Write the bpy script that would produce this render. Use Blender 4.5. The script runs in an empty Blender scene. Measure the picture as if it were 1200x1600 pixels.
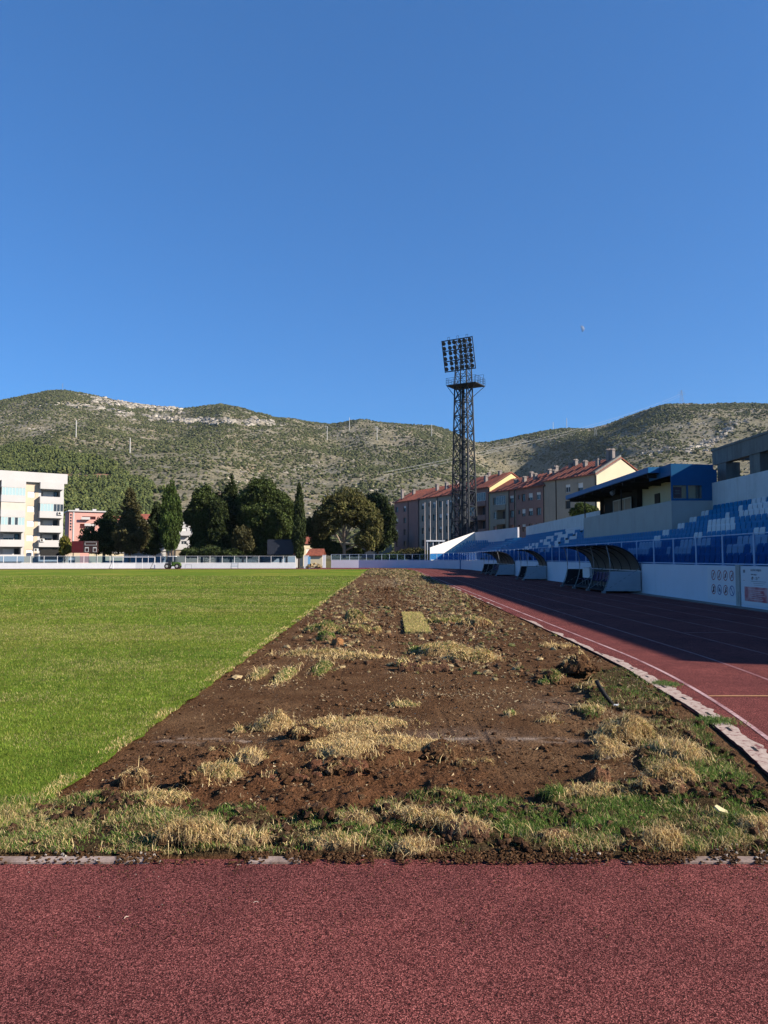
import bpy, math, random
import numpy as np
from mathutils import Vector, Matrix
random.seed(7)
RNG = np.random.default_rng(11)
SC = bpy.context.scene
R = math.radians
# ------------------------------------------------------------------ camera
CAMH = 1.65; F = 1202.0; CX = 602.0; HOR = 872.0
PITCH = math.atan((HOR - 800) / F)
cam_d = bpy.data.cameras.new('camera'); cam = bpy.data.objects.new('camera', cam_d)
SC.collection.objects.link(cam); SC.camera = cam
cam_d.sensor_fit = 'VERTICAL'; cam_d.sensor_height = 36; cam_d.sensor_width = 27
cam_d.lens = 36 * F / 1600; cam_d.clip_start = 0.05; cam_d.clip_end = 12000
cam.location = (0, 0, CAMH); cam.rotation_euler = (math.pi / 2 + PITCH, 0, 0)
cam_d.shift_x = -(CX - 600) / 1600
# ------------------------------------------------------------------ light
SUN_EL = 27.8; SUN_AZ = 17.0           # elevation; degrees behind the lateral (+X towards -Y)
w = bpy.data.worlds.new('World'); SC.world = w; w.use_nodes = True
nt = w.node_tree; bg = nt.nodes['Background']
sky = nt.nodes.new('ShaderNodeTexSky'); sky.sky_type = 'NISHITA'; sky.sun_disc = False
sky.sun_elevation = R(SUN_EL); sky.sun_rotation = R(90 + SUN_AZ)
sky.altitude = 300; sky.air_density = 1.0; sky.dust_density = 0.0; sky.ozone_density = 4.5
hs = nt.nodes.new('ShaderNodeHueSaturation'); hs.inputs['Saturation'].default_value = 1.0
ga = nt.nodes.new('ShaderNodeGamma'); ga.inputs[1].default_value = .68
tn = nt.nodes.new('ShaderNodeMix'); tn.data_type = 'RGBA'; tn.blend_type = 'MULTIPLY'; tn.inputs[0].default_value = 1; tn.inputs[7].default_value = (.385, .835, 1.40, 1)
nt.links.new(sky.outputs[0], hs.inputs['Color']); nt.links.new(hs.outputs[0], ga.inputs[0]); nt.links.new(ga.outputs[0], tn.inputs[6])
nt.links.new(tn.outputs[2], bg.inputs[0]); bg.inputs[1].default_value = 0.089
sd = bpy.data.lights.new('sun', 'SUN'); sd.energy = 5.0; sd.angle = R(0.5); sd.color = (1.0, 0.88, 0.73)
sun = bpy.data.objects.new('sun', sd); SC.collection.objects.link(sun)
ce = math.cos(R(SUN_EL))
SDIR = Vector((ce * math.cos(R(SUN_AZ)), -ce * math.sin(R(SUN_AZ)), math.sin(R(SUN_EL))))
sun.rotation_euler = SDIR.to_track_quat('Z', 'Y').to_euler()
SC.view_settings.view_transform = 'Standard'; SC.view_settings.look = 'None'
SC.view_settings.exposure = 1.08; SC.view_settings.gamma = 1.0
SC.cycles.max_bounces = 6; SC.cycles.transparent_max_bounces = 12

# ------------------------------------------------------------------ helpers
def at(px, py, Y):
    """world point at forward distance Y seen at photo position px, py"""
    cp, sp = math.cos(PITCH), math.sin(PITCH)
    v = 800 - py
    dy = cp * F - sp * v; dz = sp * F + cp * v; t = Y / dy
    return Vector(((px - CX) * t, Y, CAMH + dz * t))
def ground(px, py, z=0.0):
    cp, sp = math.cos(PITCH), math.sin(PITCH)
    v = 800 - np.asarray(py, float)
    dy = cp * F - sp * v; dz = sp * F + cp * v; t = (z - CAMH) / dz
    return (np.asarray(px, float) - CX) * t, dy * t
def proj(X, Y, Z):
    cp, sp = math.cos(PITCH), math.sin(PITCH)
    dz = Z - CAMH
    f = cp * Y + sp * dz; u = -sp * Y + cp * dz
    return CX + F * X / f, 800 - F * u / f
def smooth(a, b, x):
    t = np.clip((np.asarray(x, float) - a) / (b - a), 0, 1); return t * t * (3 - 2 * t)
def _hash(ix, iy, s):
    h = (ix.astype(np.int64) * 374761393 + iy.astype(np.int64) * 668265263 + s * 974634777) & 0xffffffff
    h = ((h ^ (h >> 13)) * 1274126177) & 0xffffffff
    return ((h ^ (h >> 16)) & 0xffff) / 65535.0
def vnoise(x, y, s=0):
    x = np.asarray(x, float); y = np.asarray(y, float)
    ix = np.floor(x); iy = np.floor(y); fx = x - ix; fy = y - iy
    fx = fx * fx * (3 - 2 * fx); fy = fy * fy * (3 - 2 * fy)
    a = _hash(ix, iy, s); b = _hash(ix + 1, iy, s); c = _hash(ix, iy + 1, s); d = _hash(ix + 1, iy + 1, s)
    return (a + (b - a) * fx) * (1 - fy) + (c + (d - c) * fx) * fy
def fbm(x, y, s=0, o=4):
    t = 0; a = .5; n = 0
    for k in range(o):
        t = t + a * vnoise(x * 2 ** k, y * 2 ** k, s + k * 17); n += a; a *= .5
    return t / n
def inpoly(px, py, poly):
    px = np.asarray(px); py = np.asarray(py); r = np.zeros(px.shape, bool); n = len(poly)
    for i in range(n):
        x0, y0 = poly[i]; x1, y1 = poly[(i + 1) % n]
        if y0 == y1: continue
        c = ((y0 > py) != (y1 > py)) & (px < (x1 - x0) * (py - y0) / (y1 - y0) + x0)
        r ^= c
    return r
def tag(o, label=None, cat=None, group=None, kind=None):
    if label: o['label'] = label
    if cat: o['category'] = cat
    if group: o['group'] = group
    if kind: o['kind'] = kind
    return o
def empty(name, loc=(0, 0, 0), rz=0.0):
    o = bpy.data.objects.new(name, None); SC.collection.objects.link(o)
    o.location = loc; o.rotation_euler = (0, 0, rz); o.empty_display_size = .2
    return o
def link(name, me, mats, parent=None):
    o = bpy.data.objects.new(name, me); SC.collection.objects.link(o)
    for m in (mats if isinstance(mats, (list, tuple)) else [mats]): me.materials.append(m)
    if parent is not None: o.parent = parent
    return o
def copy_tree(o, parent=None):
    c = o.copy(); SC.collection.objects.link(c); c.parent = parent
    for ch in list(o.children): copy_tree(ch, c)
    return c
def np_mesh(name, V, Fc, mats, parent=None, col=None, smooth_=False, mi=None):
    """V (n,3), Fc (m,k) all faces with k corners"""
    me = bpy.data.meshes.new(name); n = len(V); m, k = Fc.shape
    me.vertices.add(n); me.vertices.foreach_set('co', np.ascontiguousarray(V, np.float32).ravel())
    me.loops.add(m * k); me.loops.foreach_set('vertex_index', np.ascontiguousarray(Fc, np.int32).ravel())
    me.polygons.add(m); me.polygons.foreach_set('loop_start', np.arange(0, m * k, k, dtype=np.int32))
    if smooth_: me.polygons.foreach_set('use_smooth', np.ones(m, bool))
    else: me.polygons.foreach_set('use_smooth', np.zeros(m, bool))
    me.update(calc_edges=True)
    if col is not None:
        a = me.color_attributes.new('col', 'FLOAT_COLOR', 'POINT')
        c4 = np.ones((n, 4), np.float32); c4[:, :3] = col; a.data.foreach_set('color', c4.ravel())
    o = link(name, me, mats, parent)
    if mi is not None: me.polygons.foreach_set('material_index', mi.astype(np.int32))
    return o
class MB:
    def __init__(s): s.v = []; s.f = []; s.m = []
    def quad(s, a, b, c, d, m=0):
        n = len(s.v); s.v += [tuple(a), tuple(b), tuple(c), tuple(d)]; s.f.append((n, n + 1, n + 2, n + 3)); s.m.append(m)
    def poly(s, pts, m=0):
        n = len(s.v); s.v += [tuple(p) for p in pts]; s.f.append(tuple(range(n, n + len(pts)))); s.m.append(m)
    def box(s, x0, y0, z0, x1, y1, z1, m=0, T=None):
        P = [Vector((x, y, z)) for z in (z0, z1) for y in (y0, y1) for x in (x0, x1)]
        if T is not None: P = [T @ p for p in P]
        n = len(s.v); s.v += [tuple(p) for p in P]
        for f in ((0, 2, 3, 1), (4, 5, 7, 6), (0, 1, 5, 4), (2, 6, 7, 3), (0, 4, 6, 2), (1, 3, 7, 5)):
            s.f.append(tuple(n + i for i in f)); s.m.append(m)
    def prism(s, pts, axis, m=0):
        """closed outline pts extruded by vector axis"""
        axis = Vector(axis); a = [Vector(p) for p in pts]; b = [p + axis for p in a]; k = len(a)
        n = len(s.v); s.v += [tuple(p) for p in a + b]
        s.f.append(tuple(range(n + k - 1, n - 1, -1))); s.m.append(m)
        s.f.append(tuple(range(n + k, n + 2 * k))); s.m.append(m)
        for i in range(k):
            j = (i + 1) % k; s.f.append((n + i, n + j, n + k + j, n + k + i)); s.m.append(m)
    def tube(s, pts, r, n=6, m=0, cap=True):
        pts = [Vector(p) for p in pts]; rr = r if isinstance(r, (list, tuple)) else [r] * len(pts)
        base = len(s.v); up = Vector((0, 0, 1))
        for i, p in enumerate(pts):
            d = (pts[min(i + 1, len(pts) - 1)] - pts[max(i - 1, 0)])
            d = d.normalized() if d.length > 1e-9 else up
            a = d.cross(up)
            if a.length < .05: a = d.cross(Vector((1, 0, 0)))
            a.normalize(); b = d.cross(a)
            for k in range(n):
                t = 2 * math.pi * (k + .5) / n
                s.v.append(tuple(p + (a * math.cos(t) + b * math.sin(t)) * rr[i]))
        for i in range(len(pts) - 1):
            for k in range(n):
                k2 = (k + 1) % n
                s.f.append((base + i * n + k, base + i * n + k2, base + (i + 1) * n + k2, base + (i + 1) * n + k)); s.m.append(m)
        if cap:
            s.f.append(tuple(base + k for k in range(n - 1, -1, -1))); s.m.append(m)
            e = base + (len(pts) - 1) * n; s.f.append(tuple(e + k for k in range(n))); s.m.append(m)
    def bar(s, a, b, r=.03, m=0, n=4): s.tube([a, b], r, n, m)
    def lathe(s, c, prof, axis=(0, 0, 1), n=16, m=0):
        axis = Vector(axis).normalized(); a = axis.cross(Vector((0, 0, 1)))
        if a.length < .05: a = Vector((1, 0, 0))
        a.normalize(); b = axis.cross(a); c = Vector(c); base = len(s.v)
        for (r, h) in prof:
            for k in range(n):
                t = 2 * math.pi * k / n; s.v.append(tuple(c + axis * h + (a * math.cos(t) + b * math.sin(t)) * r))
        for i in range(len(prof) - 1):
            for k in range(n):
                k2 = (k + 1) % n
                s.f.append((base + i * n + k, base + i * n + k2, base + (i + 1) * n + k2, base + (i + 1) * n + k)); s.m.append(m)
        s.f.append(tuple(base + k for k in range(n - 1, -1, -1))); s.m.append(m)
        e = base + (len(prof) - 1) * n; s.f.append(tuple(e + k for k in range(n))); s.m.append(m)
    def build(s, name, mats, parent=None, smooth_=False, fix=True):
        me = bpy.data.meshes.new(name); me.from_pydata(s.v, [], s.f); me.update()
        o = link(name, me, mats, parent)
        me.polygons.foreach_set('material_index', np.array(s.m, np.int32))
        me.polygons.foreach_set('use_smooth', np.full(len(s.f), smooth_))
        if fix:
            import bmesh
            bm = bmesh.new(); bm.from_mesh(me); bmesh.ops.recalc_face_normals(bm, faces=bm.faces); bm.to_mesh(me); bm.free()
        return o
# ------------------------------------------------------------------ materials
def newmat(name):
    m = bpy.data.materials.new(name); m.use_nodes = True
    return m, m.node_tree, m.node_tree.nodes['Principled BSDF']
def N(t, typ, **kw):
    n = t.nodes.new(typ)
    for k, v in kw.items():
        if k in n.inputs: n.inputs[k].default_value = v
        else: setattr(n, k, v)
    return n
def noise(t, scale, detail=3, vec=None, rough=.55):
    n = t.nodes.new('ShaderNodeTexNoise'); n.inputs['Scale'].default_value = scale; n.inputs['Detail'].default_value = detail
    n.inputs['Roughness'].default_value = rough
    if vec is not None: t.links.new(vec, n.inputs['Vector'])
    return n
def ramp(t, inp, stops):
    r = t.nodes.new('ShaderNodeValToRGB'); t.links.new(inp, r.inputs[0]); e = r.color_ramp.elements
    while len(e) < len(stops): e.new(.5)
    for i, (p, c) in enumerate(stops):
        e[i].position = p; e[i].color = (*c, 1) if len(c) == 3 else c
    return r
def mixc(t, fac, a, b, mode='MIX'):
    m = t.nodes.new('ShaderNodeMix'); m.data_type = 'RGBA'; m.blend_type = mode
    for sock, v in ((m.inputs['Factor'], fac), (m.inputs['A'], a), (m.inputs['B'], b)):
        pass
    f, A, B = m.inputs[0], m.inputs[6], m.inputs[7]
    for s, v in ((f, fac), (A, a), (B, b)):
        if hasattr(v, 'links') or isinstance(v, bpy.types.NodeSocket): t.links.new(v, s)
        elif isinstance(v, (int, float)): s.default_value = v
        else: s.default_value = (*v, 1)
    return m.outputs[2]
def coord(t): return t.nodes.new('ShaderNodeNewGeometry').outputs['Position']
def plain(name, c, rough=.6, metal=0, var=.12, scale=1.5, bump=0., bscale=30, spec=.15, dirt=None):
    m, t, b = newmat(name); p = coord(t)
    n = noise(t, scale, 5, p); n2 = noise(t, scale * 9, 3, p)
    c = np.array(c, float) * .86
    r = ramp(t, n.outputs[0], [(.3, tuple(c * (1 - var))), (.7, tuple(np.minimum(c * (1 + var), 1)))])
    col = mixc(t, .5 * min(1, var * 4), r.outputs[0], ramp(t, n2.outputs[0], [(.3, tuple(c * (1 - var))), (.7, tuple(np.minimum(c * (1 + var), 1)))]).outputs[0])
    if dirt:      # streaks of weathering: (colour, amount, low threshold)
        mp = t.nodes.new('ShaderNodeMapping'); mp.inputs['Scale'].default_value = (2.5, 2.5, .35)
        t.links.new(p, mp.inputs[0]); nd = noise(t, 1.0, 6, mp.outputs[0], .65)
        rr = ramp(t, nd.outputs[0], [(dirt[2], (0, 0, 0)), (min(1, dirt[2] + .25), (dirt[1],) * 3)])
        col = mixc(t, rr.outputs[0], col, dirt[0])
    t.links.new(col, b.inputs['Base Color']); b.inputs['Roughness'].default_value = rough
    b.inputs['Metallic'].default_value = metal; b.inputs['Specular IOR Level'].default_value = spec
    if bump:
        bn = noise(t, bscale, 4, p); bp = t.nodes.new('ShaderNodeBump'); bp.inputs['Strength'].default_value = bump
        bp.inputs['Distance'].default_value = .01; t.links.new(bn.outputs[0], bp.inputs['Height']); t.links.new(bp.outputs[0], b.inputs['Normal'])
    return m
def attr_mat(name, rough=.8, trans=0., var=0., scale=5, spec=.08):
    m, t, b = newmat(name); a = t.nodes.new('ShaderNodeAttribute'); a.attribute_name = 'col'
    col = mixc(t, 1.0, a.outputs['Color'], (.85, .85, .85), 'MULTIPLY')
    if var:
        n = noise(t, scale, 4, coord(t)); r = ramp(t, n.outputs[0], [(.3, (1 - var,) * 3), (.7, (1 + var,) * 3)])
        col = mixc(t, 1.0, col, r.outputs[0], 'MULTIPLY')
    t.links.new(col, b.inputs['Base Color']); b.inputs['Roughness'].default_value = rough
    b.inputs['Specular IOR Level'].default_value = spec
    if trans:
        tr = t.nodes.new('ShaderNodeBsdfTranslucent'); t.links.new(col, tr.inputs[0])
        mx = t.nodes.new('ShaderNodeMixShader'); mx.inputs[0].default_value = trans
        out = t.nodes['Material Output']; t.links.new(b.outputs[0], mx.inputs[1]); t.links.new(tr.outputs[0], mx.inputs[2])
        t.links.new(mx.outputs[0], out.inputs[0])
    return m
def tinted(name, c, diff=.25, dcol=None):
    m, t, b = newmat(name)
    tr = t.nodes.new('ShaderNodeBsdfTransparent'); tr.inputs[0].default_value = (*c, 1)
    b.inputs['Base Color'].default_value = (*(dcol or c), 1); b.inputs['Roughness'].default_value = .5; b.inputs['Specular IOR Level'].default_value = .15
    mx = t.nodes.new('ShaderNodeMixShader'); mx.inputs[0].default_value = diff
    t.links.new(tr.outputs[0], mx.inputs[1]); t.links.new(b.outputs[0], mx.inputs[2])
    t.links.new(mx.outputs[0], t.nodes['Material Output'].inputs[0])
    return m
M = {}
M['white_wall'] = plain('white_wall_paint', (.62, .65, .72), .8, var=.05, scale=.6, bump=.2, dirt=((.36, .34, .32), .35, .58))
M['old_white'] = plain('weathered_white_paint', (.60, .61, .61), .85, var=.1, scale=1.2, bump=.5, bscale=12, dirt=((.30, .30, .28), .6, .5))
M['grey_render'] = plain('grey_cement_render', (.40, .40, .38), .9, var=.08, scale=.8, bump=.3, dirt=((.28, .27, .25), .5, .5))
M['concrete'] = plain('raw_concrete', (.22, .21, .19), .9, var=.2, scale=1.2, bump=.5, bscale=15, dirt=((.09, .085, .08), .7, .45))
M['seat_blue'] = plain('blue_seat_plastic', (.008, .165, .35), .6, var=.12, scale=.7, spec=.1)
M['seat_white'] = plain('white_seat_plastic', (.58, .60, .62), .5, var=.08, scale=.7)
M['roof_blue'] = plain('blue_metal_roof', (.02, .16, .36), .45, var=.15, scale=.5, dirt=((.1, .18, .25), .4, .5))
M['post'] = plain('pale_blue_paint', (.42, .52, .66), .5, var=.08, scale=2)
M['white_post'] = plain('white_paint', (.72, .74, .76), .5, var=.05, scale=2)
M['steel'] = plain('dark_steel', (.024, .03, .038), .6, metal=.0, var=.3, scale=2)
M['galv'] = plain('galvanised_steel', (.26, .27, .28), .5, metal=.5, var=.15, scale=3)
M['black'] = plain('black_rubber', (.018, .018, .018), .7, var=.2, scale=3)
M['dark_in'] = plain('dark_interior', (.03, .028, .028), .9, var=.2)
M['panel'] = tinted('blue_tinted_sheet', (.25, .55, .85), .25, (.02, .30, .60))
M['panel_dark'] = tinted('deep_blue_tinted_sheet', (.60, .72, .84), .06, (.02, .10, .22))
def glass(name, c=(.03, .04, .05), rough=.08):
    m, t, b = newmat(name); b.inputs['Base Color'].default_value = (*c, 1); b.inputs['Roughness'].default_value = rough
    n = noise(t, .7, 2, coord(t)); bp = N(t, 'ShaderNodeBump'); bp.inputs['Strength'].default_value = .05
    t.links.new(n.outputs[0], bp.inputs['Height']); t.links.new(bp.outputs[0], b.inputs['Normal']); return m
M['glass'] = glass('window_glass'); M['aqua_glass'] = glass('aqua_window_glass', (.28, .40, .43), .35)
M['cream'] = plain('cream_render', (.60, .53, .38), .9, var=.06, scale=.4)
M['yellow'] = plain('pale_yellow_render', (.72, .58, .30), .9, var=.06, scale=.4)
M['offwhite'] = plain('offwhite_render', (.48, .475, .475), .9, var=.05, scale=.4, dirt=((.45, .42, .38), .3, .55))
M['beige'] = plain('beige_render', (.56, .45, .34), .9, var=.05, scale=.4)
M['shutter'] = plain('white_roller_shutter', (.68, .66, .62), .7, var=.04)
M['greybeige'] = plain('grey_beige_render', (.34, .29, .225), .9, var=.1, scale=.5, dirt=((.16, .15, .14), .4, .5))
M['mauve'] = plain('mauve_brown_render', (.28, .17, .145), .9, var=.1, scale=.5, dirt=((.13, .09, .085), .4, .5))
M['pinkish'] = plain('salmon_render', (.58, .31, .27), .9, var=.05, scale=.4)
M['frame_white'] = plain('white_window_frame', (.6, .6, .58), .6, var=.05)
M['frame_dark'] = plain('dark_window_frame', (.04, .035, .035), .6, var=.1)
M['chimney'] = plain('grey_chimney_render', (.24, .21, .20), .9, var=.15, scale=2)
M['bark'] = plain('tree_bark', (.10, .075, .055), .95, var=.3, scale=4, bump=.8, bscale=10)
M['bark_pale'] = plain('pale_tree_bark', (.30, .23, .17), .95, var=.25, scale=4, bump=.8, bscale=10)
M['leaf'] = attr_mat('leaf_foliage', .7, .25)
def tiles():
    m, t, b = newmat('terracotta_tiles'); p = coord(t)
    n = noise(t, 3, 4, p); n2 = noise(t, .35, 3, p)
    r = ramp(t, n.outputs[0], [(.25, (.13, .036, .022)), (.75, (.30, .082, .046))])
    r2 = ramp(t, n2.outputs[0], [(.4, (.8, .8, .8)), (.65, (1.15, 1.1, 1.05))])
    t.links.new(mixc(t, 1, r.outputs[0], r2.outputs[0], 'MULTIPLY'), b.inputs['Base Color']); b.inputs['Roughness'].default_value = .85
    return m
M['tiles'] = tiles()
# ================================================================== GROUND
def tartan():
    m, t, b = newmat('red_tartan'); p = coord(t)
    vo = N(t, 'ShaderNodeTexVoronoi'); vo.inputs['Scale'].default_value = 230; t.links.new(p, vo.inputs['Vector']); vs = N(t, 'ShaderNodeSeparateColor'); t.links.new(vo.outputs['Color'], vs.inputs[0]); g1 = noise(t, 125, 3, p, .7); g2 = noise(t, 48, 3, p, .7); big = noise(t, .55, 5, p, .6); mid = noise(t, 3.5, 4, p)
    r = ramp(t, vs.outputs[0], [(.22, (.030, .013, .013)), (.42, (.085, .025, .023)), (.72, (.170, .052, .048)), (.95, (.33, .120, .104))])
    r2 = ramp(t, g2.outputs[0], [(.35, (.70, .68, .68)), (.65, (1.28, 1.25, 1.25))])
    r3 = ramp(t, big.outputs[0], [(.3, (.74, .76, .80)), (.7, (1.2, 1.16, 1.14))])
    r4 = ramp(t, mid.outputs[0], [(.3, (.84, .85, .86)), (.7, (1.14, 1.13, 1.12))])
    c = mixc(t, 1, r.outputs[0], r2.outputs[0], 'MULTIPLY'); c = mixc(t, 1, c, r3.outputs[0], 'MULTIPLY'); c = mixc(t, 1, c, r4.outputs[0], 'MULTIPLY')
    t.links.new(c, b.inputs['Base Color']); b.inputs['Roughness'].default_value = .95; b.inputs['Specular IOR Level'].default_value = .03
    bp = N(t, 'ShaderNodeBump'); bp.inputs['Strength'].default_value = .6; bp.inputs['Distance'].default_value = .003
    t.links.new(vo.outputs['Distance'], bp.inputs['Height']); t.links.new(bp.outputs[0], b.inputs['Normal'])
    return m
M['tartan'] = tartan()
def landmat():
    m, t, b = newmat('dry_land'); p = coord(t)
    n = noise(t, .02, 6, p); n2 = noise(t, .6, 5, p)
    r = ramp(t, n.outputs[0], [(.35, (.06, .07, .03)), (.6, (.17, .14, .09))]); r2 = ramp(t, n2.outputs[0], [(.3, (.7, .7, .7)), (.7, (1.2, 1.2, 1.2))])
    t.links.new(mixc(t, 1, r.outputs[0], r2.outputs[0], 'MULTIPLY'), b.inputs['Base Color']); b.inputs['Roughness'].default_value = .95
    return m
mb = MB(); mb.quad((-2100, -150, -.12), (2100, -150, -.12), (2100, 1950, -.12), (-2100, 1950, -.12))
tag(mb.build('ground', landmat()), kind='structure')
# tartan oval (outer edge = foot of the perimeter wall)
WALLP = [(12.1, -25), (12.1, 60), (12.1, 108), (11.3, 118), (9.3, 122.5), (7.1, 125.5), (2, 128.6), (-4.5, 130.5), (-11, 131)]
LW = [(-11.5, 124), (-40, 123), (-75, 117)]
poly = WALLP + LW + [(-95, 110), (-95, -25)]
TRACKPOLY = poly

def cur(Y, X0):            # lane curves tighten inwards near the bend
    Y = np.asarray(Y, float); d = np.clip(13.8 - Y, 0, None)
    return X0 - (36 - np.sqrt(np.maximum(36 ** 2 - d ** 2, 1)))
KIN = [(4.25, 2.35), (5.3, 2.72), (5.7, 2.83), (6.75, 3.05), (7.1, 3.10), (7.8, 3.22), (8.6, 3.33), (10, 3.42), (11.6, 3.56), (13.5, 3.62), (15.3, 3.66), (25, 3.72), (60, 3.74), (98, 3.74), (104, 3.2), (109, 1.6), (112, -1)]
def kerb_in(Y): return np.interp(Y, [k[0] for k in KIN], [k[1] for k in KIN])

mb = MB()
_yk = [k for k in np.linspace(4.33, 112, 140)]; _rk = [(float(kerb_in(y)) + .02, y) for y in _yk]
for (a, b_) in zip(_rk[:-1], _rk[1:]): mb.quad((*a, 0), (12.1, a[1], 0), (12.1, b_[1], 0), (*b_, 0))
mb.poly([(x, y, 0) for x, y in [(-95, -25), (12.1, -25), (12.1, 4.33), (-95, 4.33)]])
mb.poly([(x, y, 0) for x, y in [(_rk[-1][0], 112), (12.1, 112)] + WALLP[3:] + LW + [(-95, 110), (-85, 104), (-60, 111.8), (-30, 112.3), (-2.2, 112.2)]])
mb.poly([(x, y, 0) for x, y in [(-95, 4.33), (-88, 4.33), (-88, 100), (-85, 104), (-95, 110)]])
tag(mb.build('track', M['tartan']), kind='structure')
def line_strip(name, pts, wd, z, mat, label=None):
    pts = np.array(pts, float); d = np.gradient(pts, axis=0); nrm = np.stack([d[:, 1], -d[:, 0]], 1); nrm /= np.linalg.norm(nrm, axis=1)[:, None]
    mb = MB()
    for i in range(len(pts) - 1):
        a, b2 = pts[i], pts[i + 1]; n0, n1 = nrm[i] * wd / 2, nrm[i + 1] * wd / 2
        mb.quad((*(a - n0), z), (*(a + n0), z), (*(b2 + n1), z), (*(b2 - n1), z))
    return tag(mb.build(name, mat), kind='structure')
def worn(name, c, under, lo, hi, scale=25):
    m, t, b = newmat(name); p = coord(t); n = noise(t, scale, 5, p, .7); n2 = noise(t, 1.3, 4, p)
    a = N(t, 'ShaderNodeMath'); a.operation = 'ADD'; t.links.new(n.outputs[0], a.inputs[0]); t.links.new(n2.outputs[0], a.inputs[1])
    r = ramp(t, a.outputs[0], [(lo, (0, 0, 0)), (hi, (1, 1, 1))])
    a.inputs[1].default_value = .5
    s = N(t, 'ShaderNodeMath'); s.operation = 'MULTIPLY'; s.inputs[1].default_value = .5; t.links.new(a.outputs[0], s.inputs[0]); t.links.new(s.outputs[0], r.inputs[0])
    t.links.new(mixc(t, r.outputs[0], under, c), b.inputs['Base Color']); b.inputs['Roughness'].default_value = .8
    return m
M['line'] = worn('worn_lane_paint', (.46, .30, .29), (.14, .035, .037), .38, .55)
M['line_shade'] = worn('shade_dimmed_lane_paint', (.26, .13, .13), (.14, .035, .037), .42, .6)  # worn paint, its colour dimmed to stand for lines lying in shade
M['line_y'] = worn('yellow_lane_paint', (.42, .22, .09), (.15, .04, .035), .36, .5)
YS = np.concatenate([np.linspace(2.5, 14, 40), np.linspace(15, 112, 30)])
for k in range(7):
    X0 = 4.12 + 1.22 * k
    if X0 > 11.9: break
    line_strip('lane_line', np.stack([cur(YS, X0), YS], 1), .05 if k < 2 else .04, .004 if k else .0045, M['line'] if k < 1 else M['line_shade'])
line_strip('finish_line', [(3.86, 9.3), (6, 9.3), (11.9, 9.3)], .05, .009, M['line_y'])
line_strip('stagger_mark', [(6.6, 17.1), (7.2, 17.1), (7.75, 17.1)], .05, .009, M['line_shade'])
line_strip('stagger_mark', [(7.8, 20.6), (8.4, 20.6), (8.95, 20.6)], .05, .009, M['line_shade'])
line_strip('stagger_mark', [(5.4, 24.5), (6, 24.5), (6.5, 24.5)], .05, .009, M['line_shade'])

# painted cream kerb strip with drain slots
KOUT = [(4.25, 2.66), (5.3, 3.02), (6.6, 3.28), (7.1, 3.34), (7.8, 3.47), (8.65, 3.61), (10, 3.70), (11.2, 3.80), (13.5, 3.86), (15, 3.88), (25, 3.93), (98, 3.95)]
def creammat():
    m, t, b = newmat('cream_kerb_paint'); p = coord(t); n = noise(t, 14, 5, p, .7); n2 = noise(t, 60, 3, p)
    r = ramp(t, n.outputs[0], [(.40, (.15, .045, .042)), (.45, (.36, .27, .22)), (.7, (.46, .37, .31))])
    r2 = ramp(t, n2.outputs[0], [(.3, (.85, .85, .85)), (.7, (1.08, 1.08, 1.08))])
    t.links.new(mixc(t, 1, r.outputs[0], r2.outputs[0], 'MULTIPLY'), b.inputs['Base Color']); b.inputs['Roughness'].default_value = .85; return m
M['kerb_cream'] = creammat()
ys = [4.3]
while ys[-1] < 95: ys.append(ys[-1] * 1.006)
ys = np.array(ys); xi = kerb_in(ys) + .035 + .012 * (vnoise(ys * 9, ys * 0, 3) - .5)
edge = -.045 + .07 * (vnoise(ys * 7 / np.maximum(1, ys / 14), ys * 0, 5) - .5) + .03 * (vnoise(ys * 23, ys * 0, 6) - .5)
xo = np.interp(ys, [k[0] for k in KOUT], [k[1] for k in KOUT]) + edge
gap = (ys > 16) & (vnoise(ys * 1.1, ys * 0, 8) < .22 + .02 * ys / 10)
edge2 = np.where(ys > 13, .16 * vnoise(ys * 1.6, ys * 0, 9), 0); xo = np.maximum(xo - edge2, xi + .02)
V = np.zeros((len(ys) * 2, 3)); V[0::2, 0] = xi; V[1::2, 0] = xo; V[0::2, 1] = V[1::2, 1] = ys; V[:, 2] = .012
i = np.arange(len(ys) - 1); i = i[~gap[:-1]]
tag(np_mesh('kerb_paint', V, np.stack([2 * i, 2 * i + 1, 2 * i + 3, 2 * i + 2], 1), M['kerb_cream']), kind='structure')
# drain slots: short dark recesses, each with a raised steel lip
slots = [(928, 1022), (948, 1033), (968, 1044), (989, 1057), (1010, 1073), (1032, 1091), (1057, 1115), (1090, 1139), (1125, 1170), (1162, 1212), (1192, 1252)]
proto = None
for k, (px, py) in enumerate(slots):
    x, y = ground(px + 20 * (k > 3), py, .013); dx = float(kerb_in(y + .2) - kerb_in(y - .2)); a = math.atan2(.4, dx) - math.pi / 2
    x = float(np.interp(y, ys, (xi + xo) / 2))
    if proto is None:
        mb = MB(); mb.box(-.013, -.075, 0, .013, .075, .003); proto = mb.build('drain_slot', M['black']); o = proto
    else: o = proto.copy(); SC.collection.objects.link(o)
    o.location = (x, float(y), .012); o.rotation_euler = (0, 0, a)
    tag(o, 'short black drain slot set in the cream painted kerb', 'drain slot', 'drain slots along the cream kerb')

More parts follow.
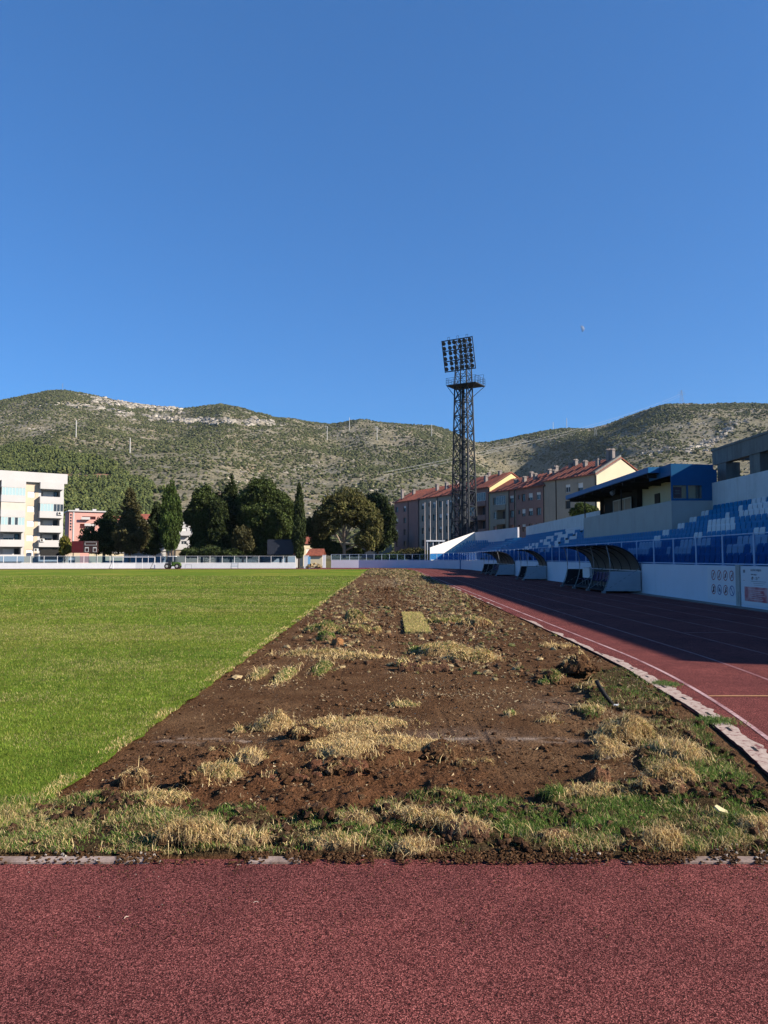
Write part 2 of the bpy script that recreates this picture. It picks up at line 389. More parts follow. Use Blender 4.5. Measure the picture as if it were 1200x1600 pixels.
# ---- soil sheet
STRAW = []   # px-space ellipses (cx, cy, rx, ry, weight)
P_FRONT = [(-400, 1236), (60, 1243), (82, 1249), (140, 1251), (200, 1240), (235, 1248), (262, 1268), (330, 1272), (372, 1262), (430, 1280), (520, 1282), (580, 1276), (600, 1256), (640, 1252), (700, 1255), (760, 1247), (830, 1255), (862, 1262), (858, 1240), (868, 1228), (900, 1240), (1000, 1236), (1030, 1215), (985, 1195), (1002, 1168), (950, 1150), (952, 1128), (1040, 1117), (1082, 1128), (1150, 1185), (1185, 1240), (1260, 1300), (1260, 1336), (-400, 1336)]
P_RIGHT = [(898, 1075), (925, 1062), (965, 1043), (1000, 1052), (1046, 1092), (1052, 1108), (1000, 1113), (945, 1108), (940, 1122), (912, 1124), (902, 1108), (925, 1094)]
P_FARG = [(642, 896), (660, 893.5), (688, 905), (668, 907), (655, 902)]
MOUND = [(205, 1225, .14, .10, .10), (300, 1232, .15, .1, .07), (345, 1185, .25, .15, .07), (400, 1205, .3, .2, .07), (450, 1225, .6, .2, .06), (520, 1210, .5, .2, .08),
    (470, 1160, .4, .3, .07), (560, 1185, .5, .25, .07), (690, 1170, .22, .2, .07), (430, 1190, .25, .12, .09), (300, 1315, .35, .12, .09), (560, 1310, .3, .12, .07),
    (700, 1305, .35, .1, .10), (640, 1300, .25, .1, .08), (860, 1312, .18, .08, .08), (1030, 1315, .16, .1, .10), (1050, 1245, .35, .12, .09), (1100, 1262, .3, .12, .06),
    (990, 1185, .35, .25, .07), (1040, 1150, .3, .2, .06), (900, 1055, .35, .3, .2), (870, 1062, .3, .2, .1), (850, 1060, .2, .15, .06), (960, 1140, .3, .2, .07), (930, 1218, .12, .1, .08), (500, 1315, .4, .1, .05), (150, 1318, .6, .1, .03), (940, 1085, .3, .2, .08), (1180, 1290, .3, .1, .08)]
MND = []
for px, py, a, b_, h in MOUND:
    x, y = ground(px, py); MND.append((float(x), float(y), a, b_, h * (.45 if py > 1280 else .8)))
def grassmask(X, Y):
    wx = X + .13 * (fbm(X * 5, Y * 5, 31, 3) - .5) * 2; wy = Y + .26 * (fbm(X * 4, Y * 5, 32, 3) - .5) * 2 * smooth(4.3, 4.9, Y)
    px, py = proj(wx, np.maximum(wy, 1), 0 * X)
    return (inpoly(px, py, P_FRONT) | inpoly(px, py, P_RIGHT) | inpoly(px, py, P_FARG)) & (Y > 4.36)
def soil_h(X, Y):
    z = .010 * (fbm(X * 14, Y * 14, 1, 3) - .5) * np.clip(12 / Y, 0, 1) + .03 * (fbm(X * 2.2, Y * 2.2, 2, 4) - .5)
    z = z + (.022 * np.abs(fbm(X * 6, Y * 6, 14, 3) - .5) - .004) * smooth(.42, .62, fbm(X * 1.3, Y * 1.1, 15, 3)) * np.clip(14 / Y, 0, 1)
    rough = smooth(.45, .65, fbm(X * .7, Y * .5, 4, 3))
    band = np.exp(-((X - 1.15 - .35 * np.sin(Y / 6)) / .75) ** 2) * smooth(12, 16, Y) + np.exp(-((X + .9) / .8) ** 2) * smooth(13, 15, Y) * (1 - smooth(24, 30, Y)) * .8
    z = z + (.02 + .10 * np.clip(band, 0, 1)) * rough * np.abs(fbm(X * 5, Y * 4, 5, 4) - .4) * 1.6 + .05 * np.clip(band, 0, 1) * fbm(X * 1.5, Y * .8, 7, 3)
    near = smooth(7.6, 6.2, Y) * smooth(-2.1, -1.2, X) * smooth(1.1, .3, X)       # churned patch in front
    z = z + near * (.075 * np.maximum(fbm(X * 4.5, Y * 6, 9, 4) - .45, -.05) * 2.2)
    for x, y, a, b_, h in MND:
        d = ((X - x) / a) ** 2 + ((Y - y) / b_) ** 2
        z = z + h * np.exp(-d * 1.5) * (.45 + 1.1 * fbm(X * 9, Y * 9, 12, 3))
    # tine tracks along the strip
    z = z - (.003 + .008 * vnoise(X * .8, Y * .35, 18)) * smooth(.35, .6, fbm(X * 1.1, Y * .5, 19, 3)) * (smooth(.75, .97, np.cos((X + .03 * vnoise(Y * .8, Y * 0, 4)) * 2 * math.pi / .31)) * smooth(-2.3, -1.9, -np.abs(X + .3) * 1 + 1.2 - 1.9))
    return z - .03
def far_z(X, Y): return soil_h(X, Y)
ys = [4.33]
while ys[-1] < 119: ys.append(ys[-1] + max(.011, .0033 * ys[-1] + .00003 * ys[-1] ** 2))
ys = np.array(ys); nx = 470; s = np.linspace(0, 1, nx)
left = np.full(len(ys), -2.32); left = np.where(ys > 112, -2.32 + (ys - 112) * .05, left)
right = kerb_in(ys) + .02; right = np.where(ys > 112, 3.2 - (ys - 112) * .35, np.where(ys > 98, 3.74 - (ys - 98) * .03, right))
X = left[:, None] + (right - left)[:, None] * s[None]; Y = np.repeat(ys[:, None], nx, 1)
Z = soil_h(X, Y); gm = grassmask(X, Y)
Z = Z + gm * .028
edge = smooth(.0, .10, right[:, None] - X) * smooth(.0, .08, X + 2.33) * smooth(4.33, 4.45, Y)
Z = np.where(edge < 1, -.035 + (Z + .035) * edge, Z)
n1 = fbm(X * 3, Y * 3, 21, 4); n2 = fbm(X * 25, Y * 25, 22, 3); n3 = fbm(X * .45, Y * .3, 23, 3)
base = np.array([.094, .051, .027]); lightc = np.array([.155, .092, .050]); redd = np.array([.115, .054, .028])
t_ = np.clip((n1 - .35) * 1.6 + (n3 - .5) * .8, 0, 1)[..., None]
C = base * (1 - t_) + lightc * t_
rd = (smooth(7.4, 5.6, Y) * smooth(1.4, .2, X) * .7)[..., None]; C = C * (1 - rd) + redd * rd
C = C * (.72 + .56 * n2)[..., None]
lime = np.exp(-((Y - 7.12 - .05 * np.sin(X * 2)) / (.05 + .05 * vnoise(X * 2, Y * 0, 40))) ** 2) * smooth(.35, .6, fbm(X * 4, Y * 9, 41, 4)) * (X > -2.4) * np.where((X < -1.2) | (X > .15), 1, .1) * np.where(X > 1.6, .35, 1)
lime = lime + .55 * np.exp(-(((X - .7) / .5) ** 2 + ((Y - 7.3) / .35) ** 2)) * fbm(X * 8, Y * 8, 43, 4) + .3 * np.exp(-(((X - 2.0) / .5) ** 2 + ((Y - 8.9) / .6) ** 2)) * fbm(X * 8, Y * 8, 44, 4)
lime = np.clip(lime * .75, 0, .7)[..., None]; C = C * (1 - lime) + np.array([.38, .31, .26]) * lime
# far strip looks paler with dry thatch
th = (smooth(14, 40, Y) * smooth(.42, .62, fbm(X * 3, Y * 1.2, 25, 4)) * .22)[..., None]; C = C * (1 - th) + np.array([.20, .155, .085]) * th
gc = np.array([.062, .044, .024]); C = np.where(gm[..., None], gc * (.6 + .8 * n2)[..., None], C)
idx = np.arange(len(ys) * nx).reshape(len(ys), nx)
Q = np.stack([idx[:-1, :-1], idx[:-1, 1:], idx[1:, 1:], idx[1:, :-1]], -1).reshape(-1, 4)
def soilmat():
    m, t, b = newmat('dug_soil'); p = coord(t); a = N(t, 'ShaderNodeAttribute'); a.attribute_name = 'col'
    n = noise(t, 120, 4, p, .75); n2 = noise(t, 28, 4, p, .7); v = N(t, 'ShaderNodeTexVoronoi'); v.inputs['Scale'].default_value = 45; t.links.new(p, v.inputs['Vector'])
    r = ramp(t, n.outputs[0], [(.32, (.28, .26, .25)), (.52, (.85, .84, .83)), (.70, (1.9, 1.9, 1.85))]); r2 = ramp(t, n2.outputs[0], [(.3, (.7, .7, .7)), (.7, (1.25, 1.25, 1.25))])
    c = mixc(t, 1, mixc(t, 1, a.outputs['Color'], r.outputs[0], 'MULTIPLY'), r2.outputs[0], 'MULTIPLY')
    t.links.new(c, b.inputs['Base Color']); b.inputs['Roughness'].default_value = .95; b.inputs['Specular IOR Level'].default_value = .02
    ad = N(t, 'ShaderNodeMath'); ad.operation = 'ADD'; t.links.new(n.outputs[0], ad.inputs[0]); t.links.new(v.outputs['Distance'], ad.inputs[1])
    ad2 = N(t, 'ShaderNodeMath'); ad2.operation = 'ADD'; t.links.new(ad.outputs[0], ad2.inputs[0]); t.links.new(n2.outputs[0], ad2.inputs[1])
    bp = N(t, 'ShaderNodeBump'); bp.inputs['Strength'].default_value = .9; bp.inputs['Distance'].default_value = .018
    t.links.new(ad2.outputs[0], bp.inputs['Height']); t.links.new(bp.outputs[0], b.inputs['Normal']); return m
M['soil'] = soilmat()
tag(np_mesh('soil', np.stack([X, Y, Z + .02], -1).reshape(-1, 3), Q, M['soil'], col=C.reshape(-1, 3), smooth_=True), kind='structure')
def soil_z(x, y):
    x = np.asarray(x, float); y = np.asarray(y, float)
    z = soil_h(x, y) + grassmask(x, y) * .028 + .02
    return np.where((x < -2.32) | (y < 4.36) | (x > kerb_in(y) + .02), .005, z)

# ---- lawn sheet + blades
def lawnmat():
    m, t, b = newmat('mown_lawn'); p = coord(t)
    mp = N(t, 'ShaderNodeMapping'); mp.inputs['Scale'].default_value = (.13, .17, 1); t.links.new(p, mp.inputs[0])
    big = noise(t, 1.0, 5, mp.outputs[0], .6); mid = noise(t, 1.7, 5, p, .65); fine = noise(t, 60, 3, p, .7); f2 = noise(t, 9, 4, p, .7)
    r = ramp(t, big.outputs[0], [(.36, (.080, .145, .016)), (.52, (.125, .178, .022)), (.66, (.21, .205, .046))])
    r2 = ramp(t, mid.outputs[0], [(.3, (.78, .80, .8)), (.72, (1.28, 1.18, 1.12))]); r3 = ramp(t, fine.outputs[0], [(.3, (.55, .55, .5)), (.7, (1.45, 1.45, 1.4))]); r4 = ramp(t, f2.outputs[0], [(.3, (.75, .78, .8)), (.7, (1.25, 1.2, 1.1))])
    c = mixc(t, 1, r.outputs[0], r2.outputs[0], 'MULTIPLY'); c = mixc(t, 1, c, r3.outputs[0], 'MULTIPLY'); c = mixc(t, 1, c, r4.outputs[0], 'MULTIPLY')
    t.links.new(c, b.inputs['Base Color']); b.inputs['Roughness'].default_value = .9; b.inputs['Specular IOR Level'].default_value = .03
    bp = N(t, 'ShaderNodeBump'); bp.inputs['Strength'].default_value = .8; bp.inputs['Distance'].default_value = .03
    t.links.new(fine.outputs[0], bp.inputs['Height']); t.links.new(bp.outputs[0], b.inputs['Normal']); return m
M['lawn'] = lawnmat()
lx = [(-2.26 + .03 * math.sin(y * 9) + .02 * math.sin(y * 23), y) for y in np.linspace(4.37, 30, 120)]
lp = lx + [(-2.27, 60), (-2.24, 112), (-30, 112.5), (-60, 110), (-80, 100), (-90, 60), (-90, 30), (-60, 4.37)]
mb = MB(); mb.poly([(x, y, .02) for x, y in lp])
tag(mb.build('lawn', M['lawn']), kind='structure')
mb = MB(); mb.poly([(x, y, .03) for x, y in [(3.1, 62), (3.72, 62), (3.72, 98), (3.2, 106), (1.9, 112), (1.6, 118), (2.6, 112), (2.5, 85)]][::1]); mb.poly([(x, y, .03) for x, y in [(1.9, 112), (1.2, 119), (-2.2, 119.3), (-2.2, 118.6), (1.0, 118.2)]])
tag(mb.build('grass_edge', M['lawn']), kind='structure')

def blades(n_seg, P, h, wd, col, lean=.5, name='grass', parent=None, mat=None, jit=.3, droop=0.0, mesh_only=False, az0=None):
    """grass blades as ribbons; P (n,3) feet"""
    n = len(P); h = np.broadcast_to(h, n) * (1 + jit * RNG.uniform(-1, 1, n)); wd = np.broadcast_to(wd, n)
    az = RNG.uniform(0, 2 * math.pi, n); laz = RNG.uniform(0, 2 * math.pi, n) if az0 is None else az0 + RNG.normal(0, .75, n); L = np.broadcast_to(lean, n) * RNG.uniform(.2, 1.3, n)
    sx = np.cos(az) * wd / 2; sy = np.sin(az) * wd / 2; dx = np.cos(laz); dy = np.sin(laz)
    Vs = []
    for k in range(n_seg + 1):
        t = k / n_seg; z = h * (t * np.cos(L * t) - droop * t * t); off = h * (t * np.sin(L * t) * 1.0)
        c = P + np.stack([dx * off, dy * off, z], 1)
        if k < n_seg:
            ww = 1 - .45 * t; o = np.stack([sx * ww, sy * ww, 0 * sx], 1); Vs += [c - o, c + o]
        else: Vs += [c]
    m = 2 * n_seg + 1; V = np.stack(Vs, 1).reshape(-1, 3)
    b0 = (np.arange(n) * m)[:, None]; T = []
    for k in range(n_seg - 1):
        a = 2 * k; T += [b0 + np.array([[a, a + 1, a + 3]]), b0 + np.array([[a, a + 3, a + 2]])]
    a = 2 * (n_seg - 1); T += [b0 + np.array([[a, a + 1, a + 2]])]
    T = np.concatenate(T, 0)
    C = np.repeat(col, m, 0)
    return np_mesh(name, V, T, mat or M['grass'], parent, col=C)
M['grass'] = attr_mat('grass_blades', .7, .3, spec=.12)
def pick(n, cols, wts):
    cols = np.array(cols, float); i = RNG.choice(len(cols), n, p=np.array(wts) / sum(wts)); return cols[i] * RNG.uniform(.75, 1.25, (n, 1))
G_GREEN = [(.132, .215, .026), (.19, .258, .036), (.090, .158, .022), (.29, .285, .065), (.42, .36, .14)]
STRAWC = [(.74, .56, .26), (.92, .72, .38), (.50, .33, .15), (.43, .38, .13)]
n = 520000
Yb = 4.38 * np.exp(RNG.uniform(0, math.log(70 / 4.38), n)); U = RNG.uniform(-.62, 0, n); Xb = U * Yb
ok = (Xb < -2.26 + .05 * (vnoise(Yb * 9, Yb * 0, 2) - .5)); Xb, Yb = Xb[ok], Yb[ok]; n = len(Xb)
pm = fbm(Xb * .22, Yb * .5, 51, 4) + .25 * (fbm(Xb * 1.3, Yb * 1.3, 52, 4) - .5)
pw = smooth(.5, .68, pm) * .55 + .08 + .3 * np.exp(-((Xb + 7) / 5) ** 2 - ((Yb - 12) / 5) ** 2) * smooth(.35, .6, fbm(Xb * .9, Yb * 1.4, 55, 4)) - .12 * smooth(9, 6, Yb)
cg = pick(n, G_GREEN, [4, 4, 3, 1.2, .3]); cs = pick(n, [(.30, .29, .09), (.38, .33, .14), (.22, .25, .06), (.45, .36, .2)], [4, 3, 3, 1])
C = np.where((RNG.uniform(0, 1, n) < pw)[:, None], cs, cg)
C = C * (.62 + .76 * (.5 * fbm(Xb * 2.2, Yb * 2.2, 57, 3) + .5 * fbm(Xb * .5, Yb * .5, 58, 3)) )[:, None] * np.where(fbm(Xb * 7, Yb * 7, 59, 2) < .4, .72, 1.05)[:, None]
edge = (Xb > -2.42) & (RNG.uniform(0, 1, n) < .7 * smooth(.45, .65, vnoise(Yb * 2.3, Yb * 0, 15)) + .08); C[edge] = pick(int(edge.sum()), STRAWC, [3, 2, 2, 2])
front = smooth(5.35, 5.0, Yb) * (.55 + .45 * vnoise(Xb * 3, Yb * 8, 7)); fr = RNG.uniform(0, 1, n) < front * .75; C[fr] = pick(int(fr.sum()), STRAWC, [3, 2, 2, 3])
hh = .028 * (1 + .5 * smooth(5.5, 5.0, Yb)) * (1 + Yb * .02)
tag(blades(1, np.stack([Xb, Yb, np.full(n, .012)], 1), hh, np.maximum(.0035, .0010 * Yb), C, lean=.9, name='lawn_grass'), 'short mown green grass of the football pitch with yellowed patches', 'grass', kind='stuff')

# ---- rough grass over the torn edge
n = 330000
px = RNG.uniform(-150, 1330, n); py = RNG.uniform(1040, 1345, n); Xb, Yb = ground(px, py)
wgt = (Yb / 5.0) ** -1.0
ok = grassmask(Xb, Yb) & (Xb < kerb_in(Yb) + .02) & (Xb > -4.2) & (RNG.uniform(0, 1, n) < np.clip(wgt + .3, 0, 1)); Xb, Yb, px, py = Xb[ok], Yb[ok], px[ok], py[ok]
SE = [(60, 1285, 170, 40, .6), (200, 1290, 120, 30, .55), (330, 1212, 60, 20, .9), (235, 1240, 60, 14, .9), (320, 1310, 100, 26, .75), (430, 1310, 80, 22, .6), (660, 1290, 90, 14, .95), (720, 1300, 60, 12, .9), (650, 1325, 40, 16, .9), (610, 1265, 40, 10, .8), (990, 1140, 60, 24, .95), (960, 1170, 40, 22, .8), (1050, 1165, 40, 45, .9), (1040, 1215, 50, 24, .9), (960, 1243, 80, 12, .9), (1040, 1310, 40, 28, .95), (1100, 1285, 45, 20, .6), (930, 1065, 40, 12, .5), (1010, 1100, 60, 8, .7), (1170, 1320, 60, 20, .7), (555, 1290, 40, 20, .7), (500, 1325, 60, 14, .6), (840, 1325, 60, 12, .7), (930, 1335, 80, 8, .7)]
sw = .14 + .22 * smooth(.45, .7, fbm(Xb * 2.5, Yb * 3.5, 61, 4)) + .35 * smooth(1305, 1335, py)
for cx, cy, rx, ry, wv in SE: sw = np.maximum(sw, wv * np.exp(-(((px - cx) / rx) ** 2 + ((py - cy) / ry) ** 2) ** 1.5))
BARE = [(400, 1322, 50, 10), (290, 1325, 30, 10), (740, 1316, 55, 12), (860, 1310, 30, 14), (1005, 1325, 28, 14), (1060, 1245, 60, 14), (1110, 1262, 50, 12), (990, 1190, 30, 8), (1085, 1230, 20, 8), (640, 1316, 30, 8), (545, 1300, 25, 8), (1180, 1270, 25, 14), (1030, 1103, 60, 5), (800, 1333, 300, 6), (560, 1330, 40, 8), (350, 1262, 40, 8)]
keep = np.ones(len(Xb))
for cx, cy, rx, ry in BARE: keep = np.minimum(keep, 1 - .93 * np.exp(-(((px - cx) / rx) ** 2 + ((py - cy) / ry) ** 2) ** 2))
flo = np.where(inpoly(px, py, P_RIGHT), .8, np.where((px > 985) & (py < 1290), .45, .12)); keep *= flo + (1 - flo) * smooth(.40, .52, fbm(Xb * 3.5, Yb * 4.5, 63, 4))
ok = RNG.uniform(0, 1, len(Xb)) < keep; Xb, Yb, px, py, sw = Xb[ok], Yb[ok], px[ok], py[ok], sw[ok]; n = len(Xb)
iss = RNG.uniform(0, 1, n) < sw
C = np.where(iss[:, None], pick(n, STRAWC, [4, 3, 2, .8]), pick(n, [(.14, .27, .045), (.19, .33, .06), (.10, .19, .035), (.27, .32, .09)], [4, 3, 3, 2]))
C = C * (RNG.uniform(.4, 1.1, n) * (.6 + .7 * fbm(Xb * 7, Yb * 7, 64, 3)))[:, None]
P = np.stack([Xb, Yb, soil_z(Xb, Yb) - .004], 1)
P[Xb < -2.3, 2] = .012
hh = np.where(iss, .045, .036) * (.45 + 1.1 * vnoise(Xb * 5, Yb * 5, 66))
tag(blades(3, P, hh, np.where(iss, .0035, .004), C, lean=np.where(iss, 1.5, .9), name='rough_grass'), 'ragged green and straw coloured grass left along the torn pitch edge', 'grass', kind='stuff')

# straw wisps and root hairs lying on bare soil
def scatter_strip(n, y0, y1, power=1.0):
    Yb = y0 * np.exp(RNG.uniform(0, 1, n) ** power * math.log(y1 / y0)); Xb = RNG.uniform(-2.3, 1, n); Xb = -2.3 + RNG.uniform(0, 1, n) * (kerb_in(Yb) + 2.28)
    return Xb, Yb
def thatch(X, Y):
    px, py = proj(X, Y, 0 * X)
    d = .035 + .35 * smooth(.52, .72, fbm(X * 1.6, Y * 1.2, 71, 4)) * smooth(30, 10, Y)
    for cx, cy, rx, ry, wv in [(700, 1085, 130, 9, .9), (640, 1082, 60, 8, .7), (790, 1090, 60, 10, .8), (420, 1150, 60, 12, .5), (560, 1140, 120, 30, .5), (720, 1025, 80, 22, .9), (680, 940, 40, 50, .8), (740, 985, 50, 22, .7), (560, 975, 50, 35, .6), (520, 1022, 90, 10, .5), (800, 1170, 120, 10, .25), (640, 905, 40, 14, .8), (350, 1230, 80, 20, .5), (450, 1255, 120, 16, .3), (980, 1180, 60, 30, .6)]:
        d = np.maximum(d, wv * np.exp(-(((px - cx) / rx) ** 2 + ((py - cy) / ry) ** 2)))
    return d
Xb, Yb = scatter_strip(150000, 4.5, 60); ok = RNG.uniform(0, 1, len(Xb)) < thatch(Xb, Yb) * .42; Xb, Yb = Xb[ok], Yb[ok]; n = len(Xb)
az = RNG.uniform(0, 2 * math.pi, n); L = RNG.uniform(.008, .035, n) * (.6 + Yb * .07); wd = np.maximum(.002, .0007 * Yb) * RNG.uniform(.5, 1.5, n)
z0 = soil_z(Xb, Yb) + .006; d = np.stack([np.cos(az), np.sin(az)], 1); nn = np.stack([-d[:, 1], d[:, 0]], 1)
V = np.zeros((n, 4, 3)); c2 = np.stack([Xb, Yb], 1)
for k, (a, b_) in enumerate(((-1, -1), (-1, 1), (1, 1), (1, -1))):
    V[:, k, :2] = c2 + d * (a * L / 2)[:, None] + nn * (b_ * wd / 2)[:, None]
    V[:, k, 2] = z0 + (.0 if a < 0 else 1) * RNG.uniform(0, 1, n) * .014 * (1 + Yb * .05)
C = pick(n, [(.44, .34, .20), (.33, .23, .13), (.52, .44, .28), (.24, .15, .09)], [3, 3, 2, 3])
tag(np_mesh('straw_litter', V.reshape(-1, 3), np.arange(n * 4).reshape(n, 4), M['grass'], col=np.repeat(C, 4, 0)), 'dry straw and root wisps scattered over the dug soil', 'straw litter', kind='stuff')

# ---- clods and stones
ICO_V = None
def ico():
    t = (1 + 5 ** .5) / 2
    V = np.array([(-1, t, 0), (1, t, 0), (-1, -t, 0), (1, -t, 0), (0, -1, t), (0, 1, t), (0, -1, -t), (0, 1, -t), (t, 0, -1), (t, 0, 1), (-t, 0, -1), (-t, 0, 1)], float)
    V /= np.linalg.norm(V[0])
    Fc = np.array([(0, 11, 5), (0, 5, 1), (0, 1, 7), (0, 7, 10), (0, 10, 11), (1, 5, 9), (5, 11, 4), (11, 10, 2), (10, 7, 6), (7, 1, 8), (3, 9, 4), (3, 4, 2), (3, 2, 6), (3, 6, 8), (3, 8, 9), (4, 9, 5), (2, 4, 11), (6, 2, 10), (8, 6, 7), (9, 8, 1)])
    return V, Fc
IV, IF = ico()
def ico_sub(V, Fc):
    V = list(map(tuple, V)); mid = {}; out = []
    def m(a, b):
        k = (min(a, b), max(a, b))
        if k not in mid:
            p = (np.array(V[a]) + np.array(V[b])) / 2; p /= np.linalg.norm(p); V.append(tuple(p)); mid[k] = len(V) - 1
        return mid[k]
    for a, b, c in Fc:
        ab, bc, ca = m(a, b), m(b, c), m(c, a); out += [(a, ab, ca), (b, bc, ab), (c, ca, bc), (ab, bc, ca)]
    return np.array(V), np.array(out)
IV2, IF2 = ico_sub(IV, IF); IV3, IF3 = ico_sub(IV2, IF2)
def lumps(P, Rr, C, name, mat, flat=.7, jit=.35, parent=None, sm=False):
    n = len(P); k = len(IV)
    a = RNG.uniform(0, 2 * math.pi, n); ca, sa = np.cos(a), np.sin(a)
    W = IV[None] * (1 + jit * RNG.uniform(-1, 1, (n, k, 1)))
    if np.ndim(Rr) == 1: Rr = np.stack([Rr * RNG.uniform(.8, 1.25, n), Rr * RNG.uniform(.8, 1.25, n), Rr * flat], 1)
    W = W * Rr[:, None]
    X = W[..., 0] * ca[:, None] - W[..., 1] * sa[:, None]; Yy = W[..., 0] * sa[:, None] + W[..., 1] * ca[:, None]
    V = np.stack([X, Yy, W[..., 2]], -1) + P[:, None]
    Fc = (IF[None] + (np.arange(n) * k)[:, None, None]).reshape(-1, 3)
    Cc = np.repeat(C, k, 0)
    return np_mesh(name, V.reshape(-1, 3), Fc, mat, parent, col=Cc, smooth_=sm)
def soilcol(n): return pick(n, [(.09, .048, .026), (.125, .070, .038), (.062, .034, .020), (.155, .098, .056)], [3, 3, 2, 1])
Xb, Yb = scatter_strip(60000, 4.45, 45)
dn = .12 + .5 * smooth(.5, .7, fbm(Xb * 1.4, Yb * 1.4, 81, 3)) + .6 * smooth(7.2, 6.2, Yb) * smooth(1, .2, Xb)
dn = dn * np.where(Xb < -.9, smooth(28, 11, Yb), 1); ok = RNG.uniform(0, 1, len(Xb)) < dn * .6; Xb, Yb = Xb[ok], Yb[ok]; n = len(Xb)
r = RNG.uniform(.004, .011, n) * (1 + 1.2 * RNG.uniform(0, 1, n) ** 6 * 2) * (.6 + Yb * .07)
tag(lumps(np.stack([Xb, Yb, soil_z(Xb, Yb) + r * .2], 1), r, soilcol(n), 'soil_crumbs', M['soil']), 'small brown soil crumbs strewn over the dug strip', 'soil crumbs', kind='stuff')
n = 9000; px = RNG.uniform(-60, 1260, n); py = RNG.uniform(1060, 1338, n); Xb, Yb = ground(px, py)
ok = grassmask(Xb, Yb) & (Xb > -3.4) & (Xb < kerb_in(Yb)) & (RNG.uniform(0, 1, n) < .04 + .9 * smooth(.50, .66, fbm(Xb * 2.6, Yb * 3.2, 67, 3)) * smooth(-3, -1.2, Xb)); Xb, Yb = Xb[ok], Yb[ok]; n = len(Xb)
r = .008 + .026 * RNG.uniform(0, 1, n) ** 2.2
tag(lumps(np.stack([Xb, Yb, soil_z(Xb, Yb) + r * .5 + .008], 1), r, pick(n, [(.075, .042, .026), (.11, .064, .04), (.05, .03, .02)], [3, 2, 2]), 'edge_clods', M['soil'], flat=.8, jit=.42), 'dark soil lumps kicked up among the ragged edge grass', 'soil lumps', kind='stuff')
# crumbs spilled over the near kerb onto the track
n = 11000; px = RNG.uniform(150, 1200, n); px = np.where(RNG.uniform(0, 1, n) < .25, RNG.uniform(0, 1200, n), px); py = 1322 + np.abs(RNG.normal(0, 1, n)) * (9 + 16 * vnoise(px * .02, px * 0, 3)); stray = RNG.uniform(0, 1, n) < .06; py = np.where(stray, RNG.uniform(1345, 1480, n), py); ok = stray | (vnoise(px * .03, py * .05, 91) > .38); px, py = px[ok], py[ok]; n = len(px)
Xb, Yb = ground(px, py)
r = RNG.uniform(.003, .011, n) * np.where(py > 1352, .4, 1); cc = soilcol(n); st = (RNG.uniform(0, 1, n) < .07 * smooth(.5, .75, vnoise(px * .012, px * 0, 77))); cc[st] = pick(int(st.sum()), [(.5, .45, .4), (.36, .32, .28)], [1, 1])
tag(lumps(np.stack([Xb, Yb, .01 + r * .3], 1), r, cc, 'spilled_soil', M['soil']), 'brown soil and pale gravel spilled over the near kerb onto the red track', 'spilled soil', kind='stuff')
# bigger clods of torn turf in the middle distance
Xb, Yb = scatter_strip(9000, 10.5, 112)
px, py = proj(Xb, Yb, 0 * Xb); d = .004 + 0 * Xb
for cx, cy, rx, ry, wv in [(540, 990, 55, 40, .8), (590, 960, 40, 14, .5), (730, 1030, 90, 22, 1), (760, 985, 50, 20, .7), (700, 950, 35, 40, 1), (655, 925, 25, 30, .8), (690, 1010, 30, 14, .5), (640, 900, 30, 8, .6), (870, 1065, 40, 12, .7), (540, 925, 40, 12, .4), (500, 970, 30, 10, .3), (600, 895, 40, 5, .5), (830, 1050, 60, 12, .3)]:
    d = np.maximum(d, wv * np.exp(-(((px - cx) / rx) ** 2 + ((py - cy) / ry) ** 2)))
ok = RNG.uniform(0, 1, len(Xb)) < d; Xb, Yb = Xb[ok], Yb[ok]; n = len(Xb)
r = RNG.uniform(.02, .07, n) * (.7 + Yb * .018); cc = soilcol(n); g = RNG.uniform(0, 1, n) < .42; cc[g] = pick(int(g.sum()), [(.24, .19, .10), (.15, .14, .055), (.34, .26, .14), (.11, .115, .045)], [4, 2, 3, 1.5])
tag(lumps(np.stack([Xb, Yb, soil_z(Xb, Yb) + r * .25], 1), r, cc, 'turf_clods', attr_mat('clod_soil', .95, 0, .35, 30), flat=.55, jit=.45), 'broken brown and olive turf clods heaped along the middle of the strip', 'turf clods', kind='stuff')
k = 16; Pb = []; Cb = []
for q in range(k):
    a = RNG.uniform(0, 2 * math.pi, n); rr = RNG.uniform(0, 1, n) ** .5
    Pb.append(np.stack([Xb + np.cos(a) * r * rr, Yb + np.sin(a) * r * rr, soil_z(Xb, Yb) + r * .25 + r * .5 * (1 - rr * .8)], 1)[g]); Cb.append(cc[g])
Pb = np.concatenate(Pb); Cb = np.concatenate(Cb) * RNG.uniform(.8, 1.7, (len(Pb), 1)); Yq = Pb[:, 1]
tag(blades(1, Pb, .02 + .0018 * Yq, np.maximum(.004, .0009 * Yq), Cb, lean=1.2, name='clod_grass'), 'olive and straw grass tufts standing on the distant turf clods', 'grass', kind='stuff')
# near kerb of pale concrete, laid as short lengths
for x0, x1, pl in ((-3.3, -1.28, 'left'), (-.74, -.46, 'mid'), (1.6, 3.0, 'right'), (-6.5, -3.32, 'far left')):
    mb = MB(); mb.box(x0, 4.262, -.05, x1, 4.345, .010)
    tag(mb.build('kerb', plain('pinkish_concrete', (.36, .28, .24), .9, var=.2, scale=9, bump=.5, dirt=((.10, .06, .04), .9, .42))), kind='structure')

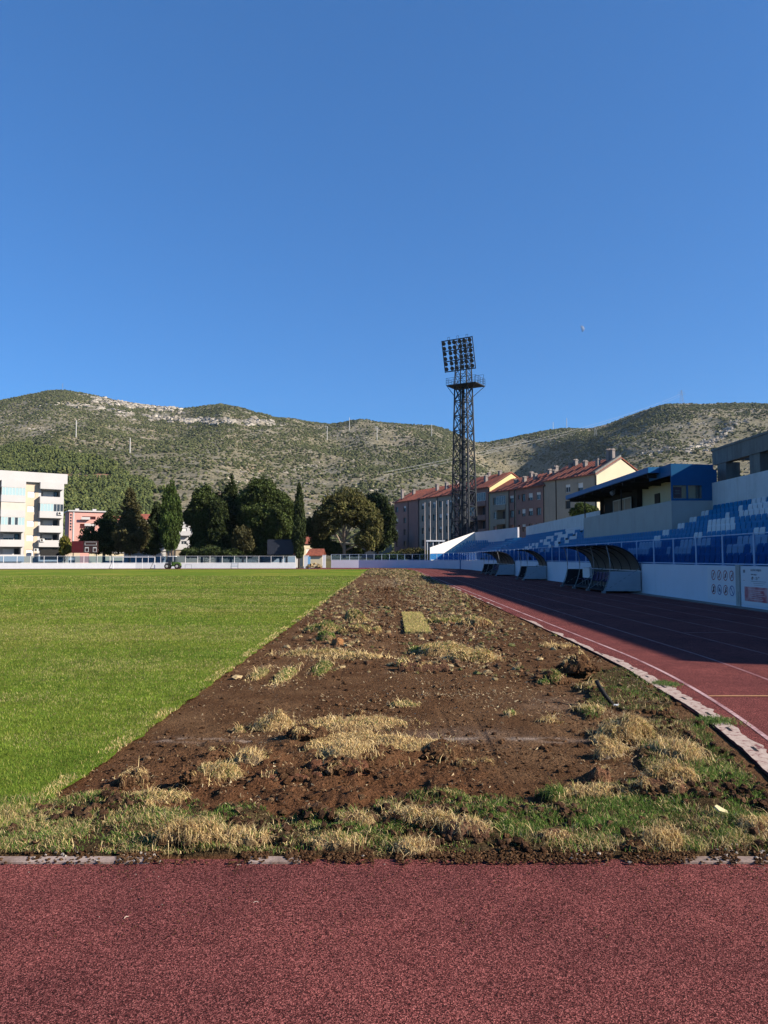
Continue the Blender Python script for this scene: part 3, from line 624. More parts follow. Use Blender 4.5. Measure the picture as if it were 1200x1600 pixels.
# ---- named pieces of torn turf
ncl = [0]
def clump(px, py, w_, d_, h_, label, straw=.8, green=.1, rz=0, name='turf_clump', dens=1.0, blade=.045, soilc=None, roll=False, cat='turf clump', group='clumps of torn turf', lean=2.3, heap=0, rag=1.25):
    ncl[0] += 1; x, y = ground(px, py); x = float(x); y = float(y); z = float(soil_z(x, y)); e = empty(name, (x, y, z), rz)
    sd_ = ncl[0] * 13; g = 34; u, v = np.meshgrid(np.linspace(-1, 1, g), np.linspace(-1, 1, g), indexing='ij')
    q = np.sqrt(u * u * .5 + v * v * .5 + .5 * (np.maximum(abs(u), abs(v)) ** 2)); u2 = u * 1.25 * w_ / 2; v2 = v * 1.25 * d_ / 2; k_ = 1 / max(min(w_, d_), .1)
    fx = u2 * k_ * 1.1 + sd_; fy = v2 * k_ * 1.1
    h_ = h_ * (.66 if py < 1285 else .42); d_ = d_ * 1.35
    rad = np.sqrt(u * u + v * v) * 1.18 + .5 * smooth(.75, 1, np.maximum(abs(u), abs(v))) + (0 if roll else rag) * (fbm(fx * 1.5, fy * 1.5, sd_, 3) - .5)
    prof = np.sqrt(np.clip(1 - rad ** 2, 0, 1)) if not roll else np.sqrt(np.clip(1 - (v * 1.2) ** 2, 0, 1)) * (np.abs(u) < .86 + .1 * vnoise(fy * 2, fx * 0, 3))
    zz = h_ * prof * ((.35 + 1.5 * fbm(fx * 1.7, fy * 1.7, sd_ + 3, 4)) if not roll else (.85 + .3 * fbm(fx * 2, fy * 2, sd_, 3))) + h_ * .45 * (fbm(fx * 5, fy * 5, sd_ + 4, 3) - .5) * (prof > 0)
    zz = np.where(prof > 0, zz, -.03)
    V = np.stack([u2 + .3 * zz * (fbm(fx * 3, fy * 3, sd_ + 8, 2) - .5), v2, zz], -1).reshape(-1, 3); ii = np.arange(g * g).reshape(g, g)
    Qd = np.stack([ii[:-1, :-1], ii[1:, :-1], ii[1:, 1:], ii[:-1, 1:]], -1).reshape(-1, 4)
    Qd = Qd[(V[Qd][:, :, 2].max(1) > -.02)]
    C = soilcol(len(V)) if soilc is None else np.tile(np.array(soilc), (len(V), 1)) * RNG.uniform(.7, 1.3, (len(V), 1))
    covv = smooth(.72 - .48 * min(1.12, straw + green), .78 - .48 * min(1.12, straw + green), fbm(V[:, 0] * k_ * 2.8 + sd_, V[:, 1] * k_ * 2.8, sd_ + 6, 3)) * (V[:, 2] > .3 * h_) * min(1, straw + green)
    C = C * (1 - .75 * covv)[:, None] + np.array([.34, .25, .13]) * (.75 * covv)[:, None]
    np_mesh('soil_base', V, Qd, M['soil'], e, col=C, smooth_=True)
    if heap:
        a_ = RNG.uniform(0, 2 * math.pi, heap); q_ = RNG.uniform(0, 1, heap) ** .6; hp = np.stack([np.cos(a_) * q_ * w_ * .52, np.sin(a_) * q_ * d_ * .5, h_ * 1.15 * (1 - q_) * RNG.uniform(.5, 1.1, heap)], 1)
        rs = RNG.uniform(.012, .05, heap) * (.6 + w_) * (1 - .4 * q_); lumps(hp, rs, soilcol(heap), 'clods', M['soil'], flat=.8, jit=.38, parent=e)['kind'] = 'stuff'
    IFq = np.concatenate([Qd[:, :3], Qd[:, [0, 2, 3]]]); fc = V[IFq]; cen = fc.mean(1); nr = np.cross(fc[:, 1] - fc[:, 0], fc[:, 2] - fc[:, 0]); ar = np.linalg.norm(nr, axis=1) + 1e-9; nr /= ar[:, None]
    pn = fbm(cen[:, 0] * k_ * 2.8 + sd_, cen[:, 1] * k_ * 2.8, sd_ + 6, 3); cov = min(1.12, straw + green)
    wt = ar * np.clip(np.abs(nr[:, 2]), 0, 1) * (cen[:, 2] > -.015) * (smooth(.72 - .48 * cov, .78 - .48 * cov, pn) + .02)
    wt = wt * np.where(straw + green > 1.1, 1, .8)
    if wt.sum() <= 0 or straw + green <= 0: tag(e, label, cat, group); return e
    nb = int(dens * 30000 * wt.sum() / 2 * (6 / max(y, 6)) ** 1.2) + 30; nb = min(nb, 9000)
    i = RNG.choice(len(wt), nb, p=wt / wt.sum()); bc = RNG.dirichlet((1, 1, 1), nb); P = (fc[i] * bc[..., None]).sum(1)
    isg = RNG.uniform(0, 1, nb) < green / (straw + green)
    Cc = np.where(isg[:, None], pick(nb, [(.12, .20, .035), (.17, .25, .06), (.22, .25, .08)], [3, 3, 1]), pick(nb, STRAWC + [(.26, .15, .07)], [4, 2.2, 2.5, .9, 2.2]))
    blades(2, P, blade * RNG.uniform(.3, 1.9, nb) * RNG.uniform(.5, 1, nb) * (.6 + .05 * y), max(.0028, .0008 * y), Cc, lean=lean, name='grass', parent=e, az0=sd_ * 1.7)['kind'] = 'stuff'
    if straw > .4:
        nw = int(220 * min(1, w_ * d_ * 8) * straw); a_ = RNG.uniform(0, 2 * math.pi, nw); q_ = RNG.uniform(.3, 1.45, nw); Pw = np.stack([np.cos(a_) * q_ * w_ / 2, np.sin(a_) * q_ * d_ / 2, h_ * .9 * np.clip(1 - q_ * q_, 0, 1) + .008], 1)
        blades(3, Pw, RNG.uniform(.05, .13, nw) * (.6 + .05 * y), max(.0028, .0007 * y), pick(nw, STRAWC + [(.3, .2, .12)], [4, 3, 2, .6, 2]), lean=2.3, name='loose_straw', parent=e)['kind'] = 'stuff'
    tag(e, label, cat, group); return e
clump(208, 1228, .20, .12, .10, 'upright flap of dark sod at the left, beside the lawn corner', .5, 0, .3)
clump(238, 1247, 0.44, 0.16, 0.04, 'flat mat of pale straw beside the leftmost sod flap', 1, .15)
clump(300, 1232, .16, .10, .07, 'dark clod between the flat straw mat and the pale grass tuft at left', .15, 0, heap=70)
clump(338, 1222, 0.3, 0.24, 0.09, 'shaggy pale yellow grass tuft on brown soil at left', 1, .25, -.2, blade=.06)
clump(352, 1180, .22, .14, .07, 'dark clod with loose roots left of the curled straw roll', .25, 0, .5, heap=70)
clump(398, 1196, 0.3, 0.24, 0.1, 'greyish straw topped clod below the curled straw roll', .9, 0, 0, soilc=(.2, .14, .1))
clump(430, 1137, 0.36, 0.26, 0.17, 'curled pale straw roll standing tallest on the near dirt', 1.3, .03, .25, blade=.035)
clump(372, 1142, .10, .08, .05, 'small straw tuft left of the curled straw roll', 1, .3)
clump(480, 1160, .36, .22, .09, 'round mound of crumbly brown soil behind the straw slabs', .25, 0, heap=70)
clump(560, 1133, 1.0, .36, .10, 'long narrow straw slab pointing right, behind the wide folded one', 1.3, .1, .16, blade=.03)
clump(588, 1172, 1.12, .72, .14, 'wide folded straw turf slab in the middle of the near dirt', 1.4, .02, -.12, blade=.03)
clump(548, 1190, 0.42, 0.3, 0.1, 'low straw slab at the front left of the wide folded one', 1.2, .02, .4, blade=.03)
clump(652, 1172, 0.42, 0.26, 0.09, 'narrow straw slab at the right end of the wide folded one', 1.2, .0, -.6, blade=.03)
clump(690, 1180, 0.3, 0.36, 0.13, 'dark crumbly soil ridge right of the wide straw slab', .1, 0, -.7, heap=70)
clump(560, 1116, .12, .08, .07, 'small black clod behind the long straw slab', .05, 0, heap=70)
clump(632, 1101, .30, .16, .045, 'oval sod piece with yellow green grass alone on the dirt', .7, .6, 0, blade=.03)
clump(740, 1192, .30, .12, .035, 'low rooty clod right of the dark soil ridge', .4, 0)
clump(796, 1118, .12, .10, .06, 'small green and straw tuft on the plain dirt to the right', .6, .6)
clump(858, 1128, .22, .12, .05, 'brown tuft with a straw fringe right of the small green tuft', .7, 0)
clump(446, 1222, .55, .22, .07, 'low reddish soil heap in front of the greyish straw clod', .12, 0, .1, soilc=(.15, .07, .042), heap=70)
clump(530, 1215, .5, .2, .09, 'reddish dug soil heap in front of the wide straw slab', .06, 0, -.1, soilc=(.15, .07, .042), heap=70)
clump(903, 1058, 0.55, 0.5, 0.26, 'largest dark heap of broken soil near the cream kerb', .06, 0, 0, heap=160)
clump(868, 1066, 0.36, 0.3, 0.15, 'smaller dark soil clod on the left side of the largest heap', .1, .15, heap=70)
clump(850, 1068, .14, .1, .06, 'green weed tuft left of the largest dark soil heap', .3, .9)
clump(925, 1080, .26, .16, .09, 'straw and soil clump touching the front of the largest dark heap', .8, .1)
clump(924, 1113, .32, .22, .05, 'small sod square with green centre and straw border below the black pipe', .8, .9, .2, blade=.04)
clump(975, 1152, 0.46, 0.34, 0.15, 'large shaggy straw tuft by the cream kerb', 1.4, .05, 0, blade=.075)
clump(1040, 1120, .18, .12, .07, 'dark clod beside the cream kerb behind the shaggy tuft', .2, .1)
clump(938, 1162, .16, .14, .07, 'grey frayed tuft at the left tip of the shaggy straw pile', 1, 0, blade=.06)
clump(962, 1184, .30, .14, .07, 'silvery matted grass clump in front of the large shaggy tuft', 1.2, 0, .3, soilc=(.25, .2, .16), blade=.05)
clump(1056, 1185, 0.36, 0.36, 0.1, 'pale dead grass hump in the middle of the right hand green patch', 1.4, .1, .6, blade=.06)
clump(1048, 1222, .34, .18, .11, 'pale dead grass hump nearer the camera in the right hand patch', 1.4, .05, 0, blade=.06)
clump(935, 1222, .16, .10, .11, 'upright fibrous brown clod alone on the dirt at right', .3, 0, .1, soilc=(.17, .09, .055))
clump(1035, 1250, .34, .14, .10, 'rough brown clod row between the green patches at right', .3, 0, -.2, soilc=(.15, .08, .05), heap=70)
clump(1082, 1254, .26, .12, .08, 'darker brown clod at the right end of the rough clod row', .2, 0, -.4)
clump(868, 1250, .12, .12, .06, 'tall green weed tuft at the left end of the lower straw bank', .1, 1.2, blade=.09)
clump(925, 1248, .42, .12, .06, 'long straw bank right of the tall green weed tuft', 1.4, .1, blade=.05)
clump(1032, 1325, .22, .14, .12, 'pale shaggy clump overhanging the near kerb at right', 1.5, 0, blade=.07)
clump(995, 1330, .16, .09, .05, 'dark soil lump left of the pale clump overhanging the kerb', .1, 0, heap=70)
clump(868, 1318, .22, .1, .09, 'fibrous brown lump in the front grass right of centre', .5, 0, soilc=(.14, .075, .05))
clump(730, 1312, 0.34, 0.12, 0.1, 'big brown sod lump under the straw ridge by the near track', .6, 0, -.2, soilc=(.14, .075, .05))
clump(668, 1300, 0.46, 0.14, 0.09, 'straw ridge of upturned turf in the front grass', 1.5, .1, -.5, blade=.05)
clump(650, 1332, .20, .12, .08, 'rounded straw tuft spilling onto the red track', 1.5, 0, blade=.06)
clump(300, 1325, .40, .14, .12, 'shaggy straw and soil heap at the near kerb, left', 1.1, .1, .1, blade=.07)
clump(370, 1322, .34, .12, .09, 'shaggy straw heap right of the similar heap at the near kerb', 1.2, .2, -.1, blade=.06)
clump(555, 1300, .24, .12, .08, 'brown rooty clump in the front grass left of the straw ridge', .7, .05, soilc=(.14, .075, .05))
clump(520, 1328, .34, .12, .07, 'low soil and grass heap at the kerb left of the rounded straw tuft', .8, .3)
clump(232, 1262, .08, .07, .05, 'little pale tuft in the grass in front of the flat straw mat', 1.2, 0)
clump(1190, 1300, .3, .2, .1, 'dark rooty clump at the right edge by the end of the cream kerb', .6, .1)
# middle distance pieces
clump(662, 1046, .62, .24, .15, 'dark brown rolled strip of turf, soil side out, in the middle of the strip', .06, 0, -.05, name='turf_roll', roll=True, cat='turf roll', soilc=(.12, .065, .042))
clump(632, 1040, .22, .2, .14, 'straw tipped end clod left of the dark rolled strip', .5, .2)
clump(498, 1022, 1.15, .34, .09, 'long straw strip lying left, behind the other long strip', 1.4, .4, .12, blade=.03, rag=.5)
clump(548, 1027, 1.1, .26, .09, 'long straw strip lying right, in front of the other long strip', 1.4, .2, .0, blade=.03, rag=.5)
clump(503, 1044, .24, 1.35, .09, 'narrow green sod strip nearest the two long straw strips', .5, 1.4, -.03, blade=.03, name='turf_strip', cat='turf strip', group='narrow green sod strips', rag=.3)
clump(447, 1056, .22, 1.3, .07, 'narrow green sod strip in the middle of the three', .7, 1, -.03, blade=.03, name='turf_strip', cat='turf strip', group='narrow green sod strips', rag=.3)
clump(405, 1054, .18, .9, .06, 'narrow green sod strip closest to the lawn edge', .7, .8, -.03, blade=.03, name='turf_strip', cat='turf strip', group='narrow green sod strips', rag=.3)
clump(527, 1008, .22, .35, .14, 'bare orange brown clod standing between turf heaps', .0, 0, 0, soilc=(.30, .155, .07))
clump(505, 987, .8, .5, .24, 'olive turf heap on the left of the strip behind the orange clod', .5, .8)
clump(513, 1000, .35, .35, .22, 'round green turf ball left of the orange clod', .1, 1.2)
clump(555, 972, .6, .5, .34, 'tallest yellow green turf lump of the left heap', .8, .7)
clump(565, 990, .9, .5, .2, 'dark turf lump right of the orange clod', .4, .2)
clump(700, 1022, 1.0, .5, .22, 'big tangled straw and turf pile right of the rolled strip', 1.2, .3, blade=.04)
clump(740, 1030, .9, .5, .18, 'straw covered turf pile at the right end of the tangled row', 1.2, .2, blade=.04)
clump(655, 1020, .35, .35, .14, 'small green turf ball behind the rolled strip', .2, 1.2)
clump(700, 974, 1.2, .5, .14, 'flat olive turf slab right of the pale sod mat', .6, .6)
clump(745, 978, .8, .6, .25, 'brown turf heap at the right end of the olive slab', .5, .1, heap=70)
clump(870, 1010, .5, .3, .05, 'low dry clod on the plain soil near the cream kerb', .5, 0)
# pale sod mat laid flat
x0, y0 = ground(648, 971, .03); mb = MB(); sm_ = empty('sod_mat', (float(x0), float(y0), float(soil_z(x0, y0))), -.01); nb = 9000
mb.box(-.28, -3.0, -.05, .28, 3.0, .035); mb.build('soil_base', plain('sod_thatch', (.30, .24, .10), .95, var=.3, scale=6, bump=.6), sm_)
P = np.stack([RNG.uniform(-.29, .29, nb), RNG.uniform(-3.05, 3.05, nb), np.full(nb, .03)], 1)
blades(1, P, .045, .015, pick(nb, [(.46, .40, .14), (.56, .44, .20), (.27, .32, .08), (.60, .42, .22)], [3, 3, 2, 1.5]) * (.7 + .6 * fbm(P[:, 0] * 5, P[:, 1] * 2.2, 93, 3))[:, None], lean=1.2, name='grass', parent=sm_)
tag(sm_, 'pale yellow green rectangular sod mat laid flat mid strip', 'sod mat')
# black pipe end sticking out
x, y = ground(948, 1103); z = float(soil_z(x, y)); pe = empty('irrigation_pipe', (float(x), float(y), z))
mb = MB(); mb.tube([(.06, -.04, .0), (-.01, .02, .10), (-.06, .10, .20), (-.07, .14, .24)], .024, 10); mb.build('hose', M['black'], pe, True)
mb = MB(); mb.tube([(.055, -.035, .005), (.10, -.08, -.01)], .018, 8); mb.tube([(.07, -.06, .0), (.12, -.05, .01)], .01, 6); mb.build('pipe_joint', M['white_post'], pe)
tag(pe, 'black hose end with white joint poking out of the green patch', 'pipe')
# pale stone flake in the right hand grass
x, y = ground(1126, 1281); mb = MB(); mb.prism([(-.04, -.02, 0), (.05, -.045, 0), (.06, -.01, 0), (-.01, .05, 0), (-.05, .03, 0)], (0, 0, .015)); o = mb.build('stone_flake', plain('pale_stone', (.52, .46, .27), .8, var=.1, scale=20)); o.location = (float(x), float(y), float(soil_z(x, y)) + .045); o.rotation_euler = (.5, .2, .4); o.scale = (.75, .75, .75)
tag(o, 'pale yellowish flat flake lying in the grass at right', 'stone')
# weeds growing on the track edge
for px, py, w_, lb in ((1040, 1070, .22, 'green weed on the kerb edge, farther of the two weeds by the lane line'), (1118, 1128, .3, 'green weed on the red track edge, nearer of the two weeds by the lane line')):
    x, y = ground(px, py); nb = 900; P = np.stack([RNG.normal(0, w_ / 3, nb), RNG.normal(0, .1, nb), np.full(nb, .005)], 1)
    o = blades(2, P, .04, .007, pick(nb, [(.10, .18, .04), (.14, .22, .06), (.3, .28, .13)], [3, 3, 1]), lean=1.6, name='weed'); o.location = (float(x), float(y), .005); tag(o, lb, 'weed')

for k, (px, py, a, lb) in enumerate(((197, 1435, 1.1, 'pale dry curl of grass lying on the red track at left'), (373, 1353, .2, 'pale twig on the track edge below the shaggy straw heap'), (400, 1411, .1, 'tiny pale chip on the red track below the straw ridge'))):
    x, y = ground(px, py); mb = MB(); mb.tube([(-.018, 0, .003), (-.006, .005, .007), (.009, .003, .008), (.018, -.004, .003)], [.001, .002, .002, .001], 5); o = mb.build('dry_stalk', plain('dry_stalk', (.62, .52, .42), .8)); o.location = (float(x), float(y), .001); o.rotation_euler = (0, 0, a); o.scale = (.7, .7, .7); tag(o, lb, 'stalk')
# ================================================================== STADIUM
XW = 12.1; WH = 1.38            # perimeter wall of the main side
def wall_run(name, pts, h, th, mat, label, cat='wall', z0=-.05):
    mb = MB()
    for a, b_ in zip(pts[:-1], pts[1:]):
        a = Vector((*a, 0)); b_ = Vector((*b_, 0)); d = (b_ - a).normalized(); n_ = Vector((-d.y, d.x, 0)) * th
        mb.prism([a + Vector((0, 0, z0)), b_ + Vector((0, 0, z0)), b_ - n_ + Vector((0, 0, z0)), a - n_ + Vector((0, 0, z0))], (0, 0, h - z0))
    return tag(mb.build(name, mat), label, cat)
# front wall, in runs that end behind each shelter (each is painted concrete)
wall_run('perimeter_wall', [(XW, -10), (XW, 108)], WH, .22, M['white_wall'], 'long white painted perimeter wall under the main stand seats')
wall_run('perimeter_wall', [(XW, 108.02), (11.3, 118), (9.3, 122.5), (7.1, 125.5), (2, 128.6), (-4.5, 130.5), (-9.2, 131)], 1.3, .22, plain('lilac_white_paint', (.66, .64, .72), .8, var=.05, scale=.6), 'curved lilac white wall behind the far bend of the track')  # slightly lilac white base colour with faint random variation
wall_run('perimeter_wall', [(-14.5, 125), (-40, 123.5), (-75, 117)], .85, .22, M['white_post'], 'low bright white wall behind the left half of the far track')
# door-like blue strip on the far wall
x, y = 11.45, 117.0; mb = MB(); mb.box(-.12, -.5, .0, .0, .5, 1.4); o = mb.build('blue_gate_post', M['roof_blue']); o.location = (x, y, 0); tag(o, 'blue painted upright on the wall at the start of the far bend', 'post')

# ---- terraces
NR = 9; RX0, RDX = 12.86, .66; RZ0, RDZ = .98, .342
def terrace(mb, path, n, steps=NR, sx=RDX, sz=RDZ, z0=RZ0):
    """stepped rows following a front line; n = outward normals per point"""
    for r in range(steps):
        for (a, na), (b_, nb) in zip(zip(path[:-1], n[:-1]), zip(path[1:], n[1:])):
            A = Vector((*a, 0)) + Vector((*na, 0)) * (r * sx); B = Vector((*b_, 0)) + Vector((*nb, 0)) * (r * sx)
            A2 = Vector((*a, 0)) + Vector((*na, 0)) * ((r + 1) * sx); B2 = Vector((*b_, 0)) + Vector((*nb, 0)) * ((r + 1) * sx)
            z = z0 + r * sz
            mb.prism([A, B, B2, A2], (0, 0, z))
mb = MB(); ms = empty('main_stand', (12.4, 60, 0))
terrace(mb, [(XW + .24, 10), (XW + .24, 100)], [(1, 0), (1, 0)])
o = mb.build('terrace_steps', M['concrete']); o.parent = ms; o.location = -ms.location
XB = 18.3
def child(mb, name, mat, parent, sm=False):
    o = mb.build(name, mat, None, sm); o.parent = parent; o.matrix_parent_inverse = Matrix.Identity(4)
    loc = parent.matrix_basis; o.matrix_basis = loc.inverted() @ Matrix.Identity(4); return o
bpy.context.view_layer.update()
mb = MB(); mb.box(XB, 12, -.1, XB + .3, 47.0, 5.85); child(mb, 'rear_wall', M['old_white'], ms)
mb = MB(); mb.box(XB, 47.02, -.1, XB + .3, 100, 5.72); mb.box(XW + .24, 100, -.1, XB + .3, 100.2, 1.0); child(mb, 'rear_wall', M['old_white'], ms)
tag(ms, 'long concrete terraced stand filled with blue and white seats on the right', 'stand')

# ---- seats
def seat_mesh(name, mat):
    mb = MB()
    # shell: front lip, pan, curved backrest, rounded top   (local: +x = away from pitch)
    prof = [(-.20, .40), (-.21, .435), (-.12, .43), (.06, .42), (.12, .46), (.155, .62), (.175, .80), (.20, .865), (.225, .86)]
    wds = [.20, .215, .215, .21, .21, .215, .205, .17, .15]
    n = len(prof); th = .022
    for k in range(n - 1):
        (x0, z0), (x1, z1) = prof[k], prof[k + 1]; a, b_ = wds[k], wds[k + 1]
        mb.quad((x0, -a, z0), (x0, a, z0), (x1, b_, z1), (x1, -b_, z1))
        dx, dz = x1 - x0, z1 - z0; L = math.hypot(dx, dz); nx_, nz_ = dz / L * th, -dx / L * th
        mb.quad((x0 + nx_, -a, z0 + nz_), (x1 + nx_, -b_, z1 + nz_), (x1 + nx_, b_, z1 + nz_), (x0 + nx_, a, z0 + nz_))
        mb.quad((x0, -a, z0), (x1, -b_, z1), (x1 + nx_, -b_, z1 + nz_), (x0 + nx_, -a, z0 + nz_)); mb.quad((x0, a, z0), (x0 + nx_, a, z0 + nz_), (x1 + nx_, b_, z1 + nz_), (x1, b_, z1))
    mb.box(-.03, -.03, 0, .03, .03, .415, 1)
    return mb
def Rz2(l): return [(x0 / 8.57 + 1060, y0 / 8.57 + 740, x1 / 8.57 + 1060, y1 / 8.57 + 740) for x0, y0, x1, y1 in l]
WHITE = Rz2([(320, 470, 420, 560), (145, 570, 245, 650), (-10, 655, 75, 725), (990, 385, 1300, 470), (930, 465, 1300, 500), (795, 495, 1300, 572), (605, 590, 735, 650), (395, 655, 775, 765), (220, 790, 338, 880), (25, 890, 435, 985), (-60, 985, 180, 1095), (780, 870, 905, 960), (950, 850, 1300, 960), (1010, 730, 1170, 820), (605, 965, 905, 1090), (950, 960, 1020, 1055)])
WHITE += [(x0 / 6 + 900, y0 / 6 + 760, x1 / 6 + 900, y1 / 6 + 760) for x0, y0, x1, y1 in [(590, 530, 800, 582), (470, 590, 670, 645), (980, 515, 1080, 565), (905, 570, 1080, 640), (830, 585, 880, 640), (720, 465, 775, 500), (820, 400, 880, 450), (945, 345, 1010, 390), (1060, 280, 1120, 325), (-300, 395, 75, 415)]]
WHITE += [(x0 / 7.5 + 740, y0 / 7.5 + 830, x1 / 7.5 + 740, y1 / 7.5 + 830) for x0, y0, x1, y1 in [(600, 188, 635, 212), (645, 178, 682, 207), (682, 150, 708, 178), (722, 143, 757, 175), (722, 178, 754, 205), (772, 115, 802, 145), (815, 105, 855, 140), (810, 135, 890, 172), (850, 70, 935, 105), (902, 98, 932, 126), (945, 30, 1008, 66), (980, 45, 1095, 92), (1075, 5, 1180, 42), (1060, 80, 1105, 142), (1125, 75, 1165, 112), (1160, 38, 1205, 95), (978, 112, 1008, 150), (948, 150, 985, 185), (878, 165, 908, 188), (780, 205, 880, 248)]]
def is_white(x, y, z):
    px, py = proj(x, y, z); px = float(px); py = float(py)
    return any(x0 <= px <= x1 and y0 - 1 <= py <= y1 + 1 for x0, y0, x1, y1 in WHITE)
seats = []
for r in range(NR):
    x = RX0 + .02 + r * RDX - .18; z = RZ0 + r * RDZ; y = 20.3
    while y < 99.5:
        skip = False
        if r >= 5 and 42.6 < y < 62.3: skip = True
        if 68.0 < y < 68.9 or 33.6 < y < 34.2 and False: skip = True
        if not skip: seats.append((r, x, y, z, is_white(x + .15, y, z + .62)))
        y += .5
PB = {}
sb = seat_mesh('s', None); me_b = sb.build('stadium_seat', [M['seat_blue'], M['galv']]); me_w = sb.build('stadium_seat', [M['seat_white'], M['galv']])
def size(s_): return 1 / s_[2]
vis = [s_ for s_ in seats if float(proj(s_[1], s_[2], s_[3] + .5)[0]) < 1206]; vis.sort(key=lambda s_: s_[2]); near = vis[:300]; nid = set(id(s_) for s_ in near)
first = {True: True, False: True}
order = {0: 'front', 1: 'second', 2: 'third', 3: 'fourth', 4: 'fifth', 5: 'sixth', 6: 'seventh', 7: 'eighth', 8: 'highest'}
for s_ in near:
    r, x, y, z, wv = s_; src = me_w if wv else me_b
    if first[wv]: o = src; first[wv] = False
    else: o = src.copy(); SC.collection.objects.link(o)
    o.location = (x, y, z)
    c_ = 'white' if wv else 'blue'
    tag(o, '%s plastic seat in the %s row of the near stand' % (c_, order[r]), 'seat', '%s seats in the %s row of the near stand' % (c_, order[r]))
# the remaining seats as two masses
base = np.array(sb.v); bf = sb.f; bm_ = np.array(sb.m)
def mass(items, name, mats, label):
    V = []; k = len(base); Q4 = np.array(bf); FF = []; MI = []
    for i_, (x, y, z, a) in enumerate(items):
        ca, sa = math.cos(a), math.sin(a); W = base.copy(); W[:, 0], W[:, 1] = base[:, 0] * ca - base[:, 1] * sa, base[:, 0] * sa + base[:, 1] * ca
        V.append(W + np.array([x, y, z])); FF.append(Q4 + i_ * k); MI.append(bm_)
    o = np_mesh(name, np.concatenate(V), np.concatenate(FF), mats, mi=np.concatenate(MI)); return tag(o, label, 'seats', kind='stuff')
rest = [s_ for s_ in seats if id(s_) not in nid]
mass([(s_[1], s_[2], s_[3], 0) for s_ in rest if not s_[4]], 'blue_seat_rows', [M['seat_blue'], M['galv']], 'rows of blue seats farther along the main stand')
mass([(s_[1], s_[2], s_[3], 0) for s_ in rest if s_[4]], 'white_seat_rows', [M['seat_white'], M['galv']], 'white seats forming lettering farther along the main stand')
# ---- far stand on the bend
fs = empty('bend_stand', (12.6, 115, 0))
fpath = [(12.5, 105.5), (12.0, 112), (11.0, 117.5), (8.6, 123.2)]; fn = [(.985, -.17), (.98, .2), (.93, .37), (.80, .60)]
fpath = [(12.45, 105.5), (12.4, 108.5), (11.7, 118.1), (9.7, 122.9), (8.1, 125.2)]; fn = [(.99, .05), (.99, .1), (.93, .36), (.85, .5), (.85, .5)]
mb = MB(); terrace(mb, fpath, fn, 9, .72, .34, .95); bpy.context.view_layer.update(); child(mb, 'terrace_steps', M['concrete'], fs)
dr = 9 * .72
bk = [Vector((p[0] + n_[0] * dr, p[1] + n_[1] * dr, 0)) for p, n_ in zip(fpath, fn)]
A = Vector((7.3, 125.3, 0)); Bc = Vector((15.0, 129.2, 0)); Cc_ = Vector((19.1, 111, 0)); Dd = Vector((19.3, 105.7, 0))
mb = MB()
d = (Bc - A).normalized(); nrm = Vector((-d.y, d.x, 0)) * .25
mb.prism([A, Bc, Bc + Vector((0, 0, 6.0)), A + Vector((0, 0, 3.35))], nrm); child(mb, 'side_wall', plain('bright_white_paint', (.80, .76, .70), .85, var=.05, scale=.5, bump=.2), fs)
mb = MB(); d = (Cc_ - Bc).normalized(); nrm = Vector((-d.y, d.x, 0)) * .25
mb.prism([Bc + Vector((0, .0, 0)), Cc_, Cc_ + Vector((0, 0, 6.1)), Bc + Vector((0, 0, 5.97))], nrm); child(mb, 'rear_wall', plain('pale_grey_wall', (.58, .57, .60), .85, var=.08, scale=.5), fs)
# white edged aisle steps at the near end
for k in range(9):
    mb = MB(); a = Vector((*fpath[0], 0)) + Vector((*fn[0], 0)) * (.72 * k); mb.box(a.x, a.y - 1.3, -.05, a.x + .71, a.y - .02, .95 + .34 * k + .06); child(mb, 'aisle_step', M['white_post'], fs)
tag(fs, 'smaller curved blue seated stand with white side wall at the far bend', 'stand')
it = []
for r in range(9):
    for (a, na), (b_, nb) in zip(zip(fpath[:-1], fn[:-1]), zip(fpath[1:], fn[1:])):
        A1 = Vector((*a, 0)) + Vector((*na, 0)) * (.72 * r + .38); B1 = Vector((*b_, 0)) + Vector((*nb, 0)) * (.72 * r + .38); L = (B1 - A1).length; m_ = int(L / .52)
        for i_ in range(m_):
            p = A1.lerp(B1, (i_ + .5) / m_); it.append((p.x, p.y, .95 + .34 * r, math.atan2(na[1], na[0])))
mass(it, 'blue_seat_rows', [M['seat_blue'], M['galv']], 'rows of blue seats in the stand at the far bend')

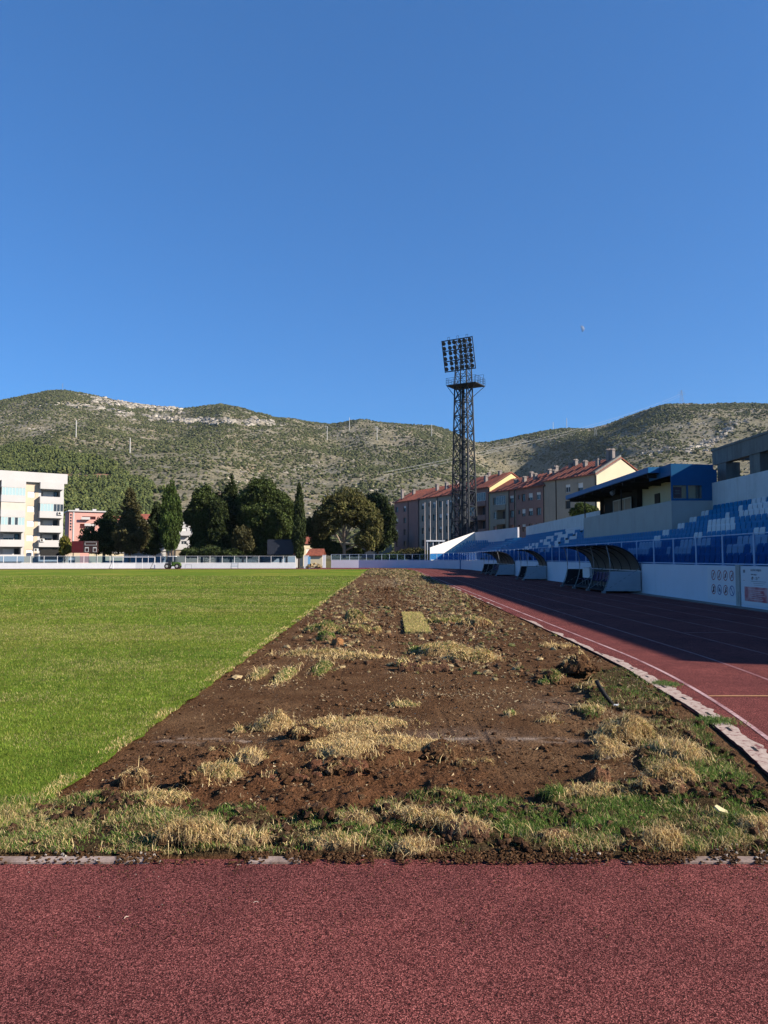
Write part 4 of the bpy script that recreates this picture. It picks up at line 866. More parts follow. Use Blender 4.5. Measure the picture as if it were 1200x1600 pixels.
# ---- railings with blue sheets
def railing(pts, z0, h, sp, label, pm, sheet, inset=.11, closed_end=True, rail=True, pr=.035):
    pts = [Vector((*p, 0)) for p in pts]; e = empty('railing', (pts[0].x, pts[0].y, z0)); bpy.context.view_layer.update(); L0 = 0; feet = []
    for a, b_ in zip(pts[:-1], pts[1:]):
        L = (b_ - a).length; m_ = max(1, round(L / sp))
        for i_ in range(m_): feet.append(a.lerp(b_, i_ / m_))
    feet.append(pts[-1])
    proto = None
    for f in feet:
        if proto is None:
            mb = MB(); mb.tube([(0, 0, 0), (0, 0, h)], pr, 8); mb.box(-.07, -.07, 0, .07, .07, .015); proto = mb.build('post', pm, e); o = proto
        else: o = proto.copy(); SC.collection.objects.link(o); o.parent = e
        o.location = f - Vector((pts[0].x, pts[0].y, 0))
    mbr = MB(); mbs = MB()
    for a, b_ in zip(feet[:-1], feet[1:]):
        d = (b_ - a).normalized(); up = Vector((0, 0, 1))
        for zz in (.06, h - .03): mbr.bar(a + up * (z0 + zz), b_ + up * (z0 + zz), .018, n=6)
        n_ = Vector((-d.y, d.x, 0)) * .008; a2 = a + d * .05; b2 = b_ - d * .05
        mbs.prism([a2 + up * (z0 + .09), b2 + up * (z0 + .09), b2 + up * (z0 + h - .07), a2 + up * (z0 + h - .07)], n_)
    if rail: child(mbr, 'rail', pm, e)
    child(mbs, 'tinted_sheet', sheet, e)
    return tag(e, label, 'railing')
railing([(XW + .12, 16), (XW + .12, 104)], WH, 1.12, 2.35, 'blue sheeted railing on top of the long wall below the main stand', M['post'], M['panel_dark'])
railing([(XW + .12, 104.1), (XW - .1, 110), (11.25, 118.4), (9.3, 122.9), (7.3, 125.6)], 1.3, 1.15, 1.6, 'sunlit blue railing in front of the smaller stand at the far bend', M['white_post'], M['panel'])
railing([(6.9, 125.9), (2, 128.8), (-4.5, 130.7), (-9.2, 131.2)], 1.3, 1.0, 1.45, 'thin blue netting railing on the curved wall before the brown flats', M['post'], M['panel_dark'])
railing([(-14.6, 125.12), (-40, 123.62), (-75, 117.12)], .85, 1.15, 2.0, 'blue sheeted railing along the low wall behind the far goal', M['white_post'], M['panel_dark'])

# ---- press box and canopy
pb = empty('press_box', (16, 43, 0)); bpy.context.view_layer.update()
XF, Y0, Y1 = 16.0, 42.9, 62.0; ZT = 4.86
mb = MB(); mb.box(XF, Y0, 1.2, XF + .2, Y1, ZT); mb.box(XF + .2, Y0, 1.2, XB, Y0 + .2, ZT); mb.box(XF + .2, Y1 - .2, 1.2, XB, Y1, 3.9); child(mb, 'parapet_wall', M['grey_render'], pb)
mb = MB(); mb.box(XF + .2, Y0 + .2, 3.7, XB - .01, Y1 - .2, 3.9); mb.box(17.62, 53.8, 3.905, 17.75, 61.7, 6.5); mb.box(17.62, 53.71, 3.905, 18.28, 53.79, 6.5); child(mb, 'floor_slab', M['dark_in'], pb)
# roof wedge, overhanging towards the pitch
mb = MB(); RZ1, RZ2 = 6.62, 6.95
mb.prism([(15.35, 44.7, RZ1), (15.35, 44.7, RZ2), (18.9, 44.7, RZ2 + .08), (18.9, 44.7, RZ1)], (0, 20.6, 0))
child(mb, 'roof', M['roof_blue'], pb)
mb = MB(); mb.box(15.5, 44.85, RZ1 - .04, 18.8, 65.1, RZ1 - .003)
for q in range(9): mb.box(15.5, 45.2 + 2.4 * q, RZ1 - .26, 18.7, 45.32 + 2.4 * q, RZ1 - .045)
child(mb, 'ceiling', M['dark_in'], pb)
# glazed commentary cabin at the near end
cab = MB(); a, b_ = 16.02, 18.28
cab.box(a, Y0 + .02, ZT + .003, b_ - .55, Y0 + .12, ZT + .12); cab.box(b_ - .55, Y0 + .02, ZT + .003, b_ + .3, Y0 + .12, 6.6); cab.box(a, Y0 + .02, 5.72, b_ - .553, Y0 + .12, 6.6); cab.box(a, Y0 + .123, 6.3, a + .1, 46.5, 6.6)
cab.box(a, Y0 + .02, ZT + .123, a + .09, Y0 + .12, 5.718); cab.box(16.87, Y0 + .02, ZT + .123, 16.95, Y0 + .12, 5.718); cab.box(b_ + .2, Y0 + .123, ZT, b_ + .3, 47, 6.6)
cab.prism([(16.02, Y0 + .03, 6.603), (18.4, Y0 + .03, 6.603), (18.4, Y0 + .03, 6.88), (16.02, Y0 + .03, 6.95)], (0, 2.0, 0))
child(cab, 'cabin_wall', plain('deep_blue_sheet', (.008, .10, .24), .5, var=.1), pb)
mb = MB(); mb.box(16.11, Y0 + .06, ZT + .125, 16.868, Y0 + .08, 5.715); child(mb, 'window', tinted('cabin_pane', (.75, .78, .78), .18, (.2, .22, .22)), pb)
mb = MB(); mb.box(16.952, Y0 + .06, ZT + .125, 17.72, Y0 + .08, 5.715); child(mb, 'window', tinted('cabin_pane2', (.75, .78, .78), .18, (.2, .22, .22)), pb)
mb = MB(); mb.box(18.0, Y0 + 1.6, 3.905, 18.15, 53.7, 6.5); child(mb, 'inner_wall', M['cream'], pb)
mb = MB(); mb.box(17.93, 50.2, 3.9, 17.997, 51.1, 5.9); child(mb, 'door', M['frame_dark'], pb)
wf = MB()
for y in (54.4, 55.8, 57.2, 58.6): wf.box(17.4, y, 3.9, 17.46, y + .06, 6.0)
wf.box(17.4, 54.4, 5.94, 17.46, 58.66, 6.0); wf.box(17.4, 54.4, 4.6, 17.46, 58.66, 4.66); wfo = child(wf, 'window_frame', M['frame_white'], pb)
mb = MB(); mb.box(17.42, 54.46, 4.66, 17.44, 58.6, 5.93); child(mb, 'window', glass('dull_pane', (.16, .15, .14), .3), pb)
for y in (52.9, 62.6): mb = MB(); mb.box(16.25, y, 3.9, 16.33, y + .08, RZ1 - .05); child(mb, 'roof_post', M['steel'], pb)
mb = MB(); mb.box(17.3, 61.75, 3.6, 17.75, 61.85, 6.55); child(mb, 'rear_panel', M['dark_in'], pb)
mb = MB(); mb.lathe((15.9, 53.2, 6.25), [(.05, 0), (.15, .08), (.17, .28), (.05, .3)], (-.8, -.3, -.5), 12); mb.bar((15.95, 53.25, 6.3), (15.95, 53.25, 6.6), .02); child(mb, 'floodlight', M['galv'], pb)
tag(pb, 'press box with sloping blue canopy above a grey parapet in the stand', 'press box')
mb = MB(); mb.box(16.15, Y0 + .10, 5.02, 16.62, Y0 + .112, 5.64); o1 = mb.build('sign_board', plain('red_sign_paint', (.30, .02, .03), .5, var=.1)); 
se = empty('window_sign', (16.4, Y0 + .1, 5.3)); bpy.context.view_layer.update(); o1.parent = se; o1.location = (-16.4, -Y0 - .1, -5.3)
mb = MB()
for q, (l, zz) in enumerate(((.28, 5.42), (.22, 5.33), (.3, 5.24))): mb.box(16.385 - l / 2, Y0 + .094, zz, 16.385 + l / 2, Y0 + .0985, zz + .035)
child(mb, 'lettering', plain('pale_lettering', (.5, .4, .38), .6), se); tag(se, 'red sign with pale lettering behind the press box window', 'sign')

# ---- concrete frame above the stand, and an added, out-of-view block that shades the track
cf = empty('concrete_frame', (19.5, 30, 0)); bpy.context.view_layer.update()
mb = MB(); mb.box(19.5, 8, 7.15, 19.9, 45.6, 8.0); mb.box(19.45, 8, 8.0, 20.0, 45.7, 8.12)
for q in range(12): mb.box(19.903, 8.2 + q * 3.3, 7.35, 23.0, 8.55 + q * 3.3, 7.95)
child(mb, 'beam', M['concrete'], cf)
for y in (43.9, 39.9, 35.7, 31.5, 27.3, 23.1, 18.9, 14.7, 10.5):
    mb = MB(); mb.box(19.55, y, 3.5, 20.35, y + 1.15, 7.147); child(mb, 'column', M['concrete'], cf)
mb = MB(); mb.box(19.52, 12, 2, 19.75, 45.6, 5.6); child(mb, 'rear_parapet', M['concrete'], cf)
tag(cf, 'raw grey concrete beam on square columns above the stand at right', 'concrete frame')
gb = empty('unseen_shade_block', (27, 25, 0)); bpy.context.view_layer.update()
mb = MB(); mb.box(24, 6.5, -.1, 34, 45.5, 10.4); child(mb, 'wall', M['concrete'], gb)
for q in range(9):
    mb = MB(); mb.box(23.96, 8 + 4 * q, 6.4, 23.995, 10.4 + 4 * q, 8.4); child(mb, 'window', M['glass'], gb)
tag(gb, 'added unseen concrete block behind the near end of the main stand, shading the track', 'building')

# ---- dugout shelters
def dugout(y0, y1, label, nseat, nrib):
    e = empty('dugout', (11.2, (y0 + y1) / 2, 0)); bpy.context.view_layer.update(); W = XW - .06
    arc = [(10.42 + (W - 10.42) * math.sin(a), 1.02 + 1.24 * math.cos(a)) for a in np.linspace(-.12, math.pi / 2 * .97, 15)]
    mb = MB()
    for (xa, za), (xb, zb) in zip(arc[:-1], arc[1:]):
        mb.quad((xa, y0, za), (xb, y0, zb), (xb, y1, zb), (xa, y1, za)); mb.quad((xa, y0, za + .02), (xa, y1, za + .02), (xb + .015, y1, zb + .02), (xb + .015, y0, zb + .02))
    child(mb, 'canopy', DUG, e, True)
    mb = MB(); mb.quad((W - .02, y0, .16), (W - .02, y1, .16), (W - .02, y1, 1.02), (W - .02, y0, 1.02)); child(mb, 'back_panel', plain('grey_back_sheet', (.16, .16, .15), .7, var=.1), e)
    for k in range(nrib):
        y = y0 + (y1 - y0) * k / (nrib - 1); mb = MB(); mb.tube([(xa, y, za - .02) for xa, za in arc], .022, 6); child(mb, 'rib', M['steel'], e)
    legs = sorted(set([0, nrib - 1] + list(range(0, nrib, 2))))
    leg = lambda t: (10.40 + .30 * math.sin(math.pi * t * .95) * (1 - .2 * t), .05 + 2.2 * t)
    for k in legs:
        y = y0 + (y1 - y0) * k / (nrib - 1); mb = MB(); mb.tube([(leg(t)[0] - .12 * (1 - t), y, leg(t)[1]) for t in np.linspace(0, 1, 12)], .024, 6); mb.box(10.20, y - .07, 0, 10.38, y + .07, .09); child(mb, 'leg', M['galv'], e)
        mb = MB(); mb.bar((10.38, y, .12), (W - .06, y, 1.15), .02, n=6); child(mb, 'brace', M['galv'], e)
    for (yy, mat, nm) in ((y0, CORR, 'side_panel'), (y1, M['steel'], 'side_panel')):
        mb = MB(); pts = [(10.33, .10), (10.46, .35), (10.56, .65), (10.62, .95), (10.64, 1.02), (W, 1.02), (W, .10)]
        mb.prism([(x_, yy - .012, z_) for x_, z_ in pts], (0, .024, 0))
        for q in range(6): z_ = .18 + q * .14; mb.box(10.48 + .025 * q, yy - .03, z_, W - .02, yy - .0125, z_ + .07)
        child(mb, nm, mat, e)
    mb = MB()
    for zz in (.42, 1.0): mb.bar((W - .1, y0, zz), (W - .1, y1, zz), .02, n=6)
    mb.bar((10.45, y0, 2.24), (10.45, y1, 2.24), .022, n=6); mb.box(10.32, y0, .1, W, y1, .14); child(mb, 'frame_rail', M['steel'], e)
    pr = None
    for k in range(nseat):
        y = y0 + .5 + (y1 - y0 - 1) * k / max(1, nseat - 1)
        if pr is None: pr = sb.build('seat', [DSEAT, M['galv']]); o = pr
        else: o = pr.copy(); SC.collection.objects.link(o)
        o.parent = e; o.location = (11.35 - 11.2, y - (y0 + y1) / 2, .05)
    return tag(e, label, 'dugout')
DUG = plain('brown_grey_polycarbonate', (.105, .10, .09), .5, var=.12, scale=1)
DSEAT = plain('navy_seat_plastic', (.015, .02, .10), .45, var=.15)
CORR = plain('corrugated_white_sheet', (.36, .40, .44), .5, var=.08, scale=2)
dugout(36.4, 44.9, 'largest curved team shelter, nearest of the three, with a row of navy seats', 13, 7)
dugout(57.6, 60.3, 'short curved shelter in the middle of the three by the wall', 3, 3)
dugout(71.8, 82.8, 'farthest curved shelter with dark side panel near the far bend', 16, 7)
mb = MB()
for q in range(5): mb.box(11.28, 42.6 + q * .3, .55, 11.42 + .02 * (q % 2), 42.89 + q * .3, 1.08 + .02 * (q % 3))
tag(mb.build('white_cloth', M['white_post']), 'pale cloth draped over seats at the far end of the nearest shelter', 'cloth')

# ---- signs on the wall (plane x = XW - .02, facing the pitch)
def sign_sheet(name, y0, y1, z0, z1, mat, label):
    e = empty(name, (XW - .005, (y0 + y1) / 2, (z0 + z1) / 2)); bpy.context.view_layer.update()
    mb = MB(); mb.box(XW - .016, y0, z0, XW - .004, y1, z1); child(mb, 'board', mat, e); return tag(e, label, 'sign')
board = plain('sign_board_white', (.66, .67, .70), .6, var=.03)
sg = sign_sheet('prohibition_sign', 26.62, 28.95, .12, 1.33, board, 'white board with eight round prohibition symbols in two rows on the wall')
ring_r = plain('sign_red', (.34, .03, .04), .6, var=.1); ring_b = plain('sign_blue', (.05, .08, .28), .6, var=.1); ink = plain('sign_black', (.03, .03, .035), .6); inkg = plain('sign_grey', (.22, .23, .26), .6)
def disc_ring(mb, yc, zc, ro, ri, x, m):
    n = 24
    for k in range(n):
        a, b_ = 2 * math.pi * k / n, 2 * math.pi * (k + 1) / n
        mb.quad((x, yc + ro * math.cos(a), zc + ro * math.sin(a)), (x, yc + ro * math.cos(b_), zc + ro * math.sin(b_)), (x, yc + ri * math.cos(b_), zc + ri * math.sin(b_)), (x, yc + ri * math.cos(a), zc + ri * math.sin(a)), m)
def flat(mb, pts, x, m): mb.poly([(x, y, z) for y, z in pts], m)
for r_ in range(2):
    for c_ in range(4):
        yc = 28.42 - c_ * .50; zc = 1.03 - r_ * .52; mb = MB(); X = XW - .02; blue = (r_ == 1 and c_ in (1, 3))
        disc_ring(mb, yc, zc, .185, .155, X, 1 if blue else 0)
        a = math.pi / 4 + (math.pi / 2 if not blue else 0); dy, dz = math.cos(a), math.sin(a); py_, pz_ = -dz * .014, dy * .014
        flat(mb, [(yc + dy * .16 + py_, zc + dz * .16 + pz_), (yc - dy * .16 + py_, zc - dz * .16 + pz_), (yc - dy * .16 - py_, zc - dz * .16 - pz_), (yc + dy * .16 - py_, zc + dz * .16 - pz_)], X - .002, 1 if blue else 0)
        k = r_ * 4 + c_; mI = 2 if k in (4, 6) else 3
        def R_(y0, z0, y1, z1): flat(mb, [(yc + y0, zc + z0), (yc + y1, zc + z0), (yc + y1, zc + z1), (yc + y0, zc + z1)], X + .001, mI)
        if k == 0: R_(-.02, -.08, .02, .06); R_(-.08, .02, .08, .05)
        elif k == 1: R_(-.03, -.09, .03, .03); R_(-.012, .03, .012, .10)
        elif k == 2: flat(mb, [(yc - .08, zc - .06), (yc + .02, zc - .1), (yc + .06, zc + .03), (yc - .02, zc + .09)], X + .001, mI)
        elif k == 3: R_(-.08, -.08, -.03, .08); R_(.02, -.08, .07, .02); R_(-.03, .0, .02, .03)
        elif k == 4: flat(mb, [(yc - .07, zc - .1), (yc + .07, zc - .1), (yc + .04, zc + .02), (yc + .05, zc + .09), (yc - .03, zc + .11), (yc - .04, zc + .02)], X + .001, mI)
        elif k == 5: R_(-.09, -.07, .09, .02); R_(-.02, .02, .05, .07)
        elif k == 6: R_(-.03, -.1, .03, .05); flat(mb, [(yc - .08, zc - .08), (yc - .03, zc - .03), (yc - .03, zc + .03), (yc - .09, zc - .02)], X + .001, mI); flat(mb, [(yc - .03, zc + .06), (yc + .03, zc + .06), (yc + .02, zc + .11), (yc - .02, zc + .11)], X + .001, mI)
        else: flat(mb, [(yc - .06, zc - .09), (yc - .03, zc - .09), (yc + .07, zc + .08), (yc + .04, zc + .09)], X + .001, mI)
        child(mb, 'symbol', [ring_r, ring_b, ink, inkg], sg)
ps = sign_sheet('opening_hours_poster', 24.25, 26.22, .10, 1.33, board, 'white poster with opening hours and a pink picture beside the grey pillar')
def vgrad():
    m, t, b = newmat('poster_pink'); p = coord(t); n = noise(t, 2.2, 3, p); r = ramp(t, n.outputs[0], [(.35, (.34, .06, .08)), (.6, (.55, .30, .30))]); t.links.new(r.outputs[0], b.inputs['Base Color']); b.inputs['Roughness'].default_value = .6; return m
mb = MB(); flat(mb, [(25.98, .22), (24.42, .22), (24.42, .70), (25.98, .70)], XW - .02, 0); child(mb, 'picture', vgrad(), ps)
mb = MB()
for q, (a, b_, z) in enumerate(((25.6, 24.6, .60), (25.5, 24.9, .53), (25.6, 24.7, .47), (25.5, 24.6, .41), (25.6, 24.8, .35), (25.6, 24.7, .29))): flat(mb, [(a, z), (b_, z), (b_, z + .018), (a, z + .018)], XW - .022, 0)
child(mb, 'picture_lines', plain('poster_pale', (.6, .45, .46), .6), ps)
mb = MB()
for (a, b_, z, h_) in ((25.5, 24.5, .88, .014), (25.35, 24.55, .82, .012), (25.3, 24.7, .76, .01), (26.05, 25.9, 1.16, .1), (26.08, 25.92, .9, .012)): flat(mb, [(a, z), (b_, z), (b_, z + h_), (a, z + h_)], XW - .02, 0)
child(mb, 'small_print', inkg, ps)
def text(body, y, z, size_, mat, parent, name='lettering'):
    cu = bpy.data.curves.new(name, 'FONT'); cu.body = body; cu.size = size_; cu.align_x = 'CENTER'; cu.extrude = .001
    tmp = bpy.data.objects.new(name, cu); SC.collection.objects.link(tmp); dg = bpy.context.evaluated_depsgraph_get(); me = bpy.data.meshes.new_from_object(tmp.evaluated_get(dg)); bpy.data.objects.remove(tmp)
    me.materials.clear(); o = link(name, me, mat); o.parent = parent; Mx = Matrix.Translation((XW - .021, y, z)) @ Matrix(((0, 0, -1, 0), (-1, 0, 0, 0), (0, 1, 0, 0), (0, 0, 0, 1)))
    o.matrix_basis = parent.matrix_basis.inverted() @ Mx; return o
text('RADNO VRIJEME', 25.15, 1.22, .10, inkg, ps); text('Radno vrijeme', 25.3, 1.09, .065, ink, ps)
text('07  - 21', 25.25, .94, .135, ink, ps); text('00', 25.39, 1.0, .06, ink, ps); text('00', 24.96, 1.0, .06, ink, ps)
mb = MB(); mb.box(XW - .05, 26.28, 0, XW + .1, 26.56, 1.42); mb.box(XW - .07, 26.38, .1, XW - .052, 26.44, .5, 0); tag(mb.build('concrete_pillar', M['grey_render']), 'narrow grey concrete pillar between the two wall signs', 'pillar')
mb = MB(); mb.box(XW - .5, 10, .0, XW - .002, 36.5, .012); tag(mb.build('wall_gutter', M['concrete']), kind='structure')

# ---- floodlight tower
def tower():
    bx, by = 14.4, 140.0; e = empty('floodlight_tower', (bx, by, 0), R(-31)); H = 33.2; S = M['steel']
    hw = lambda z: 1.85 + (1.2 - 1.85) * z / H
    for sx, sy in ((-1, -1), (1, -1), (1, 1), (-1, 1)):
        mb = MB(); mb.tube([(sx * hw(0), sy * hw(0), 0), (sx * hw(H), sy * hw(H), H), (sx * .95, sy * .95, H + 8.4)], [.19, .15, .09], 6); mb.build('leg', S, e)
    nT = 12; mb = MB()
    for k in range(nT + 1):
        z = H * k / nT; h_ = hw(z); c = [(-h_, -h_, z), (h_, -h_, z), (h_, h_, z), (-h_, h_, z)]
        for i_ in range(4): mb.bar(c[i_], c[(i_ + 1) % 4], .10)
        if k < nT:
            z2 = H * (k + 1) / nT; h2 = hw(z2); c2 = [(-h2, -h2, z2), (h2, -h2, z2), (h2, h2, z2), (-h2, h2, z2)]
            for i_ in range(4): mb.bar(c[i_], c2[(i_ + 1) % 4], .085); mb.bar(c[(i_ + 1) % 4], c2[i_], .085)
    for k in range(4):
        z, z2 = H + 2.1 * k, H + 2.1 * (k + 1); h_ = 1.2 - .06 * k; c = [(-h_, -h_, z), (h_, -h_, z), (h_, h_, z), (-h_, h_, z)]; c2 = [(x_, y_, z2) for x_, y_, _ in c]
        for i_ in range(4): mb.bar(c[i_], c2[(i_ + 1) % 4], .05); mb.bar(c[(i_ + 1) % 4], c2[i_], .05); mb.bar(c2[i_], c2[(i_ + 1) % 4], .05)
    mb.build('lattice_brace', S, e)
    mb = MB(); mb.tube([(-.1, 0, 0), (-.1, 0, H)], [.52, .30], 10); mb.build('cable_duct', S, e)
    mb = MB()
    for sx in (.35, .75): mb.bar((sx, .6, 0), (sx, .6, H), .04)
    for k in range(66): mb.bar((.35, .6, .5 * k + .3), (.75, .6, .5 * k + .3), .02)
    mb.build('ladder', M['galv'], e)
    mb = MB(); mb.box(-2.6, -1.9, H, 3.3, 2.3, H + .16)
    for sx, sy in ((-2.5, -1.8), (3.2, -1.8), (3.2, 2.2), (-2.5, 2.2)): mb.bar((sx, sy, H), (math.copysign(1.26, sx), math.copysign(1.26, sy), H - 1.9), .07)
    mb.build('platform', S, e)
    mb = MB(); c = [(-2.6, -1.9), (3.3, -1.9), (3.3, 2.3), (-2.6, 2.3)]
    for i_ in range(4):
        a, b_ = Vector((*c[i_], H + .16)), Vector((*c[(i_ + 1) % 4], H + .16))
        for zz in (.45, .85, 1.25): mb.bar(a + Vector((0, 0, zz)), b_ + Vector((0, 0, zz)), .028)
        for q in range(5): p = a.lerp(b_, q / 4); mb.bar(p, p + Vector((0, 0, 1.28)), .03)
    for q in range(3): mb.bar((1.2 + .9 * q, 2.3, H + .16), (1.2 + .9 * q, 2.3, H + 2.3), .03)
    mb.bar((1.2, 2.3, H + 2.3), (3.0, 2.3, H + 2.3), .03)
    mb.build('guard_rail', S, e)
    # lamp frame: local x along the panel, leaning out over the pitch (-y)
    Wp, z0, z1 = 3.05, H + 2.7, H + 8.1; lean = 1.35
    P = lambda u, v: Vector((u * Wp + .1, -1.55 - lean * v, z0 + (z1 - z0) * v))
    mb = MB()
    for q in range(4): mb.bar(P(-1, q / 3), P(1, q / 3), .11)
    for u in (-1, 1): mb.bar(P(u, -.02), P(u, 1.02), .09)
    for u in (-.6, -.2, .2, .6): mb.bar(P(u, 0) + Vector((0, .15, 0)), P(u, 1) + Vector((0, .15, 0)), .05)
    for u, v in ((-.6, .1), (.6, .1), (-.3, .9), (.3, .9), (0, .5)): mb.bar(P(u, v), (max(-.9, min(.9, u * 2)), -.9, z0 + (z1 - z0) * v), .05)
    for u in (-.55, .05, .65):
        a = P(u - .06, 1); b_ = P(u + .06, 1); mb.bar(a, a + Vector((0, 0, .6)), .03); mb.bar(b_, b_ + Vector((0, 0, .6)), .03); mb.bar(a + Vector((0, 0, .6)), b_ + Vector((0, 0, .6)), .03)
    mb.build('lamp_frame', S, e)
    aim = Vector((0, -.85, -.5)).normalized(); pr = None
    lens = plain('lamp_lens', (.06, .06, .06), .25)
    for q in range(3):
        for s_ in (0, 1):
            for c_ in range(6):
                u = (-.84, -.46, -.16, .22, .5, .86)[c_]; v = q / 3 + (.09 if s_ == 0 else .25)
                if pr is None:
                    mb = MB(); mb.lathe((0, 0, 0), [(.10, -.22), (.17, -.12), (.29, .10), (.31, .16), (.30, .18), (.27, .17)], aim, 12); mb.box(-.09, -.02, -.1, .09, .26, .14)
                    pr = mb.build('floodlight', [plain('lamp_housing', (.06, .062, .065), .6, var=.2)], e, True); ln = MB(); ln.lathe((0, 0, 0), [(.26, .171), (.25, .178)], aim, 12); l2 = ln.build('lens', lens, pr); o = pr
                else: o = copy_tree(pr, e)
                o.location = P(u, v) + Vector((0, -.18, 0)); o.scale = (1.3, 1.2, 1.3)
    tag(e, 'tall dark steel lattice floodlight tower rising behind the stands', 'floodlight tower'); return e
tower()
# ---- flagpoles
pole = None
for k, (px, yb, yt, lb) in enumerate(((664, 858, 787, 'leftmost'), (672.5, 850, 785, 'second from left'), (682, 850, 784, 'middle'), (691.5, 845, 785, 'second from right'), (700.5, 843, 783, 'rightmost'))):
    p = at(px, 872, 133 + k); top = at(px, yt, 133 + k).z
    mb = MB(); mb.tube([(0, 0, 0), (0, 0, top * .7), (0, 0, top)], [.075, .06, .045], 8); mb.lathe((0, 0, top), [(.02, 0), (.1, .06), (.1, .12), (.02, .18)], n=8); mb.box(-.2, -.2, 0, .2, .2, .3)
    o = mb.build('flagpole', plain('flagpole_paint', (.45, .40, .38), .5, var=.08)); o.location = (p.x, p.y, 0); tag(o, 'bare white flagpole, %s of the five beside the tower' % lb, 'flagpole', 'flagpoles beside the tower')
# small white canopy by the flagpoles
p = at(680, 848, 134); e = empty('entrance_canopy', (p.x, p.y, 0)); mb = MB(); mb.box(-1.6, -1, 4.5, 1.6, 1, 4.75); mb.build('roof', M['white_post'], e)
for sx in (-1.4, -.4, .6, 1.4): mb = MB(); mb.box(sx - .06, -.9, 0, sx + .06, -.78, 4.5); mb.build('post', M['white_post'], e)
tag(e, 'small white flat roofed canopy at the foot of the flagpoles', 'canopy')
# ================================================================== HILLS
SK = np.array([(-700, 700), (-400, 672), (-200, 645), (0, 622), (40, 614), (70, 608), (92, 606.5), (120, 611), (160, 619), (200, 629), (240, 634), (290, 636), (320, 631), (345, 629), (365, 634), (400, 647), (430, 652), (460, 654), (510, 661), (540, 659), (575, 657), (610, 659), (650, 662), (680, 664), (700, 670), (725, 682), (745, 690), (765, 690), (800, 683), (850, 672), (880, 668), (925, 668), (955, 660), (985, 648), (1020, 636), (1050, 629), (1080, 628), (1100, 629), (1150, 627), (1200, 629), (1400, 640), (1800, 690)], float)
HY0, HYR = 330.0, 1400.0
def hill_z(u, Y):
    px = CX + F * u; ev = (HOR - np.interp(px, SK[:, 0], SK[:, 1])) / F
    zr = ev * HYR + CAMH
    t = np.clip((Y - HY0) / (HYR - HY0), 0, 1.6); x = u * Y
    s = np.where(t <= 1, t ** 1.12, 1 - (t - 1) * .9)
    rel = np.clip(t * 5, 0, 1) * (1 - smooth(.82, 1.0, t)) 
    sp = (fbm(x / 260 + .35 * Y / 300, Y / 700, 201, 4) - .5) * 95 + (np.abs(fbm(x / 120, Y / 320, 202, 3) - .5)) * -42 + 8
    val = -70 * np.exp(-((u - (.165 + .10 * (1 - t))) / .055) ** 2) * smooth(.1, .45, t) * (1 - smooth(.8, 1, t))     # side valley
    return zr * s + (sp * .8 + val) * rel * np.clip(t * 1.5, 0, 1) + (1 - smooth(.9, 1, t)) * 3 * (fbm(x / 30, Y / 30, 203, 3) - .5) * np.clip(t * 6, 0, 1) - .2
us = np.linspace(-1.0, 1.0, 640); Yh = np.concatenate([np.linspace(HY0, HYR, 300), np.linspace(HYR + 15, 1900, 14)])
U2, Y2 = np.meshgrid(us, Yh); Z2 = hill_z(U2, Y2); X2 = U2 * Y2
idx = np.arange(U2.size).reshape(U2.shape); Q = np.stack([idx[:-1, :-1], idx[:-1, 1:], idx[1:, 1:], idx[1:, :-1]], -1).reshape(-1, 4)
def hillmat():
    m, t, b = newmat('hill_ground'); p = coord(t); n = noise(t, .012, 6, p, .6); n2 = noise(t, .22, 5, p, .75); n3 = noise(t, .05, 5, p, .65)
    r = ramp(t, n.outputs[0], [(.35, (.095, .09, .048)), (.5, (.135, .12, .070)), (.62, (.20, .17, .105)), (.7, (.18, .13, .08))]); r2 = ramp(t, n2.outputs[0], [(.34, (.45, .47, .40)), (.5, (.95, .95, .92)), (.66, (1.65, 1.65, 1.65))])
    c = mixc(t, 1, r.outputs[0], r2.outputs[0], 'MULTIPLY'); c = mixc(t, ramp(t, n3.outputs[0], [(.5, (0, 0, 0)), (.68, (.5, .5, .5))]).outputs[0], c, (.25, .24, .21))
    t.links.new(c, b.inputs['Base Color']); b.inputs['Roughness'].default_value = .95
    bp = N(t, 'ShaderNodeBump'); bp.inputs['Strength'].default_value = 1; bp.inputs['Distance'].default_value = 2.5; t.links.new(n2.outputs[0], bp.inputs['Height']); t.links.new(bp.outputs[0], b.inputs['Normal']); return m
tag(np_mesh('hills', np.stack([X2, Y2, Z2], -1).reshape(-1, 3), Q, hillmat(), smooth_=True), kind='structure')
_Yg = np.linspace(HY0, HYR, 500)
def hill_at(px, py):
    u = (px - CX) / F; z = hill_z(np.full(500, u), _Yg); e = (z - CAMH) / _Yg; tgt = (HOR - py) / F
    run = np.maximum.accumulate(e); i = int(np.searchsorted(run, tgt)); i = min(i, 499); return Vector((u * _Yg[i], _Yg[i], float(z[i])))
